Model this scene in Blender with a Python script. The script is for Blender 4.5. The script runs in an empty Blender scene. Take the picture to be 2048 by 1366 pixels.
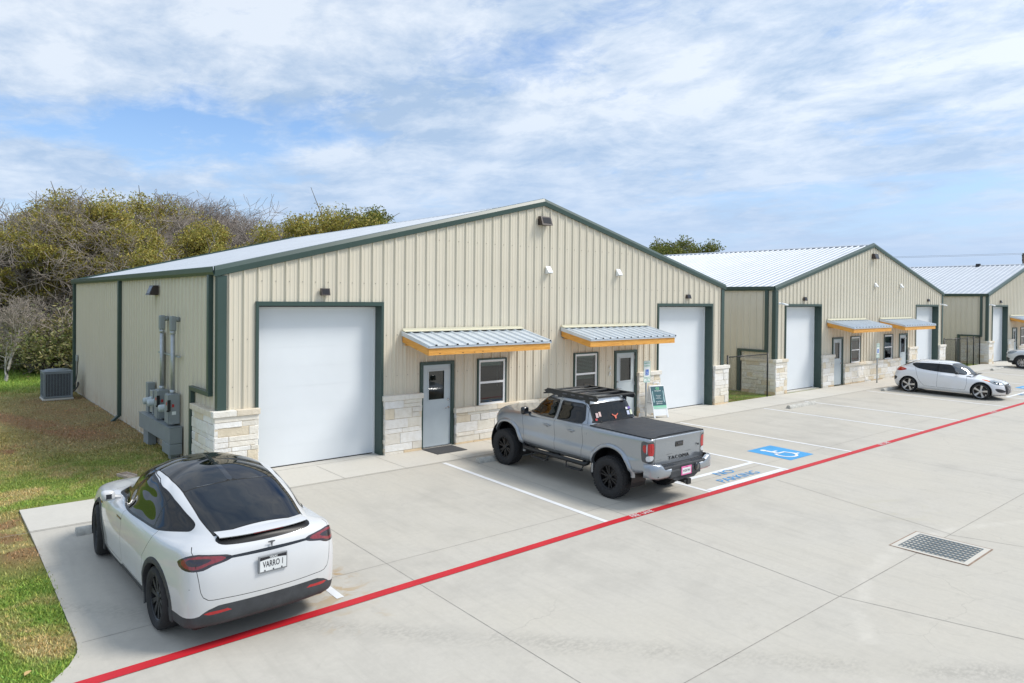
import bpy, bmesh, math, random
import numpy as np
from mathutils import Vector, Matrix
SC = bpy.context.scene
COL = SC.collection
R = math.radians
rnd = random.Random(7)

def tag(o, label=None, cat=None, group=None, kind=None):
    if label: o['label'] = label
    if cat: o['category'] = cat
    if group: o['group'] = group
    if kind: o['kind'] = kind
    return o

def empty(name, loc=(0, 0, 0), rz=0.0, label=None, cat=None, group=None):
    o = bpy.data.objects.new(name, None)
    o.empty_display_size = 0.2
    COL.objects.link(o)
    o.location = loc
    o.rotation_euler = (0, 0, rz)
    return tag(o, label, cat, group)

def copy_tree(o, parent=None):
    c = o.copy()
    COL.objects.link(c)
    if parent is not None:
        c.parent = parent
        c.matrix_parent_inverse = o.matrix_parent_inverse.copy()
    for ch in list(o.children):
        copy_tree(ch, c)
    return c

class MB:
    """Collects polygons; build() links them as one mesh object."""
    def __init__(s):
        s.v = []; s.f = []; s.m = []; s.c = []; s.col = (1, 1, 1, 1); s.sm = []; s.smooth = False
    def poly(s, pts, m=0):
        n = len(s.v)
        s.v.extend([tuple(p) for p in pts])
        s.f.append(tuple(range(n, n + len(pts)))); s.m.append(m); s.c.append(s.col); s.sm.append(s.smooth)
    def faces(s, verts, faces, m=0):
        n = len(s.v)
        s.v.extend([tuple(p) for p in verts])
        for f in faces:
            s.f.append(tuple(n + i for i in f)); s.m.append(m); s.c.append(s.col); s.sm.append(s.smooth)
    def box(s, x0, x1, y0, y1, z0, z1, m=0, T=None):
        v = [(x0, y0, z0), (x1, y0, z0), (x1, y1, z0), (x0, y1, z0), (x0, y0, z1), (x1, y0, z1), (x1, y1, z1), (x0, y1, z1)]
        if T is not None: v = [tuple(T @ Vector(p)) for p in v]
        s.faces(v, [(0, 3, 2, 1), (4, 5, 6, 7), (0, 1, 5, 4), (1, 2, 6, 5), (2, 3, 7, 6), (3, 0, 4, 7)], m)
    def bbox(s, x0, x1, y0, y1, z0, z1, b=.01, m=0, T=None):
        """box with chamfered edges"""
        b = min(b, (x1 - x0) * .45, (y1 - y0) * .45, (z1 - z0) * .45)
        bm = bmesh.new()
        bmesh.ops.create_cube(bm, size=1.0)
        for v in bm.verts:
            v.co = Vector(((x0 + x1) / 2 + v.co.x * (x1 - x0), (y0 + y1) / 2 + v.co.y * (y1 - y0), (z0 + z1) / 2 + v.co.z * (z1 - z0)))
        bmesh.ops.bevel(bm, geom=list(bm.edges), offset=b, segments=2, affect='EDGES', profile=.5)
        bm.verts.index_update()
        vs = [v.co.copy() for v in bm.verts]
        if T is not None: vs = [T @ p for p in vs]
        s.faces(vs, [tuple(v.index for v in f.verts) for f in bm.faces], m)
        bm.free()
    def prism(s, pts, axis, a0, a1, m=0, T=None, caps=True):
        """closed 2D polygon extruded along axis ('x': pts=(y,z), 'y': pts=(x,z), 'z': pts=(x,y))"""
        def P(p, a):
            q = {'x': (a, p[0], p[1]), 'y': (p[0], a, p[1]), 'z': (p[0], p[1], a)}[axis]
            return tuple(T @ Vector(q)) if T is not None else q
        n = len(pts)
        v = [P(p, a0) for p in pts] + [P(p, a1) for p in pts]
        f = [(i, (i + 1) % n, n + (i + 1) % n, n + i) for i in range(n)]
        if caps: f += [tuple(range(n - 1, -1, -1)), tuple(range(n, 2 * n))]
        s.faces(v, f, m)
    def tube(s, pts, r, n=8, m=0, caps=True):
        pts = [Vector(p) for p in pts]
        rs = r if isinstance(r, (list, tuple)) else [r] * len(pts)
        rings = []
        up = Vector((0, 0, 1))
        for i, p in enumerate(pts):
            d = (pts[min(i + 1, len(pts) - 1)] - pts[max(i - 1, 0)])
            if d.length < 1e-9: d = Vector((0, 0, 1))
            d.normalize()
            a = d.cross(up)
            if a.length < 1e-3: a = d.cross(Vector((1, 0, 0)))
            a.normalize(); b = d.cross(a)
            rings.append([p + (a * math.cos(2 * math.pi * k / n) + b * math.sin(2 * math.pi * k / n)) * rs[i] for k in range(n)])
        v = [q for rg in rings for q in rg]
        f = []
        for i in range(len(pts) - 1):
            for k in range(n):
                f.append((i * n + k, i * n + (k + 1) % n, (i + 1) * n + (k + 1) % n, (i + 1) * n + k))
        if caps:
            f.append(tuple(range(n - 1, -1, -1))); f.append(tuple((len(pts) - 1) * n + k for k in range(n)))
        sm = s.smooth; s.smooth = True
        s.faces(v, f, m); s.smooth = sm
    def lathe(s, prof, axis='z', n=24, c=(0, 0, 0), m=0, close=False):
        """prof: (radius, height) list round the axis"""
        v = []
        for (r, h) in prof:
            for k in range(n):
                a = 2 * math.pi * k / n
                p = (r * math.cos(a), r * math.sin(a), h)
                if axis == 'y': p = (p[0], p[2], p[1])
                if axis == 'x': p = (p[2], p[0], p[1])
                v.append((p[0] + c[0], p[1] + c[1], p[2] + c[2]))
        f = []
        N = len(prof)
        for i in range(N if close else N - 1):
            for k in range(n):
                j = (i + 1) % N
                f.append((i * n + k, i * n + (k + 1) % n, j * n + (k + 1) % n, j * n + k))
        sm = s.smooth; s.smooth = True
        s.faces(v, f, m); s.smooth = sm
    def build(s, name, mats, parent=None, smooth=None, loc=None, autosmooth=None, merge=False, fixn=True):
        me = bpy.data.meshes.new(name)
        me.from_pydata([tuple(p) for p in s.v], [], s.f)
        if not isinstance(mats, (list, tuple)): mats = [mats]
        for m in mats: me.materials.append(m)
        me.polygons.foreach_set('material_index', s.m)
        me.polygons.foreach_set('use_smooth', [bool(smooth)] * len(s.f) if smooth is not None else s.sm)
        if any(c != (1, 1, 1, 1) for c in s.c):
            at = me.color_attributes.new('col', 'FLOAT_COLOR', 'CORNER')
            arr = []
            for f, c in zip(s.f, s.c): arr.extend(list(c) * len(f))
            at.data.foreach_set('color', arr)
        if merge or fixn:
            bm = bmesh.new(); bm.from_mesh(me)
            if merge: bmesh.ops.remove_doubles(bm, verts=bm.verts, dist=1e-4)
            if fixn: bmesh.ops.recalc_face_normals(bm, faces=bm.faces)
            bm.to_mesh(me); bm.free()
        if autosmooth: me.set_sharp_from_angle(angle=R(autosmooth))
        me.update()
        o = bpy.data.objects.new(name, me)
        COL.objects.link(o)
        if parent is not None: o.parent = parent
        if loc is not None: o.location = loc
        return o

def text_obj(name, body, size, mat, parent=None, loc=(0, 0, 0), rot=(0, 0, 0), extrude=0.0, align='CENTER', sx=1.0, bold=0.0, spacing=1.0):
    cu = bpy.data.curves.new('lettering', 'FONT')
    cu.body = body; cu.size = size; cu.extrude = extrude; cu.align_x = align; cu.align_y = 'CENTER'; cu.offset = bold
    cu.space_character = spacing; cu.resolution_u = 3
    t = bpy.data.objects.new('lettering', cu)
    COL.objects.link(t)
    dg = bpy.context.evaluated_depsgraph_get()
    me = bpy.data.meshes.new_from_object(t.evaluated_get(dg))
    bpy.data.objects.remove(t); bpy.data.curves.remove(cu)
    me.name = name
    me.transform(Matrix.Diagonal((sx, 1, 1, 1)))
    me.materials.clear(); me.materials.append(mat)
    o = bpy.data.objects.new(name, me)
    COL.objects.link(o)
    if parent is not None: o.parent = parent
    o.location = loc; o.rotation_euler = rot
    return o

# ------------------------------------------------------------------ materials
def new_mat(name):
    m = bpy.data.materials.new(name); m.use_nodes = True
    nt = m.node_tree
    return m, nt, nt.nodes['Principled BSDF'], nt.nodes['Material Output']

def nd(nt, typ, **kw):
    n = nt.nodes.new(typ)
    for k, v in kw.items():
        if k in n.inputs.keys() if not hasattr(n, k) else False: n.inputs[k].default_value = v
        else:
            try: setattr(n, k, v)
            except Exception: n.inputs[k].default_value = v
    return n

def noise(nt, vec, scale, detail=4, rough=.55, dist=0.0):
    n = nt.nodes.new('ShaderNodeTexNoise')
    n.inputs['Scale'].default_value = scale; n.inputs['Detail'].default_value = detail
    n.inputs['Roughness'].default_value = rough; n.inputs['Distortion'].default_value = dist
    if vec is not None: nt.links.new(vec, n.inputs['Vector'])
    return n.outputs['Fac']

def ramp(nt, fac, stops, interp='LINEAR'):
    n = nt.nodes.new('ShaderNodeValToRGB')
    n.color_ramp.interpolation = interp
    e = n.color_ramp.elements
    while len(e) < len(stops): e.new(.5)
    for el, (p, c) in zip(e, stops):
        el.position = p; el.color = c if len(c) == 4 else (*c, 1)
    nt.links.new(fac, n.inputs['Fac'])
    return n.outputs['Color']

def mapr(nt, fac, a, b, c=0, d=1, clamp=True):
    n = nt.nodes.new('ShaderNodeMapRange'); n.clamp = clamp
    nt.links.new(fac, n.inputs[0])
    for i, v in enumerate((a, b, c, d)): n.inputs[i + 1].default_value = v
    return n.outputs[0]

def mth(nt, op, a, b=None, c=None):
    n = nt.nodes.new('ShaderNodeMath'); n.operation = op
    for i, x in enumerate((a, b, c)):
        if x is None: continue
        if isinstance(x, (int, float)): n.inputs[i].default_value = x
        else: nt.links.new(x, n.inputs[i])
    return n.outputs[0]

def mixc(nt, fac, a, b, mode='MIX'):
    n = nt.nodes.new('ShaderNodeMix'); n.data_type = 'RGBA'; n.blend_type = mode
    for sock, x in ((n.inputs[0], fac), (n.inputs[6], a), (n.inputs[7], b)):
        if isinstance(x, (int, float)): sock.default_value = x
        elif isinstance(x, (tuple, list)): sock.default_value = x if len(x) == 4 else (*x, 1)
        else: nt.links.new(x, sock)
    return n.outputs[2]

def coords(nt, kind='Object', scale=None):
    if kind == 'World':
        g = nt.nodes.new('ShaderNodeNewGeometry'); out = g.outputs['Position']
    else:
        t = nt.nodes.new('ShaderNodeTexCoord'); out = t.outputs[kind]
    if scale is not None:
        mp = nt.nodes.new('ShaderNodeMapping'); mp.inputs['Scale'].default_value = scale
        nt.links.new(out, mp.inputs['Vector']); out = mp.outputs['Vector']
    return out

def bump(nt, bsdf, h, strength=.3, dist=.01):
    b = nt.nodes.new('ShaderNodeBump')
    b.inputs['Strength'].default_value = strength; b.inputs['Distance'].default_value = dist
    nt.links.new(h, b.inputs['Height']); nt.links.new(b.outputs['Normal'], bsdf.inputs['Normal'])

def M(name, col, rough=.5, metal=0.0, var=.08, vs=3.0, bmp=0.0, bs=60.0, spec=.5, coat=0.0, vcol=False, vscale=None, kind='Object'):
    m, nt, b, out = new_mat(name)
    vec = coords(nt, kind, vscale)
    b.inputs['Roughness'].default_value = rough; b.inputs['Metallic'].default_value = metal
    b.inputs['Specular IOR Level'].default_value = spec
    if coat: b.inputs['Coat Weight'].default_value = coat; b.inputs['Coat Roughness'].default_value = .03
    lo = tuple(max(0, c * (1 - var)) for c in col[:3]); hi = tuple(min(1, c * (1 + var)) for c in col[:3])
    c = ramp(nt, noise(nt, vec, vs, 5), [(.3, lo), (.7, hi)])
    if vcol:
        a = nt.nodes.new('ShaderNodeVertexColor'); a.layer_name = 'col'
        c = mixc(nt, 1.0, c, a.outputs['Color'], 'MULTIPLY')
    nt.links.new(c, b.inputs['Base Color'])
    if bmp: bump(nt, b, noise(nt, vec, bs, 4), bmp, .01)
    return m
MAT = {}
MAT['wall'] = M('cream_steel', (.67, .60, .46), .42, 0, .03, .8)
def wall_mat():
    m, nt, b, out = new_mat('cream_ribbed_steel'); v = coords(nt, 'World'); sp = nt.nodes.new('ShaderNodeSeparateXYZ'); nt.links.new(v, sp.inputs[0])
    c = ramp(nt, noise(nt, v, .7, 4), [(.3, (.635, .582, .468)), (.7, (.668, .615, .498))])
    st = noise(nt, coords(nt, 'World', (6, 6, .35)), 1.0, 4, .6); c = mixc(nt, mapr(nt, st, .5, .8, 0, .12), c, (.50, .43, .31))
    d = mth(nt, 'MULTIPLY', mapr(nt, sp.outputs[2], .55, .0), mapr(nt, noise(nt, v, 2.4, 5, .65), .38, .62)); c = mixc(nt, mth(nt, 'MULTIPLY', d, .45), c, (.50, .34, .19))
    nt.links.new(c, b.inputs['Base Color']); b.inputs['Roughness'].default_value = .4
    bump(nt, b, noise(nt, coords(nt, 'World', (2.2, 2.2, .5)), 1.0, 3), .12, .05)
    return m
MAT['wall'] = wall_mat()
MAT['trim'] = M('green_steel', (.038, .070, .060), .38, 0, .07, 2)
MAT['roofm'] = M('galvalume', (.46, .495, .54), .5, .1, .06, 1.2)
MAT['awn'] = M('awning_sheet', (.60, .66, .72), .36, .3, .06, 3)
MAT['flash'] = M('cream_flashing', (.62, .59, .45), .4, 0, .03)
MAT['white'] = M('white_paint', (.74, .775, .80), .42, 0, .02, 1)
MAT['white_vinyl'] = M('white_vinyl', (.8, .82, .83), .35, 0, .02)
MAT['doorgrey'] = M('grey_door_paint', (.50, .56, .585), .4, 0, .04)
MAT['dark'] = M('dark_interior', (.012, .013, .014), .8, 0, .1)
MAT['black'] = M('black_plastic', (.012, .012, .013), .45, 0, .1)
MAT['blackmet'] = M('black_powder_coat', (.013, .014, .015), .38, 0, .1)
MAT['bronze'] = M('bronze_fixture', (.045, .035, .032), .4, .2, .1)
MAT['lens'] = M('dark_lens', (.02, .018, .02), .1, 0, .1)
MAT['galv'] = M('galvanised', (.44, .47, .49), .42, .6, .12, 12)
MAT['meter'] = M('grey_enamel', (.255, .285, .295), .45, 0, .06, 4)
MAT['meterlight'] = M('pale_meter', (.48, .53, .54), .3, 0, .05)
MAT['ac'] = M('condenser_paint', (.20, .23, .25), .5, .1, .08)
MAT['chrome'] = M('satin_chrome', (.6, .6, .6), .25, 1.0, .02)
MAT['mat'] = M('rubber_mat', (.06, .062, .066), .9, 0, .3, 120, .4, 150)
MAT['redtxt'] = M('red_print', (.5, .03, .03), .5)
MAT['greentxt'] = M('green_print', (.10, .42, .26), .5)
MAT['blue'] = M('blue_print', (.0, .10, .5), .5)
MAT['signface'] = M('sign_face', (.74, .78, .77), .4)

def glass_mat(name, tint, trans, rough=.015, ior=1.5):
    m, nt, b, out = new_mat(name)
    nt.nodes.remove(b)
    t = nt.nodes.new('ShaderNodeBsdfTransparent'); t.inputs[0].default_value = (*[c * trans for c in tint], 1)
    g = nt.nodes.new('ShaderNodeBsdfGlossy'); g.inputs['Roughness'].default_value = rough
    g.inputs[0].default_value = (1, 1, 1, 1)
    vec = coords(nt, 'Object')
    bp = nt.nodes.new('ShaderNodeBump'); bp.inputs['Strength'].default_value = .02; bp.inputs['Distance'].default_value = .01
    nt.links.new(noise(nt, vec, 3, 2), bp.inputs['Height']); nt.links.new(bp.outputs[0], g.inputs['Normal'])
    fr = nt.nodes.new('ShaderNodeFresnel'); fr.inputs[0].default_value = ior
    fac = mth(nt, 'ADD', mth(nt, 'MULTIPLY', fr.outputs[0], .95), .035)
    mx = nt.nodes.new('ShaderNodeMixShader')
    nt.links.new(fac, mx.inputs[0]); nt.links.new(t.outputs[0], mx.inputs[1]); nt.links.new(g.outputs[0], mx.inputs[2])
    nt.links.new(mx.outputs[0], out.inputs['Surface'])
    return m
MAT['pane'] = glass_mat('window_glass', (.75, .9, .85), .55)

# cedar boards: grain along the board plus knots
def cedar():
    m, nt, b, out = new_mat('cedar_board')
    v = coords(nt, 'Object', (3, 3, 40))
    g = noise(nt, v, 1.2, 6, .6, .6)
    c = ramp(nt, g, [(.25, (.50, .20, .03)), (.5, (.72, .34, .06)), (.75, (.85, .46, .11))])
    vo = nt.nodes.new('ShaderNodeTexVoronoi'); vo.inputs['Scale'].default_value = 1.0
    nt.links.new(coords(nt, 'Object', (3.2, 3.2, 9)), vo.inputs['Vector'])
    k = mapr(nt, vo.outputs['Distance'], .06, .13, 1, 0)
    c = mixc(nt, k, c, (.13, .04, .008))
    nt.links.new(c, b.inputs['Base Color']); b.inputs['Roughness'].default_value = .55
    bump(nt, b, g, .2, .004)
    return m
MAT['cedar'] = cedar()

def stone_mat():
    m, nt, b, out = new_mat('split_limestone')
    v = coords(nt, 'Object')
    a = nt.nodes.new('ShaderNodeVertexColor'); a.layer_name = 'col'
    n1 = noise(nt, v, 7, 6, .65); n2 = noise(nt, v, 2.2, 4, .5)
    c = mixc(nt, 1.0, ramp(nt, n1, [(.25, (.86, .84, .80)), (.6, (1, 1, 1))]), a.outputs['Color'], 'MULTIPLY')
    c = mixc(nt, mapr(nt, n2, .60, .78, 0, .25), c, (.66, .48, .27))
    nt.links.new(c, b.inputs['Base Color']); b.inputs['Roughness'].default_value = .85
    bump(nt, b, noise(nt, v, 22, 6, .7), .6, .03)
    return m
MAT['stone'] = stone_mat()
MAT['mortar'] = M('tan_mortar', (.60, .50, .36), .95, 0, .25, 12)

# ---- concrete; slab level uses world position so that joints, wear and stains stay put
def concrete(name, base, dirt=.25, stains=(), streak=True, pale=0.0):
    m, nt, b, out = new_mat(name)
    w = coords(nt, 'World')
    big = noise(nt, w, .22, 5, .6); mid = noise(nt, w, 1.3, 6, .65, .4); fine = noise(nt, w, 14, 5, .7)
    grit = noise(nt, w, 120, 2, .6)
    lo = tuple(c * (1 - dirt) for c in base); hi = tuple(min(1, c * (1 + dirt * .35)) for c in base)
    f = mth(nt, 'ADD', mth(nt, 'MULTIPLY', big, .55), mth(nt, 'MULTIPLY', mid, .45))
    c = ramp(nt, f, [(.33, lo), (.5, base), (.68, hi)])
    c = mixc(nt, mapr(nt, big, .45, .62, 0, .35), c, (base[0] * 1.0, base[1] * .975, base[2] * .91))
    if streak:
        sv = coords(nt, 'World', (7.0, .55, 1)); s = noise(nt, sv, 1.0, 5, .65, .3)
        c = mixc(nt, mapr(nt, s, .50, .76, 0, .36), c, tuple(x * .74 for x in base))
        sv2 = coords(nt, 'World', (.35, 4.5, 1)); s2 = noise(nt, sv2, .9, 4, .6, .5)
        c = mixc(nt, mapr(nt, s2, .58, .8, 0, .22), c, tuple(min(1, x * 1.16) for x in base))
        # rubber and oil wear down the middle of the stalls
        sp = nt.nodes.new('ShaderNodeSeparateXYZ'); nt.links.new(w, sp.inputs[0])
        yy = mth(nt, 'MULTIPLY', mapr(nt, sp.outputs[1], -2.2, -3.4), mapr(nt, sp.outputs[1], -6.2, -4.8))
        d = noise(nt, coords(nt, 'World', (1.1, .35, 1)), .8, 5, .62)
        c = mixc(nt, mth(nt, 'MULTIPLY', yy, mapr(nt, d, .48, .72, 0, .32)), c, tuple(x * .55 for x in base))
        # scuffs
        sc = noise(nt, coords(nt, 'World', (2.0, 2.6, 1)), 1.1, 8, .75, 1.2)
        c = mixc(nt, mapr(nt, sc, .58, .72, 0, .30), c, tuple(x * .62 for x in base))
    c = mixc(nt, mapr(nt, fine, .35, .7, 0, .30), c, tuple(x * .80 for x in base))
    c = mixc(nt, mapr(nt, grit, .62, .8, 0, .22), c, tuple(x * .6 for x in base))
    if streak:
        # hairline cracks that wander and fade
        vo = nt.nodes.new('ShaderNodeTexVoronoi'); vo.feature = 'DISTANCE_TO_EDGE'; vo.inputs['Scale'].default_value = .23
        wob = nt.nodes.new('ShaderNodeTexNoise'); wob.inputs['Scale'].default_value = 1.6; wob.inputs['Detail'].default_value = 6; nt.links.new(w, wob.inputs['Vector'])
        wadd = nt.nodes.new('ShaderNodeVectorMath'); wadd.operation = 'MULTIPLY_ADD'; nt.links.new(wob.outputs['Color'], wadd.inputs[0]); wadd.inputs[1].default_value = (.7, .7, 0); nt.links.new(w, wadd.inputs[2])
        nt.links.new(wadd.outputs[0], vo.inputs['Vector'])
        ck = mth(nt, 'MULTIPLY', mapr(nt, vo.outputs['Distance'], .0, .0022, 1, 0), mapr(nt, big, .52, .60))
        c = mixc(nt, mth(nt, 'MULTIPLY', ck, .28), c, tuple(x * .45 for x in base))
        # two tyre tracks swept across the drive: a pale arc and a dark smear with a tread pattern
        xx = sp.outputs[0]; yv = sp.outputs[1]
        fx = mth(nt, 'ADD', mth(nt, 'ADD', -14.87, mth(nt, 'MULTIPLY', xx, 1.195)), mth(nt, 'MULTIPLY', mth(nt, 'MULTIPLY', xx, xx), -.0804))
        d1 = mth(nt, 'ABSOLUTE', mth(nt, 'SUBTRACT', yv, fx)); e1 = mth(nt, 'MULTIPLY', mapr(nt, d1, .16, .05), mapr(nt, mid, .40, .6))
        c = mixc(nt, mth(nt, 'MULTIPLY', e1, .35), c, tuple(min(1, x * 1.28) for x in base))
        d2 = mth(nt, 'ABSOLUTE', mth(nt, 'MULTIPLY', mth(nt, 'ADD', mth(nt, 'ADD', yv, mth(nt, 'MULTIPLY', xx, 1.04)), 8.43), .69))
        tread = noise(nt, coords(nt, 'World', (9, 16, 1)), 1.6, 3, .6)
        e2 = mth(nt, 'MULTIPLY', mth(nt, 'MULTIPLY', mapr(nt, d2, .30, .06), mapr(nt, mid, .34, .58)), mapr(nt, tread, .4, .6, .25, 1))
        c = mixc(nt, mth(nt, 'MULTIPLY', e2, .42), c, tuple(x * .5 for x in base))
    for (x, y, r, col, thr) in stains:
        mp = nt.nodes.new('ShaderNodeVectorMath'); mp.operation = 'DISTANCE'
        sxy = nt.nodes.new('ShaderNodeVectorMath'); sxy.operation = 'MULTIPLY'; sxy.inputs[1].default_value = (1, 1, 0)
        nt.links.new(w, sxy.inputs[0]); nt.links.new(sxy.outputs[0], mp.inputs[0]); mp.inputs[1].default_value = (x, y, 0)
        n = noise(nt, w, 1.0 / r * 1.1, 6, .62, 1.6)
        f = mth(nt, 'MULTIPLY', mapr(nt, mp.outputs['Value'], 0, r, 1, 0), mapr(nt, n, thr, thr + .07, 0, 1))
        c = mixc(nt, mth(nt, 'MULTIPLY', f, .75), c, col)
    nt.links.new(c, b.inputs['Base Color']); b.inputs['Roughness'].default_value = .82
    b.inputs['Specular IOR Level'].default_value = .3
    bump(nt, b, noise(nt, w, 70, 4, .7), .25, .006)
    return m
MAT['lot'] = concrete('lot_concrete', (.495, .468, .413), .18, [(-.55, -6.55, .7, (.40, .27, .12), .5), (-.7, -7.5, .5, (.42, .30, .15), .55), (-.3, -6.0, .4, (.38, .24, .1), .52), (9.6, -9.6, 1.0, (.45, .42, .33), .5)])
MAT['walk'] = concrete('walk_concrete', (.57, .545, .49), .12, (), False)
MAT['curbstop'] = M('stop_concrete', (.46, .45, .41), .9, 0, .22, 9, .5, 40)
MAT['joint'] = M('joint_shadow', (.25, .235, .21), .95, 0, .35, 8)
def paint(name, col, wear=.42, rough=.6):
    m, nt, b, out = new_mat(name)
    w = coords(nt, 'World')
    c = ramp(nt, noise(nt, w, 3, 5), [(.3, tuple(x * .86 for x in col)), (.7, col)])
    worn = mth(nt, 'MULTIPLY', mapr(nt, noise(nt, w, 26, 6, .75), wear + .2, wear + .26, 0, 1), mapr(nt, noise(nt, w, .7, 3), .42, .62, 0, 1))
    c = mixc(nt, mth(nt, 'MULTIPLY', worn, .8), c, (.48, .47, .44))
    nt.links.new(c, b.inputs['Base Color']); b.inputs['Roughness'].default_value = rough
    return m
MAT['pwhite'] = paint('white_road_paint', (.78, .79, .80))
MAT['pred'] = paint('red_road_paint', (.55, .012, .022), .46)
MAT['pblue'] = paint('blue_road_paint', (.055, .33, .66), .44)
MAT['pblue2'] = paint('faded_blue_paint', (.07, .33, .66), .40)
MAT['pred_txt'] = paint('faint_white_paint', (.72, .62, .62), .36)

# ---- grass / soil, one colour field shared by the sheet and by the blades
def grass_field(nt, vec, blade=False):
    big = noise(nt, vec, .16, 4, .6); mid = noise(nt, vec, .8, 5, .6, .3); fine = noise(nt, vec, 9, 5, .7)
    sp = nt.nodes.new('ShaderNodeSeparateXYZ'); nt.links.new(vec, sp.inputs[0])
    straw = (.50, .425, .19); dry = (.35, .28, .145); green = (.27, .365, .075); lush = (.19, .33, .06); soil = (.42, .26, .145)
    c = mixc(nt, mapr(nt, mid, .38, .62, 0, 1), straw, (.32, .33, .10))
    # greener towards the kerb corner and in the far verge
    near = mapr(nt, sp.outputs[1], 5.0, -1.0, 0, 1); far = mapr(nt, sp.outputs[1], 17.0, 21.0, 0, 1)
    g = mth(nt, 'ADD', mth(nt, 'MULTIPLY', mapr(nt, mid, .42, .55, 0, 1), mth(nt, 'ADD', mth(nt, 'MULTIPLY', near, .85), .28)), mth(nt, 'MULTIPLY', far, .95))
    c = mixc(nt, g, c, mixc(nt, mapr(nt, fine, .35, .65), green, lush))
    # a band of brown dead turf beside the wall
    wall = mth(nt, 'MULTIPLY', mapr(nt, sp.outputs[1], 3.5, 6.5), mth(nt, 'MULTIPLY', mapr(nt, sp.outputs[1], 18.5, 15.5), mapr(nt, sp.outputs[0], -4.5, -1.5)))
    c = mixc(nt, mth(nt, 'MULTIPLY', wall, .85), c, mixc(nt, mapr(nt, mid, .4, .6), dry, (.38, .245, .14)))
    # bare soil: patches, the strip along the slab edge, a worn trail
    bare = mapr(nt, noise(nt, vec, .55, 5, .6, .5), .60, .68, 0, 1)
    edge = mth(nt, 'MULTIPLY', mth(nt, 'MULTIPLY', mapr(nt, sp.outputs[0], -4.3, -3.75), mapr(nt, sp.outputs[1], .3, -.5)), mth(nt, 'MULTIPLY', mapr(nt, sp.outputs[1], -3.9, -2.6), mapr(nt, mid, .42, .5)))
    ty = mth(nt, 'ABSOLUTE', mth(nt, 'SUBTRACT', sp.outputs[0], mth(nt, 'ADD', mth(nt, 'MULTIPLY', sp.outputs[1], -.33), 1.1)))
    trail = mth(nt, 'MULTIPLY', mapr(nt, ty, .7, .3), mth(nt, 'MULTIPLY', mapr(nt, sp.outputs[1], 6.0, 7.5), mapr(nt, mid, .30, .44)))
    s = mth(nt, 'MAXIMUM', mth(nt, 'MULTIPLY', bare, mth(nt, 'SUBTRACT', 1, far)), mth(nt, 'MAXIMUM', edge, trail))
    c = mixc(nt, mth(nt, 'MULTIPLY', s, .9), c, mixc(nt, fine, soil, (.33, .20, .11)))
    return c, fine, s
def grass_mats():
    m, nt, b, out = new_mat('turf'); w = coords(nt, 'World')
    c, fine, s = grass_field(nt, w)
    c = mixc(nt, mapr(nt, noise(nt, w, 38, 4, .75), .35, .65, 0, .6), c, mixc(nt, 1, c, (.60, .60, .55), 'MULTIPLY'))
    nt.links.new(c, b.inputs['Base Color']); b.inputs['Roughness'].default_value = .95; b.inputs['Specular IOR Level'].default_value = .1
    bump(nt, b, noise(nt, w, 45, 5, .75), .9, .05)
    m2, nt, b, out = new_mat('grass_blade'); w = coords(nt, 'World')
    c, fine, s = grass_field(nt, w)
    oi = nt.nodes.new('ShaderNodeVertexColor'); oi.layer_name = 'col'
    c = mixc(nt, 1.0, c, oi.outputs['Color'], 'MULTIPLY')
    nt.links.new(c, b.inputs['Base Color']); b.inputs['Roughness'].default_value = .7; b.inputs['Specular IOR Level'].default_value = .2
    return m, m2
MAT['turf'], MAT['blade'] = grass_mats()
XL = [(60, -3.41), (0, -3.41), (-2, -3.40), (-4, -3.40), (-5.2, -3.40), (-5.8, -3.40), (-6.1, -3.41), (-6.32, -3.46), (-6.5, -3.55), (-6.77, -3.76), (-7.3, -4.4), (-8.2, -6.2), (-9.2, -9), (-11, -16), (-14, -40), (-80, -60)]
def _smooth_xl():
    P = XL[1:14]; out = []
    for i in range(len(P) - 1):
        p0, p1, p2, p3 = P[max(0, i - 1)], P[i], P[i + 1], P[min(len(P) - 1, i + 2)]
        for k in range(6):
            t = k / 6; out.append(tuple(.5 * ((2 * p1[j]) + (-p0[j] + p2[j]) * t + (2 * p0[j] - 5 * p1[j] + 4 * p2[j] - p3[j]) * t * t + (-p0[j] + 3 * p1[j] - 3 * p2[j] + p3[j]) * t ** 3) for j in (0, 1)))
    return [XL[0]] + out + [P[-1]] + XL[14:]
XL = _smooth_xl()
def xl(y):
    for (y0, x0), (y1, x1) in zip(XL, XL[1:]):
        if y <= y0 and y >= y1: return x0 + (x1 - x0) * (y0 - y) / (y0 - y1)
    return XL[-1][1]
VAL = -10.7
def lotz(y):
    if y > -1.6: return -.003
    if y > VAL: return -.003 + .0185 * (y + 1.6)
    return -.003 + .0185 * (VAL + 1.6) + .004 * min(20, VAL - y)
def groundz(x, y):
    """turf level; sinks under the slabs"""
    b = -.035 if y > -1.6 else min(-.035, lotz(y) - .02)
    if y < 0 and x > xl(y) + .16: return b - .35
    return b + .012 * math.sin(x * 1.7 + y * .6) * math.cos(y * 1.1 - x * .3)
def frange(a, b, s):
    n = max(1, int(round((b - a) / s))); return [a + (b - a) * i / n for i in range(n + 1)]

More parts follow.
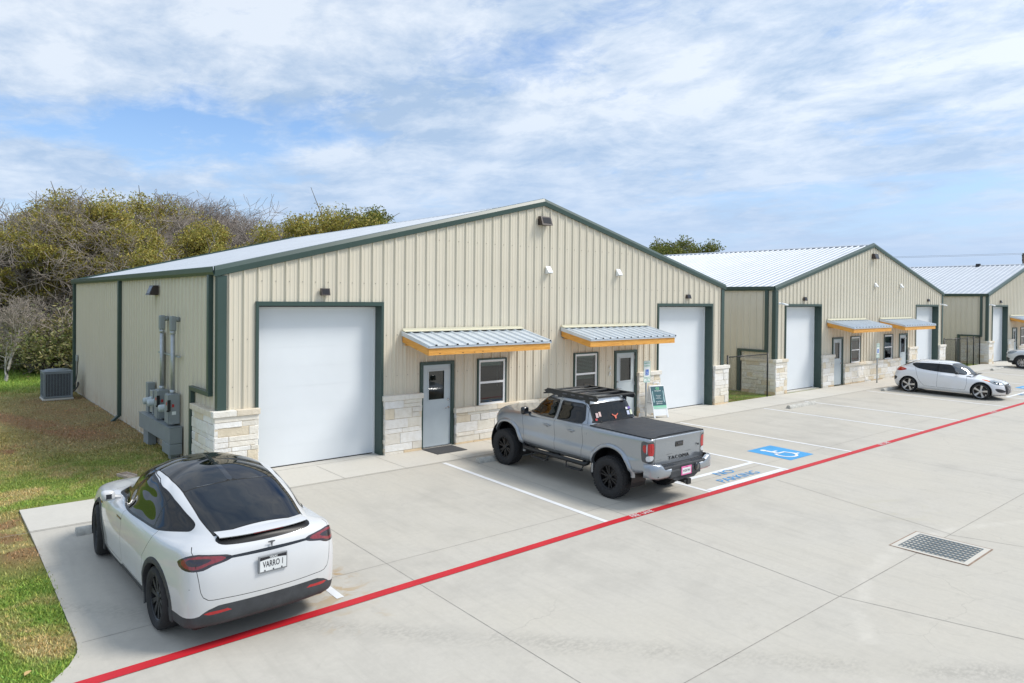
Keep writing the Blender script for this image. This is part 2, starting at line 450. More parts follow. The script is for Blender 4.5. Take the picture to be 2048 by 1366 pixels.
def grid_mesh(name, xs, ys, zf, mat, kind='structure'):
    nx, ny = len(xs), len(ys)
    v = [(x, y, zf(x, y)) for y in ys for x in xs]
    f = [(j * nx + i, j * nx + i + 1, (j + 1) * nx + i + 1, (j + 1) * nx + i) for j in range(ny - 1) for i in range(nx - 1)]
    me = bpy.data.meshes.new(name); me.from_pydata(v, [], f); me.materials.append(mat)
    me.polygons.foreach_set('use_smooth', [True] * len(f))
    o = bpy.data.objects.new(name, me); COL.objects.link(o)
    if kind: o['kind'] = kind
    return o
xs = frange(-900, -60, 120)[:-1] + frange(-60, -14, 4)[:-1] + frange(-14, .5, .12)[:-1] + frange(.5, 20, 3)[:-1] + frange(20, 140, 10)[:-1] + frange(140, 900, 120)
ys = frange(-900, -60, 140)[:-1] + frange(-60, -13, 4)[:-1] + frange(-13, .3, .12)[:-1] + frange(.3, 26, .8)[:-1] + frange(26, 80, 6)[:-1] + frange(80, 900, 120)
grid_mesh('ground', xs, ys, groundz, MAT['turf'])

# --- concrete slabs
def slab(name, ys, mat, zf, xr, skirt=.3):
    mb = MB()
    cols = frange(0, 1, 1 / 12)
    rows = []
    for y in ys:
        x0 = xl(y); rows.append([(x0 + (xr - x0) * (t ** 2.2), y, zf(y)) for t in cols])
    for a, b in zip(rows, rows[1:]):
        for i in range(len(cols) - 1): mb.poly([a[i], b[i], b[i + 1], a[i + 1]])
        mb.poly([a[0], (a[0][0], a[0][1], a[0][2] - skirt), (b[0][0], b[0][1], b[0][2] - skirt), b[0]])
    for i in range(len(cols) - 1):
        a = rows[0]; mb.poly([a[i], a[i + 1], (*a[i + 1][:2], a[i + 1][2] - skirt), (*a[i][:2], a[i][2] - skirt)])
    o = mb.build(name, mat, fixn=False)
    o['kind'] = 'structure'
    return o
walk = slab('sidewalk', [-.03, -.5, -1.0, -1.5], MAT['walk'], lambda y: 0.0, 140)
lot = slab('parking_lot', [-1.5, -1.6] + [-2 - .25 * i for i in range(34)] + [VAL, -11, -12, -13, -14, -20, -31, -70], MAT['lot'], lotz, 140)

def onlot(pts, dz=.004): return [(x, y, lotz(y) + dz) for x, y in pts]
def mark(name, polys, mat, dz=.004, parent=None):
    mb = MB()
    for k, p in enumerate(polys):
        mb.poly(onlot(p, dz + .0004 * (k % 7)))
    return mb.build(name, mat, parent or lot, fixn=False)
def line2(a, b, w):
    a = Vector(a); b = Vector(b); d = (b - a).normalized(); n = Vector((-d.y, d.x)) * w / 2
    return [tuple(a - n), tuple(b - n), tuple(b + n), tuple(a + n)]
def stripe(name, a, b, w, mat, dz=.004, n=1):
    a = Vector(a); b = Vector(b)
    mb = MB()
    for i in range(n):
        q = line2(a.lerp(b, i / n), a.lerp(b, (i + 1) / n), w)
        mb.poly(onlot(q, dz))
    return mb.build(name, mat, lot, fixn=False)
# red fire lane
stripe('fire_lane_stripe', (-3.9, -6.99), (-.5, -6.93), .155, MAT['pred'], .0075)
stripe('fire_lane_stripe', (-.5, -6.93), (4.5, -6.80), .155, MAT['pred'], .0075)
stripe('fire_lane_stripe', (4.5, -6.80), (30, -6.79), .155, MAT['pred'], .0075)
stripe('fire_lane_stripe', (30, -6.79), (110, -6.79), .155, MAT['pred'], .0075)
# stall lines
L = [(-.56, -.56), (4.55, 4.51), (7.65, 7.63), (10.43, 10.70), (13.45, 13.90), (18.28, 18.67), (21.2, 21.76), (26.48, 26.76), (29.6, 29.9), (32.5, 33.0), (35.6, 36.2), (40.3, 41.0), (43.4, 44.0), (48.6, 49.2), (51.7, 52.3), (54.6, 55.3)]
for a, b in L:
    stripe('parking_line', (a, -1.62), (b, -6.715), .105, MAT['pwhite'], .004)
for ox, sk in ((0, 0), (22.1, .12), (44.8, .2)):
    x0, x1 = 7.70 + ox, 10.60 + ox + sk
    stripe('parking_line', (x0, -5.85), (x1, -5.83), .12, MAT['pwhite'], .0045)
    stripe('parking_line', (x0, -6.63), (x1 + .02, -6.62), .15, MAT['pwhite'], .0045)
    if ox: stripe('parking_line', (x0, -4.2), (x1, -4.2), .12, MAT['pwhite'], .0045)

def isa_symbol(T, mat, name, parent, k=1.0, z=0.0, lift=.0004):
    """wheelchair pictogram in a unit square (0..1), T maps (u,v,dz) to 3D"""
    mb = MB()
    def strip(pts, w, n):
        pts = [Vector(p) for p in pts]
        L_, R_ = [], []
        for i, p in enumerate(pts):
            d = (pts[min(i + 1, len(pts) - 1)] - pts[max(0, i - 1)]).normalized(); q = Vector((-d.y, d.x)) * w / 2
            L_.append(p + q); R_.append(p - q)
        for i in range(len(pts) - 1):
            mb.poly([T(*L_[i], n), T(*R_[i], n), T(*R_[i + 1], n), T(*L_[i + 1], n)])
    def disc(c, r, n):
        mb.poly([T(c[0] + r * math.cos(a), c[1] + r * math.sin(a), n) for a in [2 * math.pi * i / 20 for i in range(20)]])
    disc((.40, .86), .075, 0)
    strip([(.405, .78), (.425, .46)], .10, lift)
    strip([(.43, .64), (.62, .64)], .065, lift * 2)
    strip([(.40, .475), (.66, .475), (.745, .19), (.84, .215)], .08, lift * 3)
    arc = [(.47 + .235 * math.cos(a), .30 + .235 * math.sin(a)) for a in [R(128 + i * 232 / 22) for i in range(23)]]
    strip(arc, .065, lift * 4)
    return mb.build(name, mat, parent, fixn=False)
for ox in (0, 22.25, 45.1):
    x0, y0, x1, y1 = 11.63 + ox, -6.27, 12.77 + ox, -5.06
    sq = mark('accessible_symbol', [[(x0, y0), (x1, y0), (x1, y1), (x0, y1)]], MAT['pblue'], .004)
    isa_symbol(lambda u, v, d, x0=x0, y0=y0: (x0 - .06 + u * 1.18, y0 + .08 + v * 1.05, lotz(y0 + .08 + v * 1.05) + .008 + d), MAT['pwhite'], 'wheelchair_pictogram', sq)
sl = math.atan(.0185)
for ox in (0, 22.2):
    text_obj('no_parking_lettering', 'NO', .345, MAT['pblue2'], lot, (9.22 + ox, -5.995, lotz(-5.995) + .007), (sl, 0, 0), sx=1.25, bold=.0)
    text_obj('no_parking_lettering', 'PARKING', .335, MAT['pblue2'], lot, (9.20 + ox, -6.38, lotz(-6.38) + .007), (sl, 0, 0), sx=1.05, bold=.0)
for x, y in ((5.36, -6.805), (15.7, -6.795), (24.9, -6.795), (36.5, -6.795)):
    text_obj('fire_lane_lettering', 'FIRE  LANE', .155, MAT['pred_txt'], lot, (x, y, lotz(y) + .011), (sl, 0, 0), sx=.8, bold=.003)
# sawn joints
def joint(a, b, w=.008, n=1): stripe('sawn_joint', a, b, w, MAT['joint'], .0025, n)
joint((.49, -1.55), (.49, VAL)); joint((.49, VAL), (.6, -14))
joint((5.05, -7.2), (4.78, VAL)); joint((4.78, VAL), (5.35, -13)); joint((5.2, -1.6), (5.05, -7.2), .008)
joint((9.64, -7.05), (8.85, VAL)); joint((8.8, VAL), (9.3, -12.5))
joint((-3.36, -6.03), (4.4, -6.1), .006); joint((4.4, -6.1), (60, -5.9), .006)
for xx in (14.2, 18.8, 23.5, 28.2, 33):
    joint((xx - .3, -1.6), (xx, VAL), .006)
joint((-5, VAL), (7.4, VAL), .009); joint((8.5, VAL), (60, VAL), .009)
joint((-20, -1.56), (100, -1.56), .014)
mbj = MB()
for x in [-.9, .5, 2.1, 3.6, 5.2, 6.8, 8.4, 10, 11.6, 13.2, 14.8, 16.4, 18, 19.6, 21.2, 22.8, 24.4, 26, 27.6, 29.2]:
    mbj.poly([(x, -1.5, .0025), (x + .009, -1.5, .0025), (x + .009, -.12, .0025), (x, -.12, .0025)])
mbj.build('sawn_joint', MAT['joint'], walk, fixn=False)
def arcpts(c, r, a0, a1, n=24): return [(c[0] + r * math.cos(R(a0 + (a1 - a0) * i / n)), c[1] + r * math.sin(R(a0 + (a1 - a0) * i / n))) for i in range(n + 1)]
# --- turf blades near the camera (uncountable: one object)
def blades():
    rng = np.random.default_rng(5)
    P = []
    def area(x0, x1, y0, y1, dens):
        n = int((x1 - x0) * (y1 - y0) * dens)
        return np.stack([rng.uniform(x0, x1, n), rng.uniform(y0, y1, n)], 1)
    pts = np.concatenate([area(-6.5, -3.0, -9, -3.5, 2600), area(-6.8, -3.0, -3.5, .3, 1900), area(-6.0, 0, .3, 4, 1500), area(-5.0, 0, 4, 9, 900), area(-4.2, 0, 9, 18, 380), area(-4, 3, 18, 30, 260), area(18.4, 22.0, .0, 3.5, 500)])
    edge = np.array([xl(y) if y < 0 else 50 for y in pts[:, 1]])
    keep = (pts[:, 0] < edge + rng.normal(-.01, .035, len(pts)))
    keep &= ~((pts[:, 1] > 0) & (pts[:, 0] > -.02) & (pts[:, 0] < 18.3) & (pts[:, 1] < 17.9))
    # thin out over the bare strips
    bare = (pts[:, 1] > -3.6) & (pts[:, 1] < -.4) & (pts[:, 0] > -4.1)
    keep &= ~(bare & (rng.random(len(pts)) < .75))
    wall = (pts[:, 1] > 5) & (pts[:, 1] < 17.5) & (pts[:, 0] > -3.0)
    keep &= ~(wall & (rng.random(len(pts)) < .5))
    pts = pts[keep]; n = len(pts)
    z = np.array([groundz(x, y) for x, y in pts])
    h = rng.uniform(.018, .05, n) * np.where(pts[:, 1] > 18, 2.6, 1.0); w = rng.uniform(.006, .012, n) * np.where(pts[:, 1] > 4, 1.6, 1.0)
    a = rng.uniform(0, 6.283, n); l = rng.uniform(.2, 1.1, n) * h; b = rng.uniform(0, 6.283, n)
    v = np.empty((n, 3, 3))
    v[:, 0] = np.stack([pts[:, 0] - np.cos(a) * w, pts[:, 1] - np.sin(a) * w, z - .004], 1)
    v[:, 1] = np.stack([pts[:, 0] + np.cos(a) * w, pts[:, 1] + np.sin(a) * w, z - .004], 1)
    v[:, 2] = np.stack([pts[:, 0] + np.cos(b) * l, pts[:, 1] + np.sin(b) * l, z + h], 1)
    me = bpy.data.meshes.new('grass')
    me.vertices.add(3 * n); me.vertices.foreach_set('co', v.reshape(-1))
    me.loops.add(3 * n); me.loops.foreach_set('vertex_index', np.arange(3 * n))
    me.polygons.add(n); me.polygons.foreach_set('loop_start', np.arange(n) * 3)
    me.update()
    c = np.ones((n, 3, 4)); g = rng.uniform(.75, 1.45, n)
    c[:, :, :3] = (g[:, None] * np.stack([rng.uniform(.9, 1.25, n), np.ones(n), rng.uniform(.8, 1.2, n)], 1))[:, None, :]
    at = me.color_attributes.new('col', 'FLOAT_COLOR', 'CORNER'); at.data.foreach_set('color', c.reshape(-1))
    me.materials.append(MAT['blade'])
    o = bpy.data.objects.new('grass', me); COL.objects.link(o); o['kind'] = 'stuff'
    o['label'] = 'patchy green and straw coloured turf beside the concrete'; o['category'] = 'grass'
blades()
W, D, ZE = 18.12, 17.87, 4.27
SLOPE = .25
RIB = .3048
def profile(u, phase=0.0):
    """outward offset of the ribbed sheet at u"""
    t = (u + phase) % RIB
    d = min(t, RIB - t)
    if d < .013: return .036
    if d < .034: return .036 * (.034 - d) / .021
    for c in (RIB / 3, 2 * RIB / 3):
        e = abs(t - c)
        if e < .010: return .006
        if e < .022: return .006 * (.022 - e) / .012
    return 0.0
RIBB = sorted(set([round(x, 4) for k in (0, RIB) for x in (k - .034, k - .013, k + .013, k + .034) if 0 <= x < RIB] + [round(c + e, 4) for c in (RIB / 3, 2 * RIB / 3) for e in (-.022, -.01, .01, .022)]))
def rib_panel(mb, u0, u1, bottom, top, openings, place, phase=0.0):
    br = {u0, u1}
    k = math.floor((u0 + phase) / RIB) - 1
    while k * RIB - phase < u1:
        for b in RIBB:
            u = k * RIB + b - phase
            if u0 < u < u1: br.add(u)
        k += 1
    for (a, b, c, d) in openings: br |= {x for x in (a, b) if u0 < x < u1}
    if u0 < W / 2 < u1: br.add(W / 2)
    br = sorted(br)
    for a, b in zip(br, br[1:]):
        if b - a < 1e-5: continue
        mid = (a + b) / 2
        spans = [(bottom, None)]
        cuts = sorted([(c, d) for (x0, x1, c, d) in openings if x0 < mid < x1])
        z = bottom; out = []
        for c, d in cuts:
            if c > z: out.append((z, c))
            z = max(z, d)
        out.append((z, None))
        wa, wb = profile(a + 1e-6, phase), profile(b - 1e-6, phase)
        for z0, z1 in out:
            ta = top(a) if z1 is None else z1; tb = top(b) if z1 is None else z1
            mb.poly([place(a, wa, z0), place(b, wb, z0), place(b, wb, tb), place(a, wa, ta)])
def gable(u): return ZE + .02 + SLOPE * (W / 2 - abs(u - W / 2))

STONE_COLS = [(.80, .78, .73), (.82, .80, .76), (.78, .74, .66), (.80, .76, .68), (.74, .65, .50), (.83, .82, .79), (.79, .75, .66)]
def stones(mb, u0, u1, z0, z1, place, seed, depth=.1):
    """coursed split stone on the plane place(u, w, z); w points out of the wall"""
    rg = random.Random(seed)
    z = z0; row = 0
    while z < z1 - .02:
        h = rg.choice([.10, .12, .16, .18, .23, .26])
        if z + h > z1 - .07: h = z1 - z
        u = u0
        while u < u1 - .01:
            l = rg.uniform(.24, .78) * (1.15 if h < .13 else 1)
            if u + l > u1 - .13: l = u1 - u
            c = rg.choice(STONE_COLS)
            if row == 0 and rg.random() < .6: c = (.72, .57, .38)
            g = rg.uniform(.93, 1.06)
            mb.col = (c[0] * g, c[1] * g, c[2] * g, 1)
            # occasional split of a tall stone into two courses
            parts = [(z, z + h)]
            if h > .19 and rg.random() < .3: parts = [(z, z + h * .5), (z + h * .5, z + h)]
            for pz0, pz1 in parts:
                w = depth + rg.uniform(-.006, .014); e = .004; q = .009
                P = lambda uu, ww, zz: place(uu, ww, zz)
                jit = lambda: rg.uniform(-.006, .006)
                a0, a1, b0, b1 = u + e, u + l - e, pz0 + e, pz1 - e
                v = [P(a0, .0, b0), P(a1, .0, b0), P(a1, .0, b1), P(a0, .0, b1),
                     P(a0, w - q, b0), P(a1, w - q, b0), P(a1, w - q, b1), P(a0, w - q, b1),
                     P(a0 + q, w + jit(), b0 + q), P(a1 - q, w + jit(), b0 + q), P(a1 - q, w + jit(), b1 - q), P(a0 + q, w + jit(), b1 - q)]
                mb.faces(v, [(0, 1, 5, 4), (1, 2, 6, 5), (2, 3, 7, 6), (3, 0, 4, 7), (4, 5, 9, 8), (5, 6, 10, 9), (6, 7, 11, 10), (7, 4, 8, 11), (8, 9, 10, 11)])
            u += l
        z += h; row += 1
    mb.col = (1, 1, 1, 1)
def pl_front(u, w, z): return (u, -w, z)
def pl_left(u, w, z): return (-w, u, z)
def pl_right(u, w, z): return (W + w, u, z)
def cap(mb, x0, x1, y0, y1, z0, z1, seed, axis='x'):
    rg = random.Random(seed); a, b = (x0, x1) if axis == 'x' else (y0, y1); p = a
    while p < b - .01:
        l = rg.uniform(.45, .8)
        if p + l > b - .25: l = b - p
        c = rg.choice([(.80, .75, .65), (.80, .77, .70), (.74, .66, .53), (.82, .79, .72)]); mb.col = (*c, 1)
        if axis == 'x': mb.bbox(p, p + l - .004, y0, y1, z0, z1, .012)
        else: mb.bbox(x0, x1, p, p + l - .004, z0, z1, .012)
        p += l
    mb.col = (1, 1, 1, 1)
G1 = (.80, 3.79); G2 = (14.33, 17.40); GZ = 3.655
D1 = (4.93, 5.90); D2 = (12.19, 13.20); DZ = 2.165
W1 = (6.74, 7.66); W2 = (10.38, 11.34); WZ = (.935, 2.155)
CAPT = 1.43
def make_building():
    b = empty('metal_building', (0, 0, 0))
    ops = [(*G1, -1, GZ), (*G2, -1, GZ), (*D1, -1, DZ), (*D2, -1, DZ), (*W1, *WZ), (*W2, *WZ)]
    mb = MB(); rib_panel(mb, 0.0, W, 0.0, gable, ops, pl_front, .10)
    mb.build('wall_panel', MAT['wall'], b, fixn=False)
    mb = MB(); rib_panel(mb, 0.0, D, 0.0, lambda u: ZE + .0, [], pl_left, .05); mb.build('wall_panel', MAT['wall'], b, fixn=False)
    mb = MB(); rib_panel(mb, 0.0, D, 0.0, lambda u: ZE, [], pl_right, .05); mb.build('wall_panel', MAT['wall'], b, fixn=False)
    mb = MB(); rib_panel(mb, 0.0, W, 0.0, gable, [], lambda u, w, z: (u, D + w, z), .1); mb.build('wall_panel', MAT['wall'], b, fixn=False)
    mb = MB()   # fastener rows on the girts
    k = 0
    while k * RIB < W:
        u = k * RIB + .075 - .10 + RIB
        for z in (1.9, 2.9, 4.15, 5.3):
            if u < W - .1 and z < gable(u) - .3 and not any(a - .06 < u < c + .06 and lo - .05 < z < hi + .05 for (a, c, lo, hi) in ops):
                mb.box(u - .008, u + .008, -.010, .0, z - .008, z + .008)
        k += 1
    mb.build('panel_screws', M('screw_heads', (.30, .27, .22), .5, .3), b)['kind'] = 'stuff'
    # roof slopes: ribs run down the slope
    for side in (0, 1):
        mb = MB(); br = []
        k = -1; y0, y1 = -.03, D + .03
        br = {y0, y1}
        while k * RIB < y1:
            for q in (k * RIB - .046, k * RIB - .016, k * RIB + .016, k * RIB + .046):
                if y0 < q < y1: br.add(q)
            k += 1
        br = sorted(br)
        for a, c in zip(br, br[1:]):
            def rp(y):
                t = y % RIB; d = min(t, RIB - t)
                return .04 if d < .0161 else (.04 * (.046 - d) / .03 if d < .046 else 0)
            ra, rc = rp(a), rp(c)
            if side == 0: X = (-.11, W / 2); 
            else: X = (W + .11, W / 2)
            zz = (ZE + .09 - .11 * SLOPE, ZE + .09 + SLOPE * W / 2)
            N = 6
            for i in range(N):
                xa = X[0] + (X[1] - X[0]) * i / N; xb = X[0] + (X[1] - X[0]) * (i + 1) / N
                za = zz[0] + (zz[1] - zz[0]) * i / N; zb = zz[0] + (zz[1] - zz[0]) * (i + 1) / N
                if side == 0: mb.poly([(xa, a, za + ra), (xb, a, zb + ra), (xb, c, zb + rc), (xa, c, za + rc)])
                else: mb.poly([(xa, a, za + ra), (xa, c, za + rc), (xb, c, zb + rc), (xb, a, zb + ra)])
        mb.build('roof_panel', MAT['roofm'], b, fixn=False)
    zr = ZE + .09 + SLOPE * W / 2
    mb = MB(); mb.prism([(W / 2 - .22, zr - .012), (W / 2, zr + .05), (W / 2 + .22, zr - .012), (W / 2 + .22, zr - .03), (W / 2, zr + .03), (W / 2 - .22, zr - .03)], 'y', -.0, D)
    mb.build('ridge_cap', MAT['roofm'], b)
    # screws on roof/wall girts
    # soffit closing the underside
    for side in (0, 1):
        s = 1 if side == 0 else -1; xe = -.11 if side == 0 else W + .11
        for (yy, sg) in ((0, -1), (D, 1)):
            mb = MB()
            prof = [(.02, .14), (-.045, .13), (-.085, .045), (-.075, -.075), (-.05, -.085), (-.05, -.06), (.02, -.06)]
            va = []
            for (w, dz) in prof: va.append((xe, yy + (w if sg < 0 else -w), ZE + .03 + (-.11) * SLOPE + dz + .02))
            vb = [(W / 2 + s * .0, p[1], p[2] + SLOPE * (W / 2 + .11)) for p in va]
            n = len(va); mb.faces(va + vb, [(i, (i + 1) % n, n + (i + 1) % n, n + i) for i in range(n)] + [tuple(range(n)), tuple(range(n, 2 * n))])
            mb.build('rake_trim', MAT['trim'], b)
    # gutters
    for side in (0, 1):
        mb = MB(); g = [(-.145, ZE + .155), (-.155, ZE + .145), (-.145, ZE + .04), (-.115, ZE - .02), (.0, ZE - .02), (.0, ZE + .0), (-.10, ZE + .0), (-.128, ZE + .05), (-.135, ZE + .155)]
        if side: g = [(W - p[0], p[1]) for p in g]
        mb.prism(g, 'y', -.02, D + .02); mb.build('gutter', MAT['trim'], b)
    # corner trims
    for (x, sx) in ((0, 1), (W, -1)):
        for (y, sy) in ((0, 1), (D, -1)):
            mb = MB()
            h = ZE - .03
            mb.box(min(x - sx * .045, x + sx * .14), max(x - sx * .045, x + sx * .14), min(y - sy * .045, y - sy * .036), max(y - sy * .045, y - sy * .036), 0, h)
            mb.box(min(x - sx * .045, x - sx * .036), max(x - sx * .045, x - sx * .036), min(y - sy * .036, y + sy * .12), max(y - sy * .036, y + sy * .12), 0, h)
            mb.build('corner_trim', MAT['trim'], b)
    # downspouts
    def spout(x, sx, ya, pieces):
        mb = MB()
        for (y0, y1, z0, z1) in pieces: mb.bbox(min(x, x + sx * .1), max(x, x + sx * .1), y0, y1, z0, z1, .008)
        return mb
    for (x, sx) in ((-.036 - .0, -1), (W + .036, 1)):
        mb = spout(x, sx, 0, [(.27, .40, 1.80, ZE - .015), (.27, 1.66, 1.70, 1.80), (1.52, 1.66, .02, 1.70)]); mb.build('downspout', MAT['trim'], b)
        for yy in (9.15, 17.45):
            mb = spout(x, sx, 0, [(yy - .08, yy + .08, .14, ZE - .015)])
            mb.prism([(x, .14), (x + sx * .1, .14), (x + sx * .28, -.02), (x + sx * .18, -.02)], 'y', yy - .08, yy + .08)
            mb.build('downspout', MAT['trim'], b)
    # slab edge
    mb = MB(); mb.box(-.02, W + .02, .0, D + .02, -.4, -.001); mb.build('foundation_slab', MAT['walk'], b)
    # dark core so that nothing is seen through the glass but a dim room
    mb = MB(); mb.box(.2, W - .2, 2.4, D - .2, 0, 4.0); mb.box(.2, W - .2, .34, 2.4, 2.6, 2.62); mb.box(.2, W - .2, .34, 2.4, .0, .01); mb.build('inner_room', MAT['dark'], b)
    # stone piers and wainscot
    def pier(x0, x1, top, seed, wrap=None, name='stone_pier'):
        mb = MB(); body = top - .125
        mb2 = [x0, x1]
        stones(mb, x0, x1, -.06, body, lambda u, w, z: (u, -.05 - w, z), seed, .075)
        # return faces at the ends
        if wrap != 'L': stones(mb, -.125, 0.02, -.06, body, lambda u, w, z: (x0 + .075 - w, u, z), seed + 1, .075)
        if wrap != 'R': stones(mb, -.125, 0.02, -.06, body, lambda u, w, z: (x1 - .075 + w, u, z), seed + 2, .075)
        mb.box(x0 + .02, x1 - .02, -.112, .0, -.06, body, 1)
        cap(mb, x0 - .035, x1 + .035, -.168, -.005, body, top, seed + 3)
        if wrap == 'L':
            stones(mb, -.125, 1.44, -.06, body, lambda u, w, z: (x0 + .075 - w, u, z), seed + 5, .075)
            cap(mb, x0 - .04, .02, -.004, 1.48, body, top, seed + 6, 'y'); mb.box(x0 + .02, -.01, -.03, 1.42, -.06, body, 1)
        if wrap == 'R':
            stones(mb, -.125, 1.44, -.06, body, lambda u, w, z: (x1 - .075 + w, u, z), seed + 8, .075)
            cap(mb, W - .02, x1 + .04, -.004, 1.48, body, top, seed + 9, 'y'); mb.box(W + .01, x1 - .02, -.03, 1.42, -.06, body, 1)
        return mb.build(name, [MAT['stone'], MAT['mortar']], b)
    pier(-.13, G1[0] - .015, CAPT, 11, 'L')
    pier(G1[1] + .055, D1[0] - .03, CAPT, 21)
    pier(D1[1] + .05, D2[0] - .04, .945, 31, None, 'stone_wainscot')
    pier(D2[1] + .04, G2[0] + .02, CAPT + .02, 41)
    pier(G2[1] + .09, W + .25, CAPT, 51, 'R')
    # overhead doors
    for (x0, x1) in (G1, G2):
        mb = MB(); n = 8; h = GZ - .09; yd = .30
        for i in range(n):
            z0 = h * i / n + .0008; z1 = h * (i + 1) / n - .0008
            m = 12
            for j in range(m):
                a = z0 + (z1 - z0) * j / m; c = z0 + (z1 - z0) * (j + 1) / m
                mb.poly([(x0 + .02, yd, a), (x1 - .02, yd, a), (x1 - .02, yd + .0, c - .006), (x0 + .02, yd, c - .006)])
                mb.poly([(x0 + .02, yd, c - .006), (x1 - .02, yd, c - .006), (x1 - .02, yd + .0003, c - .003), (x0 + .02, yd + .0003, c - .003)])
                mb.poly([(x0 + .02, yd + .0003, c - .003), (x1 - .02, yd + .0003, c - .003), (x1 - .02, yd, c), (x0 + .02, yd, c)])
        mb.box(x0 + .01, x1 - .01, yd + .012, yd + .03, 0.02, h)
        od = mb.build('overhead_door', MAT['white'], b, fixn=False)
        mb = MB(); mb.box(x0 + .02, x1 - .02, yd - .004, yd + .05, -.005, .022); mb.build('bottom_seal', MAT['black'], od)
        mb = MB()   # green jambs and header
        mb.box(x0 - .05, x0 + .012, -.052, yd + .06, -.02, GZ + .05); mb.box(x1 - .012, x1 + .05, -.052, yd + .06, -.02, GZ + .05)
        mb.box(x0 + .012, x1 - .012, -.052, yd + .06, GZ - .045, GZ + .05)
        mb.build('door_trim', MAT['trim'], od)
        mb = MB(); mb.box(x0 + .012, x0 + .05, yd - .04, yd - .006, 0, h + .02); mb.box(x1 - .05, x1 - .012, yd - .04, yd - .006, 0, h + .02); mb.box(x0 + .05, x1 - .05, yd - .04, yd - .006, h - .03, h + .02)
        mb.build('weather_strip', MAT['white_vinyl'], od)
    # entry doors
    for (x0, x1), hinge in ((D1, 'L'), (D2, 'R')):
        mb = MB(); a, c = x0 + .055, x1 - .055; y0, y1 = .0, .045
        px0, px1, pz0, pz1 = a + .17, c - .19, 1.205, 1.955
        if hinge == 'R': px0, px1 = a + .19, c - .17
        mb.box(a, px0, y0, y1, .03, DZ - .06); mb.box(px1, c, y0, y1, .03, DZ - .06)
        mb.box(px0, px1, y0, y1, .03, pz0); mb.box(px0, px1, y0, y1, pz1, DZ - .06)
        d = mb.build('entry_door', MAT['doorgrey'], b)
        mb = MB(); mb.box(px0 - .02, px0 + .012, y0 - .012, y0 - .001, pz0 - .02, pz1 + .02); mb.box(px1 - .012, px1 + .02, y0 - .012, y0 - .001, pz0 - .02, pz1 + .02); mb.box(px0 + .012, px1 - .012, y0 - .012, y0 - .001, pz0 - .02, pz0 + .012); mb.box(px0 + .012, px1 - .012, y0 - .012, y0 - .001, pz1 - .012, pz1 + .02)
        mb.build('light_frame', MAT['doorgrey'], d)
        mb = MB(); mb.poly([(px0, .02, pz0), (px1, .02, pz0), (px1, .02, pz1), (px0, .02, pz1)]); mb.build('door_pane', MAT['pane'], d, fixn=False)
        mb = MB()
        for q in np.arange(px0, px1, .035): mb.box(q, q + .024, .15, .152, .9, 2.1)
        mb.build('door_blind', M('grey_blind', (.13, .13, .12), .8), d)
        mb = MB(); mb.box(x0 - .03, x0 + .05, -.05, .07, -.01, DZ + .03); mb.box(x1 - .05, x1 + .03, -.05, .07, -.01, DZ + .03); mb.box(x0 + .05, x1 - .05, -.05, .07, DZ - .055, DZ + .03)
        mb.build('door_frame', MAT['trim'], d)
        hx = c - .075 if hinge == 'L' else a + .075; s = -1 if hinge == 'L' else 1
        mb = MB(); mb.lathe([(.001, -.035), (.028, -.03), (.034, -.004), (.034, .0)], 'y', 16, (hx, y0, 1.19)); mb.build('deadbolt', MAT['chrome'], d)
        mb = MB(); mb.lathe([(.001, -.05), (.02, -.05), (.03, -.004), (.03, .0)], 'y', 16, (hx, y0, .985)); mb.tube([(hx, y0 - .055, .985), (hx + s * .06, y0 - .06, .983), (hx + s * .13, y0 - .055, .978)], .011, 8)
        mb.build('door_handle', MAT['chrome'], d)
        hx = x0 + .052 if hinge == 'L' else x1 - .052
        for z in (.25, 1.1, 1.95):
            mb = MB(); mb.tube([(hx, -.008, z - .06), (hx, -.008, z + .06)], .012, 6); mb.build('hinge', MAT['galv'], d)
        mb = MB(); mb.box(x0 + .05, x1 - .05, -.06, .08, -.005, .026); mb.build('threshold', MAT['chrome'], d)
    # windows
    for k, (x0, x1) in enumerate((W1, W2)):
        z0, z1 = WZ
        mb = MB(); t = .042
        mb.box(x0 - t, x0, -.055, .03, z0 - t, z1 + t); mb.box(x1, x1 + t, -.055, .03, z0 - t, z1 + t); mb.box(x0, x1, -.055, .03, z1, z1 + t); mb.box(x0, x1, -.055, .03, z0 - t, z0)
        w = mb.build('window', MAT['trim'], b)
        mb = MB(); f = .06; zm = (z0 + z1) / 2
        mb.box(x0 + .002, x0 + f, -.035, .03, z0 + .002, z1 - .002); mb.box(x1 - f, x1 - .002, -.035, .03, z0 + .002, z1 - .002)
        for (a, c) in ((z0 + .002, z0 + f), (z1 - f, z1 - .002), (zm - .028, zm + .028)): mb.box(x0 + f, x1 - f, -.033, .03, a, c)
        mb.build('window_frame', MAT['white_vinyl'], w)
        mb = MB(); mb.poly([(x0 + f, -.0, z0 + f), (x1 - f, -.0, z0 + f), (x1 - f, -.0, zm - .02), (x0 + f, -.0, zm - .02)]); mb.poly([(x0 + f, -.012, zm + .02), (x1 - f, -.012, zm + .02), (x1 - f, -.012, z1 - f), (x0 + f, -.012, z1 - f)])
        mb.build('window_pane', MAT['pane'], w, fixn=False)
        mb = MB()
        lowest = z1 - .17 if k == 0 else z0 + .42
        zz = z1 - f - .03; first = True
        mb.box(x0 + f, x1 - f, .05, .09, z1 - f - .05, z1 - f + .02)
        while zz > lowest:
            T = Matrix.Translation((0, .07, zz)) @ Matrix.Rotation(R(28 if k else 55), 4, 'X')
            mb.box(x0 + f + .01, x1 - f - .01, -.024, .024, -.0012, .0012, 0, T); zz -= .042 if k else .016
        mb.tube([(x0 + .70, .045, z1 - .1), (x0 + .70, .045, z1 - .75)], .004, 5)
